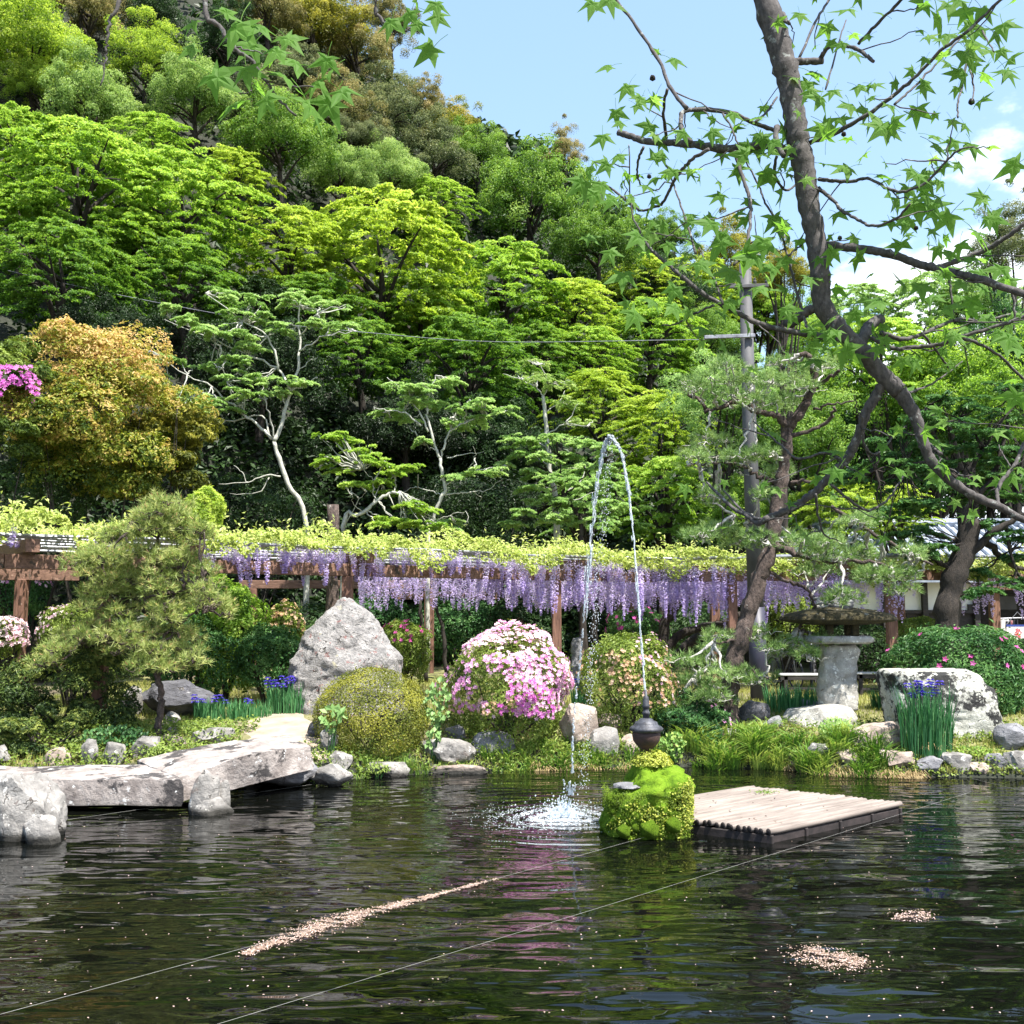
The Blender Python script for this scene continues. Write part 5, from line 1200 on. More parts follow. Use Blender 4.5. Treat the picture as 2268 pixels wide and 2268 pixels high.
ft = empty('fountain', (fc[0], FY, fz(1680)), 'black cast-iron fountain vase with a slim nozzle on the mossy rock', 'fountain')
FO = np.array(ft.location); k_ = FY / F
def prof(l): return [(r * k_, fz(y) - FO[2]) for r, y in l]
g = G(); lathe(g, prof([(0, 1682), (12, 1682), (13, 1676), (9, 1668), (12, 1660), (22, 1650), (29, 1640), (31, 1628), (30, 1620), (0, 1620)])); link('bowl', g.mesh('bowl', [M_rust], True), ft)
g = G(); lathe(g, prof([(0, 1621), (30, 1621), (36, 1617), (37, 1613), (33, 1609), (27, 1606), (25, 1602), (24, 1599), (17, 1596), (14, 1592), (8, 1590), (0, 1590)]), 40); link('lid', g.mesh('lid', [M_iron], True), ft)
g = G(); lathe(g, prof([(0, 1591), (7, 1591), (7, 1583), (8.5, 1582), (8.5, 1577), (6.5, 1575), (6.5, 1568), (8, 1567), (8, 1562), (7, 1560), (7, 1550), (6, 1548), (6, 1544), (3.2, 1541), (2.6, 1528), (0, 1528)])); link('nozzle', g.mesh('nozzle', [M_iron], True), ft)
# the jet
g = G()
up_ = [(1428, 1529), (1424, 1470), (1419, 1400), (1411, 1290), (1404, 1200), (1396, 1120), (1386, 1050), (1376, 1005), (1366, 982), (1357, 972)]
dn_ = [(1352, 968), (1346, 972), (1338, 992), (1329, 1030), (1322, 1080), (1315, 1130), (1309, 1200), (1303, 1270), (1297, 1330), (1291, 1380)]
def jet(pts, wd, Ya, Yb, jit):
    P = []; R = []
    for i, (x, y) in enumerate(pts):
        t = i / (len(pts) - 1); Y = Ya + (Yb - Ya) * t; P.append(U(x, y, Y)); R.append(np.interp(t, [0, 1], wd) / 2 / F * Y)
    tube(g, np.array(P) - FO, R, 8, k=7, jit=jit, rough=.3)
jet(up_, (2.2, 3.5), 11.0, 11.25, .004); jet(dn_, (3.5, 2), 11.25, 11.5, .008)
allj = [(x, y, 11.0 + .25 * i / 9) for i, (x, y) in enumerate(up_)] + [(x, y, 11.25 + .25 * i / 9) for i, (x, y) in enumerate(dn_)]
ja = np.array([U(*q) for q in allj]) - FO; jp, _ = smooth_path(ja, np.ones(len(ja)), 14); jt = np.linspace(0, 1, len(jp))
for k in range(330):
    i = int(rng.uniform(0, len(jp) - 9)); m_ = int(rng.integers(3, 9)); sp = .004 + .016 * jt[i]; q = jp[i:i + m_] + rng.normal(size=3) * sp
    tube(g, q, np.linspace(1, .3, m_) * rng.uniform(.003, .011) * (1.25 if .35 < jt[i] < .7 else .9), 5, k=2, jit=.003, rough=.3)
for x, y0, y1, w in [(1291, 1392, 1412, 6), (1289, 1420, 1432, 5), (1286, 1438, 1462, 6), (1284, 1470, 1482, 5), (1281, 1490, 1512, 6), (1277, 1520, 1548, 5), (1273, 1556, 1580, 6), (1270, 1590, 1622, 6), (1269, 1630, 1662, 7), (1268, 1668, 1712, 7), (1262, 1730, 1760, 9), (1268, 1738, 1762, 8), (1274, 1733, 1752, 4), (1256, 1740, 1752, 4), (1250, 1728, 1740, 3)]:
    jet([(x, y0), (x - .6, (y0 + y1) / 2), (x - .3, y1)], (w * .4, w * .75), 11.55, 11.6, .004)
def drops(C, s):
    V0 = np.array([(1, 0, 0), (-1, 0, 0), (0, 1, 0), (0, -1, 0), (0, 0, 1.4), (0, 0, -1.4)]); F0 = np.array([(0, 2, 4), (2, 1, 4), (1, 3, 4), (3, 0, 4), (2, 0, 5), (1, 2, 5), (3, 1, 5), (0, 3, 5)])
    n = len(C); V = (V0[None] * s[:, None, None] + C[:, None]).reshape(-1, 3); Fx = (F0[None] + (np.arange(n) * 6)[:, None, None]).reshape(-1, 3); g.add(V, [Fx])
n = 900; t = rng.uniform(0, 1, n); Q = np.array([U(np.interp(a, np.linspace(0, 1, 10), [p[0] for p in dn_]) + rng.normal() * 7, 968 + a * 780, 11.45) for a in t]); drops(Q - FO, rng.uniform(.002, .006, n))
link('water_jet', g.mesh('water_jet', [M_spray], True), ft)
g = G(); n = 420; r = rng.exponential(.16, n); a = rng.uniform(0, 6.28, n); zz = np.abs(rng.normal(size=n)) * .13 * np.exp(-r * 1.5)
drops(np.c_[SPL[0] + r * np.cos(a), SPL[1] + r * np.sin(a), zz + .01] - FO, rng.uniform(.003, .010, n))
for k in range(46):
    a = rng.uniform(0, 6.28); r0 = abs(rng.normal()) * .09; hgt = rng.uniform(.05, .22) * math.exp(-r0 * 5)
    b = SPL + np.array([r0 * math.cos(a), r0 * math.sin(a), 0]) - FO
    tube(g, [b, b + [math.cos(a) * .04, math.sin(a) * .04, hgt * .6], b + [math.cos(a) * .07, math.sin(a) * .07, hgt]], [.018, .012, .003], 5, k=3, jit=.004)
# low foam mounds and flecks on the surface
n = 6500; r = np.abs(rng.normal(size=n)) * .46; a = rng.uniform(0, 6.28, n); keep = (r < 1.15) & (np.sin(r * 30 + 2 * np.sin(a * 3)) + rng.normal(size=n) * .5 > -.2); r, a = r[keep], a[keep]; n = len(r)
leaves(g, np.c_[SPL[0] + r * np.cos(a) * 1.15, SPL[1] + r * np.sin(a), .006 + rng.uniform(0, .02, n) * np.exp(-r * 4)] - FO, UP + rng.normal(size=(n, 3)) * .12, .045 * rng.uniform(.3, 1.2, n) * np.exp(-r * .8), .02 * np.exp(-r * .8), .5, D=np.c_[-np.sin(a), np.cos(a), np.zeros(n)])
link('splash', g.mesh('splash', [M_spray]), ft)['kind'] = 'stuff'

# ------------------------------------------------------------------ bamboo raft
rf0 = np.array([2.56, 10.36]); rfA = np.array([4.41, 11.80]); rfB = np.array([1.03, 11.42])
rd = rfA - rf0; re = rfB - rf0; npole = 30
ra = empty('bamboo_raft', (*(rf0 + rd * .5 + re * .5), 0), 'flat raft of weathered bamboo poles floating right of the mossy rock', 'raft')
RA = np.array(ra.location); Lr = np.linalg.norm(rd); pitch = np.linalg.norm(re) / npole
polem = []
for v in range(4):
    g = G(); s = np.linspace(0, Lr, 12); rr = np.array([.031 + .0025 * (abs((x * 2.6 + v * .3) % 1 - .5) < .08) for x in s])
    P = np.c_[s, np.zeros(12), .006 * np.sin(s * 2 + v)]
    P_, R_ = tube(g, P, rr, 10, k=2); 
    me_ = g.mesh('bamboo_pole', [M_bam, M_bamend], True); 
    mi = np.zeros(len(me_.polygons), int); 
    for p_ in me_.polygons:
        if len(p_.vertices) == 3: mi[p_.index] = 1
    me_.polygons.foreach_set('material_index', mi.astype(np.int32)); polem.append(me_)
ang = math.atan2(rd[1], rd[0])
for k in range(npole):
    p = rf0 + re * ((k + .5) / npole) + rd / Lr * rng.uniform(-.03, .03)
    o = link('bamboo_pole', polem[k % 4], ra, np.array([p[0], p[1], .115 + rng.normal() * .003]) - RA); o.rotation_euler = (rng.uniform(0, 6), 0, ang + rng.normal() * .004)
g = G()
for f in (.012, .25, .5, .75, .985):
    a = rf0 + rd * f; b = a + re; beam(g, (a[0], a[1], .020), (b[0], b[1], .020), .05, .118)
link('crosspiece', g.mesh('crosspiece', [M_bamend], origin=RA), ra)
g = G()
for k in range(6):
    p = rf0 + re * (.03 + .19 * k) + rd * .02; b = p + rd * .96; beam(g, (p[0], p[1], .012), (b[0], b[1], .012), .07, .12)
link('float', g.mesh('float', [M_bamend], origin=RA), ra)
g = G()
for c in ((.3, .75), (.36, .72), (.28, .7)):
    p = rf0 + rd * .93 * c[1] + re * c[0]
n = 60; f1 = rng.normal(size=n) * .03 + .82; f2 = rng.normal(size=n) * .03 + .72
C = rf0 + np.outer(f1, rd) + np.outer(f2, re); leaves(g, np.c_[C, np.full(n, .165)], UP + rng.normal(size=(n, 3)) * .8, .04, .012, rng.uniform(.3, 1, n))
tag(link('raft_grass', g.mesh('raft_grass', [K['grass']])), 'tiny grass tuft sprouting on the back edge of the raft', 'grass')
g = G(); n = 26; C = rf0 + np.outer(rng.uniform(.1, .9, n), rd) + np.outer(rng.uniform(.1, .95, n), re); leaves(g, np.c_[C, np.full(n, .152)], UP + rng.normal(size=(n, 3)) * .2, .03, .018, rng.uniform(0, .3, n))
tag(link('dead_leaves', g.mesh('dead_leaves', [leaf_mat('dead_leaf', [(.06, .03, .02), (.14, .07, .04)], .1)])), 'scattered brown dead leaves on the raft', 'leaves', kind='stuff')

# ------------------------------------------------------------------ utility pole, cable, house, benches, bicycles
PY = 19.5
pb = U(1681, 1545, PY); pz = gz(pb[0], PY); up = empty('utility_pole', (pb[0], PY, pz), 'tall grey concrete utility pole standing behind the middle pine', 'pole')
PO = np.array(up.location)
def pp(px, py): p = U(px, py, PY) - PO; return p
g = G(); tube(g, [pp(1683, 1545) - [0, 0, .2], pp(1674, 1345)], [.170, .160], 20, k=1); link('sleeve', g.mesh('sleeve', [solid_mat('dark_blue_sleeve', (.02, .02, .035), (.05, .05, .08), 3, .5, .15, .003, (1, 1, .4))], True), up)
g = G(); tube(g, [pp(1674, 1345), pp(1660, 950), pp(1650, 585)], [.150, .135, .115], 20, k=1); link('shaft', g.mesh('shaft', [M_pole], True), up)
g = G(); a = pp(1556, 752); b = pp(1668, 748); beam(g, a + [0, -.16, 0], b + [0, -.16, 0], .06, .07); link('crossarm', g.mesh('crossarm', [M_metal]), up)
g = G(); a = pp(1606, 640); b = pp(1698, 637); beam(g, a + [0, -.14, 0], b + [0, -.14, 0], .06, .07)
for px in (1606, 1632, 1668, 1694): lathe(g, [(0, 0), (.03, 0), (.035, .04), (.02, .06), (.03, .09), (0, .11)], 8, pp(px, 632) + [0, -.14, 0])
link('insulator_arm', g.mesh('insulator_arm', [M_pole]), up)
g = G(); Pc = [U(-150, 560, 30), U(200, 640, 29), U(560, 708, 27.5), U(830, 738, 26), U(1100, 757, 24), U(1560, 752, 19.5)]; o_ = Pc[0]
tube(g, np.array(Pc) - o_, .008, 4, k=5); tag(link('overhead_cable', g.mesh('overhead_cable', [M_metal]), None, o_), 'thin overhead cable crossing in front of the wooded hill', 'cable')

HY = 27.0
hx0 = U(1860, 1300, HY)[0]; hx1 = hx0 + 11; hz = .55
hs = empty('house', ((hx0 + hx1) / 2, HY + 3, hz), 'dark timber house with white plaster band and blue-grey tiled roof behind the right trees', 'house')
HO = np.array(hs.location)
def hp(name, fn, mat): 
    g = G(); fn(g); o = link(name, g.mesh(name, [mat], origin=HO), hs); return o
ox = U(2166, 1300, HY)[0]
hp('board_wall', lambda g: [box(g, (hx0 + k * .22, HY + .05 + .012 * (k % 2), hz), (hx0 + k * .22 + .217, HY + .10, 2.27), mi=0) for k in range(int((ox - hx0) / .22))], M_dwood)['kind'] = 'stuff'
hp('plaster_band', lambda g: box(g, (hx0, HY + .06, 2.273), (ox, HY + .14, 3.1)), M_plaster)
hp('back_wall', lambda g: box(g, (hx0 + .2, HY + 5.9, hz), (hx1, HY + 6, 3.1)), M_dwood)
hp('side_wall', lambda g: box(g, (ox - .05, HY + .15, hz), (ox + .03, HY + 5.88, 3.1)), M_dwood)
for px in (1868, 1958, 2046, 2160, 2290): x = U(px, 1300, HY)[0]; hp('post', lambda g: box(g, (x - .07, HY - .08, hz), (x + .07, HY + .045, 3.1), bev=.006), M_dwood)
hp('rail', lambda g: box(g, (hx0, HY - .03, 2.20), (ox, HY + .04, 2.29)), M_dwood)
x = U(2172, 1300, HY)[0]; hp('window_board', lambda g: box(g, (x - .35, HY - .02, 2.28), (x - .08, HY + .05, 2.44)), M_dwood)
x = U(2245, 1300, HY)[0]; hp('sign_board', lambda g: box(g, (x - .25, HY + .6, 2.3), (x + .35, HY + .64, 2.65)), solid_mat('grey_board', (.05, .05, .055), (.08, .08, .09), 3, .7, .1))
def roofside(g, y0, z0, y1, z1):
    n = Vector((0, y1 - y0, z1 - z0)).normalized()
    V = [(hx0 - .8, y0, z0), (hx1 + .6, y0, z0), (hx1 + .6, y1, z1), (hx0 - .8, y1, z1)]; V = [(a, b, c) for a, b, c in V] + [(a, b, c - .12) for a, b, c in V]
    g.add(V, [[(0, 1, 2, 3), (7, 6, 5, 4), (0, 4, 5, 1), (1, 5, 6, 2), (2, 6, 7, 3), (3, 7, 4, 0)]])
hp('roof', lambda g: (roofside(g, HY - .45, 3.12, HY + 3, 4.75), roofside(g, HY + 3.003, 4.75, HY + 6.9, 2.95)), M_tile)
def ribs(g):
    for k in range(46):
        x = hx0 - .75 + k * .27; tube(g, [(x, HY - .47, 3.145), (x, HY + 2.98, 4.775)], .055, 6, k=1)
    tube(g, [(hx0 - .85, HY + 3, 4.84), (hx1 + .65, HY + 3, 4.84)], .13, 8, k=1)
hp('roof_tiles', ribs, M_tile)['kind'] = 'stuff'
hp('floor', lambda g: box(g, (ox + .05, HY + .1, hz), (hx1, HY + 5.88, hz + .25)), M_dwood)
# cloth banner beside the house
bx = U(2165, 1300, 25.3); by = 25.3; k2 = by / F
bn = empty('shop_banner', (U(2190, 1400, by)[0], by, gz(bx[0], by)), 'white cloth banner with red letters and a blue hem leaning by the right rear post', 'banner'); BNO = np.array(bn.location)
g = G(); x0, x1 = U(2166, 0, by)[0] - BNO[0], U(2214, 0, by)[0] - BNO[0]; zt = U(0, 1388, by)[2] - BNO[2]; zb_ = U(0, 1440, by)[2] - BNO[2]; box(g, (x0, -.01, zb_), (x1, .01, zt)); link('cloth', g.mesh('cloth', [M_white]), bn)
g = G(); box(g, (x0 - .005, -.014, zt + .002), (x1 + .005, .014, zt + .05)); link('hem', g.mesh('hem', [M_blue]), bn)
g = G(); tube(g, [(x0, 0, zt + .05), ((x0 + x1) / 2, 0, zt + .36), (x1, 0, zt + .05)], .008, 5, k=1); link('hanger', g.mesh('hanger', [M_metal]), bn)
for ch, yy in (('あ', 1400), ('き', 1413)):
    cu = bpy.data.curves.new('lettering', 'FONT'); cu.body = ch; cu.size = .22; cu.extrude = .002; cu.align_x = 'CENTER'; cu.align_y = 'CENTER'; cu.materials.append(M_red)
    tmp = bpy.data.objects.new('lettering', cu); S.collection.objects.link(tmp); bpy.context.view_layer.update(); me_ = bpy.data.meshes.new_from_object(tmp.evaluated_get(bpy.context.evaluated_depsgraph_get())); bpy.data.objects.remove(tmp); o = bpy.data.objects.new('lettering', me_); S.collection.objects.link(o); o.parent = bn; o.rotation_euler = (math.pi / 2, 0, 0); o.location = (U(2189, 0, by)[0] - BNO[0], -.02, U(0, yy, by)[2] - BNO[2])
# white sheet and dark coat hanging right of the post
rk = empty('clothes_rack', (U(2240, 0, 25.6)[0], 25.6, gz(12, 25.6)), 'rack with a white sheet and a dark patterned coat in the shade by the house', 'rack'); RK = np.array(rk.location)
def sheet(g, px0, px1, y0, y1, Y, fold=.03, taper=0.0):
    n, m = 12, 8; V = []
    for j in range(m):
        for i in range(n):
            u = i / (n - 1); v = j / (m - 1); px = px0 + (px1 - px0) * (u + taper * (u - .5) * v); p = U(px, y0 + (y1 - y0) * v, Y); V.append((p[0], Y + fold * math.sin(u * 14 + v * 2), p[2]))
    V = np.array(V); V = np.concatenate([V, V + [0, .012, 0]]) - RK; q = [(j * n + i, (j + 1) * n + i, (j + 1) * n + i + 1, j * n + i + 1) for j in range(m - 1) for i in range(n - 1)]; q += [tuple(a + n * m for a in f[::-1]) for f in q]; g.add(V, [q])
g = G(); sheet(g, 2212, 2236, 1372, 1432, 25.5); link('sheet', g.mesh('sheet', [M_white], True), rk)
g = G(); sheet(g, 2228, 2240, 1376, 1392, 25.35, .02); sheet(g, 2240, 2256, 1372, 1418, 25.45, .04, .4); link('coat', g.mesh('coat', [M_dark], True), rk)
g = G(); sheet(g, 2236, 2244, 1374, 1422, 25.42, .02); link('patterned_lining', g.mesh('patterned_lining', [solid_mat('red_white_print', (.5, .03, .06), (.7, .6, .6), 14, .8, 0)], True), rk)
g = G(); a = U(2208, 1370, 25.6) - RK; b = U(2275, 1368, 25.6) - RK; tube(g, [a, b], .015, 6, k=1); tube(g, [a, (a[0], 0, 0)], .015, 6, k=1); tube(g, [b, (b[0], 0, 0)], .015, 6, k=1); link('frame', g.mesh('frame', [M_metal]), rk)
tb_ = U(2262, 1425, 24.9); g = G(); box(g, (-.5, -.4, .5), (.6, .4, .56), bev=.01); box(g, (-.52, -.42, .25), (.62, -.40, .563)); 
tt_ = empty('cloth_table', (tb_[0], 24.9, gz(tb_[0], 24.9)), 'low table under a salmon pink cloth at the right edge', 'table'); link('cloth', g.mesh('cloth', [M_salmon]), tt_)
g = G(); [box(g, (x, y, 0), (x + .05, y + .05, .499)) for x in (-.45, .5) for y in (-.35, .3)]; link('legs', g.mesh('legs', [M_dwood]), tt_)

def bench(px0, px1, ytop, Y, label):
    a = U(px0, ytop, Y); b = U(px1, ytop, Y); z0 = gz(a[0], Y); w = b[0] - a[0]; h = a[2] - z0
    r = empty('bench', ((a[0] + b[0]) / 2, Y, z0), label, 'bench', 'low black benches on the lawn behind the lantern')
    g = G(); box(g, (-w / 2, -.2, h - .03), (w / 2, .2, h), bev=.006); link('seat', g.mesh('seat', [solid_mat('worn_seat_board', (.30, .30, .32), (.5, .5, .52), 5, .5, .1)]), r)
    g = G(); box(g, (-w / 2 + .01, -.19, h - .11), (w / 2 - .01, -.15, h - .033)); box(g, (-w / 2 + .01, .15, h - .11), (w / 2 - .01, .19, h - .033)); link('apron', g.mesh('apron', [M_dwood]), r)
    for sx in (-.38, .38):
        for sy in (-.16, .16): g = G(); box(g, (sx * w - .035, sy - .03, 0), (sx * w + .035, sy + .03, h - .036)); link('leg', g.mesh('leg', [M_dwood]), r)
    g = G(); box(g, (-.38 * w + .037, -.165, .10), (.38 * w - .037, -.135, .14)); link('stretcher', g.mesh('stretcher', [M_dwood]), r)
bench(1722, 1832, 1492, 20.6, 'low black bench in the gap between the utility pole and the lantern'); bench(1890, 1972, 1489, 21.2, 'low black bench between the lantern pillar and the right pergola post')

def bicycle(px, Y, ang, label):
    c = U(px, 1450, Y); r = empty('bicycle', (c[0], Y, gz(c[0], Y)), label, 'bicycle', 'bicycles parked behind the benches'); r.rotation_euler = (0, 0, ang)
    def wheel(y):
        g = G(); a = np.linspace(0, 2 * np.pi, 25); tube(g, np.c_[np.zeros(25), y + .31 * np.cos(a), .33 + .31 * np.sin(a)], .02, 6, k=1); w = link('wheel', g.mesh('wheel', [M_dark], True), r)
        g = G(); 
        for k in range(14): b = k * math.pi / 7; tube(g, [(0, y, .33), (0, y + .3 * math.cos(b), .33 + .3 * math.sin(b))], .003, 3, k=1)
        link('spokes', g.mesh('spokes', [M_metal]), w)
    wheel(-.52); wheel(.52)
    g = G()
    for p in ([(0, .52, .33), (0, .02, .30), (0, .12, .82)], [(0, .12, .82), (0, .52, .33)], [(0, .02, .30), (0, -.38, .80)], [(0, .10, .70), (0, -.36, .72)], [(0, -.52, .33), (0, -.36, .95)]): tube(g, p, .018, 6, k=1)
    link('frame', g.mesh('frame', [M_metal], True), r)
    g = G(); tube(g, [(-.28, -.25, 1.0), (-.15, -.36, 1.03), (0, -.36, .96), (.15, -.36, 1.03), (.28, -.25, 1.0)], .014, 6, k=3); link('handlebar', g.mesh('handlebar', [M_metal], True), r)
    g = G(); box(g, (-.09, .02, .86), (.09, .28, .92), bev=.025); tube(g, [(0, .13, .8), (0, .14, .87)], .015, 6, k=1); link('saddle', g.mesh('saddle', [M_dark]), r)
    g = G(); box(g, (-.17, -.78, .70), (.17, -.44, .94), bev=.02); link('basket', g.mesh('basket', [M_dark]), r)
    return r
bicycle(1736, 22.3, math.radians(12), 'dark bicycle with a loaded front basket parked behind the left bench'); bicycle(1800, 23.2, math.radians(-20), 'second bicycle half hidden behind the lantern pillar')

# ------------------------------------------------------------------ grasses, irises, small plants
def blades(g, base, n, h, spread, rad, w=.012, droop=.4, t0=.5, lean=None):
    """curved grass blades, two segments each"""
    a = rng.uniform(0, 6.28, n); r = np.sqrt(rng.uniform(0, 1, n)); P0 = np.c_[base[0] + rad[0] * r * np.cos(a), base[1] + rad[1] * r * np.sin(a), np.zeros(n)]; P0[:, 2] = ground_z(P0[:, 0], P0[:, 1]) if len(base) == 2 else base[2]
    d = nrm(np.c_[np.cos(a) * rng.uniform(.2, 1, n), np.sin(a) * rng.uniform(.2, 1, n), np.zeros(n)] + rng.normal(size=(n, 3)) * [.5, .5, 0] + (np.array(lean) if lean is not None else 0))
    H = h * rng.uniform(.55, 1.1, n)[:, None]; s = np.cross(d, UP); s = nrm(s + rng.normal(size=s.shape) * .3); W_ = w * rng.uniform(.7, 1.2, (n, 1))
    P1 = P0 + UP * H * .6 + d * H * spread * .35; P2 = P0 + UP * H * (1 - droop) + d * H * spread
    V = np.stack([P0 - s * W_ / 2, P0 + s * W_ / 2, P1 + s * W_ / 2, P1 - s * W_ / 2, P2], 1).reshape(-1, 3); i = np.arange(n)[:, None] * 5
    t = np.clip(t0 + rng.normal(size=n) * .22, 0, 1)
    g.add(V, [i + np.array([0, 1, 2, 3])], t); g.add(V, [i + np.array([3, 2, 4])], t)
def shore(x): return np.interp(x, SH[:, 0], SH[:, 1])
g = G()
for x in np.concatenate([rng.uniform(-.6, 2.3, 80), rng.uniform(2.6, 5.2, 95)]):
    y = shore(x) + rng.uniform(-.08, .75 if x > 2.4 else .45); blades(g, (x, y), 60 if x > 2.4 else 32, (rng.choice([.10, .15, .22, .34, .44]) if x > 2.4 else rng.uniform(.08, .24)), .75, (.10, .09), .017, .2, rng.uniform(.1, 1.0), lean=(0, -.5, 0))
for x in rng.uniform(-2.4, -.6, 14): blades(g, (x, shore(x) + rng.uniform(0, .3)), 60, .18, .6, (.1, .1), .01, .3, .6)
tag(link('bank_grass', g.mesh('bank_grass', [K['grass']])), 'fresh green grass spilling over the pond bank', None, kind='stuff')
g = G()
for x in np.concatenate([rng.uniform(3.9, 5.6, 26), rng.uniform(0, 2.2, 14)]): blades(g, (x, shore(x) + rng.uniform(-.1, .05)), 60, .17, .8, (.12, .06), .009, .75, .5, lean=(0, -1.2, 0))
blades(g, (5.95, 14.85), 160, .30, 1.1, (.22, .12), .012, .75, .5)
tag(link('dry_grass', g.mesh('dry_grass', [K['straw']])), 'dry straw-coloured grass hanging over the waterline', None, kind='stuff')
g = G(); n = 80000; x = rng.uniform(-9, 12, n); y = shore(x) + .1 + rng.uniform(0, 1, n) ** 1.6 * 11
k = (np.abs(x) < y * .56) & ~((np.abs(x - np.interp(y, [14.1, 15.2, 17.4], [-2.95, -3.3, -4.1])) < .65) & (y < 17.4)); x, y = x[k], y[k]; n = len(x); hh = rng.uniform(.04, .12, n) * (1 + .5 * np.sin(x * 2.1) * np.sin(y * 1.7))
P0 = np.c_[x, y, ground_z(x, y) - .01]; s = nrm(np.c_[rng.normal(size=(n, 2)), np.zeros(n)]); tip = P0 + np.c_[rng.normal(size=(n, 2)) * .03, hh]
g.add(np.stack([P0 - s * .009, P0 + s * .009, tip], 1).reshape(-1, 3), [np.arange(n * 3).reshape(-1, 3)], np.clip(.55 + .2 * np.sin(x * 1.1 + y) + rng.normal(size=n) * .2, 0, 1))
tag(link('lawn_grass', g.mesh('lawn_grass', [leaf_mat('lawn_blade', [(.10, .14, .03), (.24, .27, .06), (.40, .38, .12)], .3)])), 'short yellowish lawn grass around the stones', None, kind='stuff')
# creeping leaves among the shore stones
g = G(); 
def creep(x0, x1, d0, d1, n, L=.055, h=.12, t=.5):
    x = rng.uniform(x0, x1, n); y = shore(x) + rng.uniform(d0, d1, n); k = (.5 + .5 * np.sin(x * 3.3 + 2 * np.sin(y * 3)) * np.sin(y * 3.9 + x)) > rng.uniform(0, .9, n); x, y = x[k], y[k]
    leaves(g, np.c_[x, y, ground_z(x, y) + rng.uniform(.01, h, len(x))], UP + np.array([0, -.4, 0]) + rng.normal(size=(len(x), 3)) * .5, L * rng.uniform(.7, 1.3, len(x)), L * .6, np.clip(t + rng.normal(size=len(x)) * .25, 0, 1))
creep(-7.5, -3.8, .0, 1.9, 14000, h=.2); creep(-3, 2.4, .0, .8, 6000); creep(2.6, 9, .05, 1.0, 8000); creep(2.4, 9, .8, 2.2, 5000, t=.3); creep(-2, 2.3, .8, 2.6, 5000, t=.25)
tag(link('ground_cover', g.mesh('ground_cover', [K['azl']])), 'low creeping leaves between the shore stones', None, kind='stuff')

def iris(label, px, pyb, w, h, nb, nf, rad=None, dy=.12, t=.5):
    c = ground_hit(px, pyb); Y = c[1]; H = h / F * Y; rx = w / 2 / F * Y
    r = empty('iris_clump', c, label, 'iris'); g = G()
    blades(g, (0, 0, -.03), nb, H, .16, (rx, rad or max(rx * .5, .12)), .018, .06, t); link('blades', g.mesh('blades', [K['iris']]), r)
    for k in range(nf):
        x = rng.uniform(-1, 1) * rx * .95; y = rng.uniform(-1, .3) * dy; z = H * rng.uniform(.74, 1.0)
        g = G(); tube(g, [(x, y, 0), (x + .01, y, z)], .004, 4, k=1, tint=0.3, mi=1); C = np.array([[x, y, z]] * 6)
        A = np.arange(6) * math.pi / 3; Dd = np.c_[np.cos(A), np.sin(A), np.where(np.arange(6) % 2, .9, -.5)]
        leaves(g, C + Dd * .03, np.c_[-np.cos(A) * .2, -np.sin(A) * .2, np.ones(6)], .075, .05, rng.uniform(.1, .9, 6), 0, .3, D=Dd * [1, 1, 1.6]); link('flower', g.mesh('flower', [K['irisf'], K['iris']]), r)
iris('left part of the iris bed with a few violet flowers beside the dark boulder', 462, 1598, 66, 58, 260, 8)
iris('middle of the iris bed in front of the sandy path with one low flower', 545, 1592, 110, 48, 340, 3)
iris('iris clump full of violet-blue flowers left of the clipped olive shrub', 640, 1580, 100, 78, 380, 22)
iris('iris clump with dark blue flowers between the pink and the peach azalea', 1287, 1572, 44, 66, 150, 7)
iris('tall iris clump with blue flowers in front of the lichened boulder', 2052, 1672, 112, 165, 330, 16, t=.4)
iris('bed of iris leaves without flowers behind the mossy boulder', 1760, 1572, 130, 60, 420, 0, rad=.5, t=.25)
iris('short iris leaves without flowers left of the big green azalea', 1960, 1572, 60, 52, 200, 0, t=.25)
iris('iris leaves without flowers behind the path at the pointed stone', 555, 1520, 90, 26, 260, 0, t=.45)
def leafy(label, px, py, w, h, Y, mat, n, L, name='leafy_plant', stems=6):
    c = U(px, py, Y); rx, rz = w / 2 / F * Y, h / 2 / F * Y; z0 = gz(c[0], Y); r = empty(name, (c[0], Y, z0), label, 'plant'); g = G(); C0 = c - [c[0], Y, z0]
    P = nrm(rng.normal(size=(n, 3))) * rng.uniform(.3, 1, (n, 1)) ** .5 * [rx, rx * .5, rz] + C0
    leaves(g, P, np.array([0, -.7, .6]) + rng.normal(size=P.shape) * .4, L * rng.uniform(.6, 1.2, n), L * .65, rng.uniform(.2, 1, n), D=np.array([0, -.3, -1]) + rng.normal(size=P.shape) * .5, droop=.1); link('leaves', g.mesh('leaves', [K[mat]]), r)
    g = G()
    for k in range(stems): e = P[rng.integers(n)]; tube(g, [(rng.normal() * .03, 0, -.05), e * [.5, .5, .6], e], [.007, .005, .003], 4, k=3, tint=.3)
    link('stems', g.mesh('stems', [K['azd']]), r)
leafy('broad-leaved plant climbing the right side of the clipped olive shrub', 968, 1560, 60, 120, 15.0, 'fuki', 95, .10)
leafy('broad-leaved plant at the left foot of the clipped olive shrub', 735, 1590, 70, 60, 14.35, 'fuki', 26, .13)
leafy('broad green leaves at the lower right foot of the clipped olive shrub', 962, 1640, 40, 50, 14.85, 'fuki', 26, .10)
leafy('small bright green plant at the pond edge under the left shore stone', 835, 1702, 60, 24, 14.3, 'azl', 160, .04)
leafy('bushy blue-green plant in front of the lantern base boulder', 1852, 1618, 78, 62, 15.2, 'cherry', 700, .045)
leafy('yellow-green weed tuft beside the waterline right of the dry grass', 1935, 1682, 110, 40, 14.7, 'azl', 600, .05)
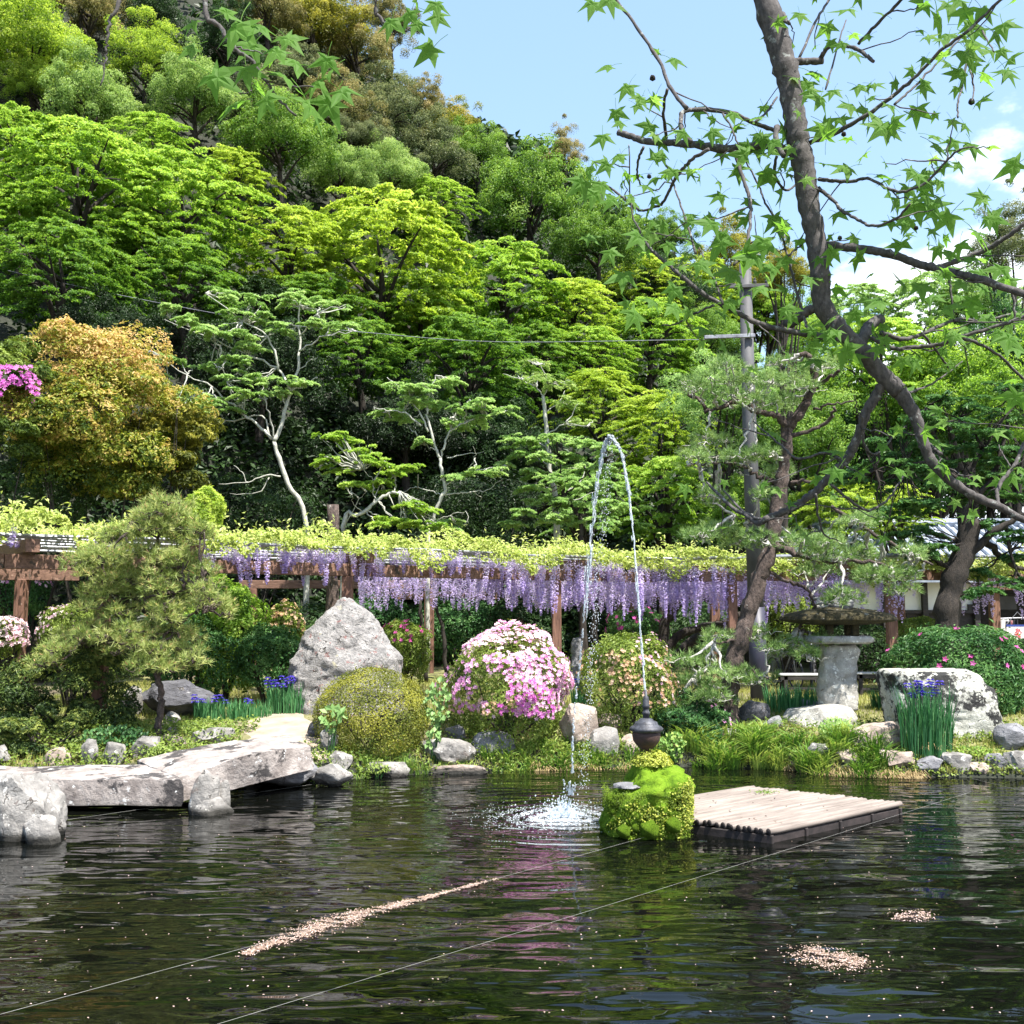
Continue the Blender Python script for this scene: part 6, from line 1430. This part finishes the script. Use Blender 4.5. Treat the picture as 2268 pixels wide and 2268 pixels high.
leafy('leafy creepers over the stones of the left bank', 255, 1630, 150, 50, 14.4, 'azd', 420, .06)
leafy('leafy weed at the left end of the bridge joint', 355, 1668, 60, 36, 13.9, 'azl', 220, .05)
leafy('fresh green weed under the lichened boulder', 2140, 1665, 130, 24, 14.75, 'maple_g', 330, .05)
leafy('arching pale weeds hanging over the water beside the fountain', 1490, 1655, 60, 70, 15.3, 'grass', 200, .07)

# ------------------------------------------------------------------ things on the water
def wp(px, py, z=0.0):
    """point where the ray through a pixel meets height z"""
    d = U(px, py, 1.0) - [0, 0, CAMZ]; k = (z - CAMZ) / d[2]; return np.array([d[0] * k, k, z])
for nm, a, b, lb in (('a', (-300, 1879), (1100, 1676), 'thin line stretched over the pond along the stone bridge'), ('b', (-400, 2355), (1620, 1800), 'thin line over the pond touching the drift of fallen petals'), ('c', (200, 2354), (2150, 1754), 'thin line over the pond passing in front of the raft'), ('d', (2050, 1698), (2500, 1805), 'thin line over the pond at the right shore')):
    A, B = wp(*a, .03), wp(*b, .03); g = G(); P = [A + (B - A) * t + [0, 0, -.012 * math.sin(math.pi * t)] for t in np.linspace(0, 1, 20)]
    tube(g, np.array(P) - A, .0010, 4, k=1); tag(link('guard_line', g.mesh('guard_line', [M_wire]), None, A), lb, 'line')
def petals(name, pts, n, wid, label, sz=.0145, extra=None):
    n = int(n * 2.6)
    P = np.array([wp(*p) for p in pts]); t = rng.uniform(0, len(P) - 1, n); i = np.minimum(t.astype(int), len(P) - 2); f = (t - i)[:, None]; Cc = P[i] * (1 - f) + P[i + 1] * f
    w = np.interp(t, range(len(wid)), wid)[:, None]; Cc = Cc + rng.normal(size=(n, 3)) * w * [1.0, 1.0, 0]; Cc = Cc[np.sin(Cc[:, 0] * 23 + 3 * np.sin(Cc[:, 1] * 17)) * np.sin(Cc[:, 1] * 29 + Cc[:, 0] * 5) + rng.normal(size=n) * .35 > -.25]; n = len(Cc); Cc[:, 2] = .006 + rng.uniform(0, .004, n)
    g = G(); leaves(g, Cc, UP + rng.normal(size=(n, 3)) * .16, sz * rng.uniform(.6, 1.3, n), sz * .7, rng.uniform(0, 1, n)); tag(link(name, g.mesh(name, [K['petal']])), label, None, kind='stuff')
petals('petal_drift', [(535, 2118), (640, 2078), (720, 2050), (790, 2028), (880, 2005), (960, 1985), (1100, 1948)], 3000, [.02, .05, .075, .06, .035, .02, .012], 'long drift of pale fallen petals floating along the thin line')
petals('petal_raft', [(1800, 2105), (1822, 2125), (1850, 2130), (1900, 2130)], 800, [.07, .10, .11, .05], 'patch of fallen blossom floating at lower right')
petals('petal_patch', [(2000, 2035), (2025, 2030), (2055, 2020)], 240, [.04, .06, .03], 'small patch of fallen blossom floating near the right edge')
n = 260; g = G(); C = np.array([wp(rng.uniform(0, 2268), 1760 + 500 * rng.random()) for _ in range(n)]); C[:, 2] = .005
leaves(g, C, UP + rng.normal(size=(n, 3)) * .05, .016, .012, rng.uniform(.5, 1, n)); tag(link('floating_specks', g.mesh('floating_specks', [K['petal']])), 'single petals scattered over the dark water', None, kind='stuff')

# ------------------------------------------------------------------ the near sweetgum tree
GY = 4.4
sg = empty('sweetgum_tree', (3.6, 1.0, gz(3.6, 1.0)), 'near tree with star-shaped green leaves whose long bough hangs in from above', 'tree'); SO = np.array(sg.location)
Z6 = ((1300, 0), .501); Z7 = ((1300, 600), .501); Z8 = ((1700, 600), .52); ZA = ((0, 0), 1.0)
g = G(); tw = []
def bough(s, w, Z=Z6, Y=GY, dy=0.0, dys=0.0, sides=8, name=None, k=6):
    P, R = pxline(s, Y, Z[0], Z[1], w, dy, dys); P_, R_ = tube(g, P - SO, R, sides, k=k, jit=.0016, rough=.04); tw.append(P_ + SO); return P
P, R = pxline('790,0 850,200 900,400 930,600 960,750 980,900 1010,1050 1030,1200 1042,1350 1130,1470 1220,1560 1290,1640 1380,1730', GY, *Z6, (57, 36))
P2, R2 = pxline('1409,540 1450,640 1480,740 1530,850 1630,945 1740,1010 1830,1045 1932,1100 2200,1190', GY, *Z7, (28, 14)); 
top = np.array([[3.6, 1.0, SO[2] - .1], [3.55, 1.0, 2.2], [3.35, 1.6, 3.6], [2.7, 2.9, 5.1], [2.0, 4.0, 6.0], [1.35, 4.35, 5.75], list(U(1668, -190, GY))]); 
P_, R_ = tube(g, np.concatenate([top, P]) - SO, np.concatenate([[.26, .2, .15, .10, .08, .070, .060], R]), 16, k=8, jit=.0008, rough=.012)
link('trunk', g.mesh('trunk', [M_gum], True), sg); g = G()
tube(g, np.concatenate([P[-1:], P2[1:]]) - SO, np.concatenate([R[-1:], R2[1:]]), 12, k=8, jit=.001, rough=.02)
link('limb', g.mesh('limb', [M_gum], True), sg)
BL = [
 ('900,670 800,640 700,650 600,658 480,640 380,632 270,628 200,605 140,585', (22, 14), Z6, .5), ('460,630 425,590 415,540 430,490 520,485 640,500 740,545 830,578', (11, 10), Z6, .3), ('440,478 370,390 330,290 240,150 130,0 60,-80', (10, 6), Z6, .4), ('355,395 338,500 350,610', (7, 8), Z6, .4),
 ('540,660 470,700 430,740 390,790 370,830 340,890 310,912 240,930 190,900 130,850 50,800', (9, 5), Z6, .5), ('655,672 680,760 705,830 722,900 722,980 712,1060 695,1120 650,1170', (10, 6), Z6, -.3), ('250,650 228,700 222,760 236,818', (7, 4), Z6, .2),
 ('905,272 960,272 1045,270', (18, 16), Z6, 0), ('1030,262 1060,215 1110,200 1180,212 1230,240 1268,272', (11, 8), Z6, -.2), ('1200,195 1290,100 1390,0 1450,-70', (8, 6), Z6, -.3), ('940,252 1010,100 1070,0 1100,-60', (7, 5), Z6, .3), ('1055,395 1110,200 1146,88', (5, 3), Z6, .3),
 ('985,632 1100,588 1200,530 1320,450 1440,350 1560,230 1700,120 1830,0 1900,-60', (11, 6), Z6, -.6), ('1360,462 1430,400 1500,330 1620,200 1700,120', (6, 4), Z6, .2), ('1025,792 1100,800 1180,800 1240,790 1330,832 1400,846 1510,800 1600,700 1650,660', (9, 5), Z6, -.5),
 ('1025,830 1090,890 1140,940 1200,970 1260,1000 1360,970 1430,900', (9, 5), Z6, -.5), ('1055,1086 1200,1098 1300,1115 1400,1142 1480,1172 1550,1186 1650,1215 1750,1240 1932,1302 2100,1350', (20, 17), Z6, -.5), ('1550,1184 1700,1130 1780,1095 1850,1050 1932,990 2050,880', (12, 11), Z6, -.2),
 ('1600,1205 1610,1300 1622,1420', (7, 4), Z6, 0), ('1880,1290 1890,1380 1885,1460', (7, 4), Z6, 0), ('1125,1502 1000,1480 880,1462 760,1430 690,1395 620,1360 500,1290 440,1240 380,1190 330,1145 280,1100 245,1050 230,1010 195,920 185,640', (15, 3), Z6, .3),
 ('1030,1352 980,1375 940,1402 880,1445', (20, 26), Z6, .1), ('560,1350 500,1375 450,1400 400,1430 330,1440', (6, 3), Z6, .2), ('600,1345 570,1250 535,1190 500,1100', (6, 3), Z6, .2), ('980,1475 960,1400 930,1300 905,1200 890,1140 850,1000 790,900 760,820 690,690', (7, 4), Z6, .3),
 ('890,1130 940,1090 980,1058', (5, 3), Z6, .1), ('480,1120 440,980 390,840 340,700', (6, 3), Z6, .4), ('1185,1535 1225,1480 1250,1440 1300,1412', (30, 24), Z6, .15), ('1255,1492 1350,1538 1450,1535 1550,1525 1650,1490 1750,1462 1850,1430 1932,1400 2050,1350', (10, 7), Z6, -.2),
 ('1300,1470 1400,1500 1480,1478 1550,1445 1650,1410 1750,1420 1900,1380', (11, 5), Z6, .4), ('1480,1470 1550,1560 1610,1640', (6, 4), Z6, .2), ('1650,1490 1730,1520 1820,1570 1932,1680', (8, 6), Z6, .2), ('840,690 832,780 880,840 935,810', (7, 5), Z6, .2), ('745,540 800,490 840,430', (6, 5), Z6, .2), ('600,500 640,570 670,640', (5, 4), Z6, -.1), ('700,1110 745,1060 740,950', (4, 2), Z6, .0),
 ('840,560 836,620 870,690', (15, 12), Z6, -.1), ('865,60 880,90 895,105', (12, 8), Z6, -.1),
 ('1680,275 1660,380 1640,450 1640,520', (6, 4), Z6, -.2), ('1680,270 1700,330 1710,400 1700,450', (5, 3), Z6, -.2), ('1740,120 1770,180 1800,230', (5, 3), Z6, -.2),
 ('500,455 470,520 420,600 395,680 370,740 345,790 310,830 260,880 220,925 170,965 120,1000 60,1030 0,1052', (24, 15), Z8, .3), ('0,1052 -40,1075 -90,1040 -150,1010 -210,950 -260,900', (14, 5), Z8, .35), ('0,1060 -60,1050 -130,1000 -190,930', (8, 4), Z8, .3),
 ('270,910 330,960 400,1012 440,1018 500,985 540,935 580,870', (7, 4), Z8, .2), ('205,950 215,1040 240,1120 300,1150', (6, 3), Z8, .2), ('310,800 240,775 130,800 60,745 0,695 -60,640', (7, 3), Z8, .4), ('405,620 402,690 430,770 480,772 540,700 590,660', (6, 3), Z8, .2),
 ('590,522 700,480 830,385', (6, 3), Z8, .2), ('985,1000 978,940 1010,880 1050,830 1092,740 1150,640', (9, 8), Z8, .2), ('1035,835 1000,780 985,740', (4, 2), Z8, .1), ('860,945 860,1000 830,1080', (6, 4), Z8, .2), ('740,780 690,740 630,660 600,600', (8, 6), Z8, .2), ('800,900 770,870 730,830', (6, 3), Z8, .1)]
for i, (s_, w, Z, dy) in enumerate(BL):
    g = G(); bough(s_, w, Z, GY, dy=dy); link('branch', g.mesh('branch', [M_gum], True), sg)
# overhead limb outside the picture that carries the left twigs
g = G(); tube(g, np.array([[3.45, 1.3, 3.2], [2.3, 2.2, 4.6], [.8, 2.8, 5.0], [-.4, 2.9, 5.0], [-1.3, 2.9, 4.8]]) - SO, [.13, .10, .07, .05, .03], 9, k=6, jit=.01)
LYd = 2.9
for pts, w, join in ((('262,0 245,40 240,80 235,110 232,140 222,190'), (9, 3), (-1.2, 2.9, 4.82)), (('451,0 487,60 522,107 558,137 588,178 618,220 656,256'), (12, 5), (-.9, 2.9, 4.9)), (('835,0 838,35 862,60 895,70'), (9, 6), (-.4, 2.9, 5.0)), (('522,107 550,112 588,119'), (4, 3), None), (('588,178 640,190 707,193'), (5, 3), None), (('558,200 540,208 528,205'), (3, 3), None), (('895,70 915,60 930,55'), (4, 3), None)):
    Q, r = pxline(pts, LYd, (0, 0), 1, w)
    if join is not None: J = np.array(join); Q = np.concatenate([[J], [(J + Q[0]) / 2 + [.03, 0, 0]], Q]); r = np.concatenate([[r[0] * 1.8, r[0] * 1.3], r])
    tube(g, Q - SO, r, 8, k=6, jit=.002, rough=.08)
link('twig', g.mesh('twig', [M_gum], True), sg)
# star leaves
def star_leaf(seed):
    r = np.random.default_rng(seed); A = np.radians([90, 90 + 55, 90 - 55, 90 + 118, 90 - 118]); Ls = np.array([1, .92, .92, .62, .62]) * r.uniform(.9, 1.1, 5)
    order = np.argsort(A); A, Ls = A[order], Ls[order]; ring = []
    for k in range(5):
        a = A[k]; L = Ls[k]
        for f, w in ((.50, -.165), (1.0, 0), (.50, .165)):
            aw = a + w * (1.0 if f < 1 else 0) / max(f, .5) ; ring.append((L * f * math.cos(aw), L * f * math.sin(aw)))
        if k < 4: am = (a + A[k + 1]) / 2; ring.append((.41 * math.cos(am), .41 * math.sin(am)))
    ring.append((0, -.10)); ring = np.array(ring); n = len(ring)
    z = lambda q: -.22 * (q ** 2).sum(-1) + .05 * np.sin(q[..., 0] * 6 + seed)
    V = [np.array([0, .12, z(np.array([0, .12])) - .015])] + [np.array([x, y, z(np.array([x, y]))]) for x, y in ring]
    half = [np.array([(x) * .5, .06 + y * .5, z(np.array([x * .5, y * .5])) + (.03 if i % 4 != 1 else -.02)]) for i, (x, y) in enumerate(ring)]
    V = V + half; t1 = [(0, n + 1 + i, n + 1 + (i + 1) % n) for i in range(n)]; q = [(n + 1 + i, 1 + i, 1 + (i + 1) % n, n + 1 + (i + 1) % n) for i in range(n)]
    g = G(); g.add(np.array(V), [np.array(t1), np.array(q)], .5); tube(g, [(0, -.08, 0), (.02, -.45, .06), (.03, -.85, .02)], [.016, .012, .014], 4, k=3, tint=.75)
    return g.mesh('leaf', [K['gum']])
SL = [star_leaf(k) for k in range(4)]
LF = '''100,310,6 180,400,9 380,280,8 300,450,6 240,450,7 130,510,7 70,620,6 280,570,7 90,740,7 300,720,5 550,600,7 380,770,6 450,770,6 170,780,7 60,830,8 120,900,8 200,900,7 260,840,6 590,880,7 550,1000,9 590,1080,10 780,1080,9 640,1220,10 740,1150,9 830,980,8 860,870,7 700,980,7 160,1230,8 230,1060,8
200,1400,9 290,1350,8 380,1370,8 520,1470,8 590,1400,8 710,1450,7 690,1330,7 390,1290,7 880,1380,7 1010,1610,9 1140,1560,8 1000,1530,6 1110,960,8 1150,760,9 1100,1480,6 1300,1350,8 940,80,7 1060,130,7 1150,60,9 1180,250,6 1000,340,8 1030,450,9 1160,480,8 1050,560,8 1060,620,8 1200,400,6 1310,580,9 1330,480,7 1460,500,9 1490,410,6 1360,380,6 1270,390,6 1080,200,5 1130,210,5
1040,740,6 900,760,8 760,620,8 640,520,6 740,540,6 1550,90,10 1700,200,9 1840,130,9 1680,130,8 1600,40,8 1750,350,7 1870,280,7 1860,330,7 1740,460,6 1670,570,6 1530,620,7 1540,660,8 1600,680,7 1700,660,9 1640,740,6 1570,750,7 1900,740,9 1430,770,7 1480,790,7 1500,830,7 1340,880,8 1460,920,9 1510,930,9 1400,1000,6 1430,990,6 1600,970,8 1690,940,7 1750,880,7 1790,980,8 1720,1050,8 1550,1110,8 1590,1130,7 1480,1280,8 1640,1330,9
1700,1340,8 1830,1200,8 1870,1250,8 1680,1470,8 1850,1510,9 1900,1760,9 1900,1560,7 1520,1330,7 1400,1280,8 1180,1400,7 1100,1290,7 880,1300,6 600,1050,7 450,970,6 830,640,7 880,720,7 1600,300,6 1780,240,7 1650,20,8 1480,20,7 1750,60,8 1900,10,8 30,30,8 95,15,9 700,1130,9 480,1090,7 1240,1340,8 350,1180,7 100,1130,7 330,1010,6 500,1180,8 760,1290,8 820,1200,8 1370,900,6 1420,850,7 1560,900,7
420,600,6 560,540,5 700,700,7 660,760,6 820,800,6 220,480,6 330,640,6 150,560,5 1090,420,7 1230,500,7 1120,540,7 1260,560,7 980,420,6 1350,560,7 1440,330,5 1620,640,6 1480,870,7 1560,820,6 1530,960,7 1770,1130,7 1650,1100,7 1560,1240,7 1740,1290,7 1800,1440,7 1620,1500,6 1880,1420,7 1600,170,7 1740,150,7 1830,240,6 1680,60,7 10,760,7 -20,820,8 30,870,7'''
LL = '''130,95,7,L 130,190,7,L 300,110,13,L 375,110,9,L 350,180,11,L 210,290,12,L 330,270,9,L 290,400,11,L 400,380,9,L 480,150,9,L 470,300,12,L 430,230,9,L 640,280,9,L 560,400,12,L 640,390,11,L 630,230,8,L 680,350,9,L 370,330,8,L 520,250,9,L 590,320,9,L 250,60,7,L 450,200,9,L 870,90,8,L 940,60,8,L 1030,70,8,L 1020,190,9,L 960,10,7,L 1035,25,7,L 960,100,6,L'''
cnt = 0
def put(P3, size, up_b=.5):
    global cnt
    N = Vector((rng.normal() * .5, -.8 + rng.normal() * .4, up_b * .8 + rng.normal() * .35)).normalized(); D = Vector((rng.normal() * .9, rng.normal() * .3, -.9 + rng.normal() * .5)); D = (D - N * D.dot(N)).normalized(); X = D.cross(N)
    M = Matrix((X, D, N)).transposed().to_4x4()
    o = link('leaf', SL[cnt % 4], sg); o.matrix_local = Matrix.Translation(Vector(P3 - SO)) @ M @ Matrix.Scale(size, 4); cnt += 1
for q in LF.split():
    a, b, sz = q.split(','); Yl = GY + rng.uniform(-.35, .35); put(U(1300 + float(a) * .501, float(b) * .501 - 8, Yl), float(sz) * .0122 * rng.uniform(.85, 1.1))
for q in LL.split():
    a, b, sz, _ = q.split(','); put(U(350 + float(a) * .595, float(b) * .595 - 6, LYd + rng.uniform(-.15, .15)), float(sz) * .0085, .6)
allt = np.concatenate(tw); vis = allt[(allt[:, 0] > -.3) & (allt[:, 2] > 2.9)]
while cnt < 296:
    p = vis[rng.integers(len(vis))]; put(p + rng.normal(size=3) * [.09, .1, .06] - [0, 0, .04], .085 * rng.uniform(.7, 1.1))
g = G()                                                 # the many smaller leaves and thin twigs further out
vis2 = allt[(allt[:, 0] > -.6) & (allt[:, 2] > 2.4)]; tgw = G()
lv_ = np.empty(len(SL[0].vertices) * 3, np.float32); SL[0].vertices.foreach_get('co', lv_); lv_ = lv_.reshape(-1, 3); lp_ = [list(p.vertices) for p in SL[0].polygons]; l3 = [p for p in lp_ if len(p) == 3]; l4 = [p for p in lp_ if len(p) == 4]
for k in range(190):
    b = vis2[rng.integers(len(vis2))]; p = b + rng.normal(size=3) * [.13, .16, .08] - [0, 0, .03]
    N = Vector((rng.normal() * .6, -.6 + rng.normal() * .5, .5 + rng.normal() * .4)).normalized(); D = Vector((rng.normal() * .9, rng.normal() * .4, -.8 + rng.normal() * .5)); D = (D - N * D.dot(N)).normalized(); X = D.cross(N)
    M3 = np.array(Matrix((X, D, N)).transposed()); g.add((lv_ * .058 * rng.uniform(.6, 1.2)) @ M3.T + p - SO, [l3, l4], rng.uniform(.2, .9))
    if k % 2 == 0: tube(tgw, [b - SO, (b + p) / 2 - SO + rng.normal(size=3) * .01, p - SO], [.0035, .0028, .002], 4, k=3, jit=.004)
link('small_leaves', g.mesh('small_leaves', [K['gum']]), sg)['kind'] = 'stuff'; link('fine_twigs', tgw.mesh('fine_twigs', [M_gum]), sg)['kind'] = 'stuff'
sb_, sf_ = ico(2); sb_ = sb_ * (1 + .18 * (np.arange(len(sb_)) % 3 == 0))[:, None]; ballm = mesh('seed_ball', sb_, [sf_], None, False, [M_bark])
for a, b, r in ((275, 780, .010), (1118, 1052, .010), (1135, 593, .011), (1455, 1008, .010), (290, 345, .013), (1700, 450, .014)):
    o = link('seed_ball', ballm, sg, U(1300 + a * .501, b * .501, GY - .02) - SO); o.scale = (r, r, r)

# more trees filling the upper slope
for px, py, R, k, m, lb in [
 (1560, 760, 90, 'r', 'camphor', 'round green tree low on the right shoulder of the hill'), (1680, 700, 90, 'm', 'maple_g', 'green maple between the pole top and the near bough'), (1480, 660, 90, 'r', 'dark', 'dark tree behind the right-hand yellow maples'),
 (1270, 700, 110, 'm', 'maple_y', 'yellow-green maple below the dark camphor on the right slope'), (1300, 800, 100, 'm', 'maple_g', 'green maple above the glowing yellow one'), (330, 330, 100, 'm', 'maple_g', 'bright green maple under the pointed yellow tree'), (520, 400, 90, 'm', 'maple_y', 'yellow-green maple below the hanging star leaves'),
 (110, 330, 90, 'm', 'maple_y', 'yellow-tipped maple near the top of the left slope'), (960, 460, 90, 'm', 'maple_g', 'green maple crown right above the biggest maple'), (750, 400, 90, 'r', 'pale', 'pale tree behind the biggest maple'), (560, 230, 80, 'r', 'grey', 'grey-green tree right behind the hanging star leaves'),
 (660, 180, 80, 'r', 'grey', 'grey-green evergreen under the golden-topped one'), (790, 320, 70, 'r', 'grey', 'grey evergreen on the middle of the ridge side'), (100, 200, 80, 'r', 'maple_y', 'yellow-green rounded tree below the corner tree'), (330, 40, 80, 'c', 'dark', 'very dark pointed evergreen at the top edge'), (700, 700, 120, 'm', 'maple_d', 'dark green maple behind the top of the tallest cherry'),
 (930, 700, 130, 'm', 'maple_g', 'green maple layer under the biggest maple'), (560, 700, 110, 'm', 'shade', 'maple coloured as canopy shade in the hollow behind the tallest cherry'), (1180, 800, 110, 'm', 'maple_d', 'deep green maple left of the glowing yellow one'), (300, 560, 120, 'm', 'maple_g', 'bright maple bough in the middle of the left slope'), (40, 500, 120, 'm', 'maple_g', 'green maple bough at the left edge'),
 (1600, 690, 100, 'r', 'camphor', 'round green tree just left of the pole top'), (1700, 680, 90, 'r', 'maple_g', 'green rounded tree just right of the pole top'), (1620, 600, 85, 'c', 'goldtop', 'olive tree crown behind the very top of the pole'),
 (1780, 760, 90, 'r', 'maple_g', 'green tree right behind the fork of the near bough')]:
    hill_tree(px, py, R, k, m, lb)
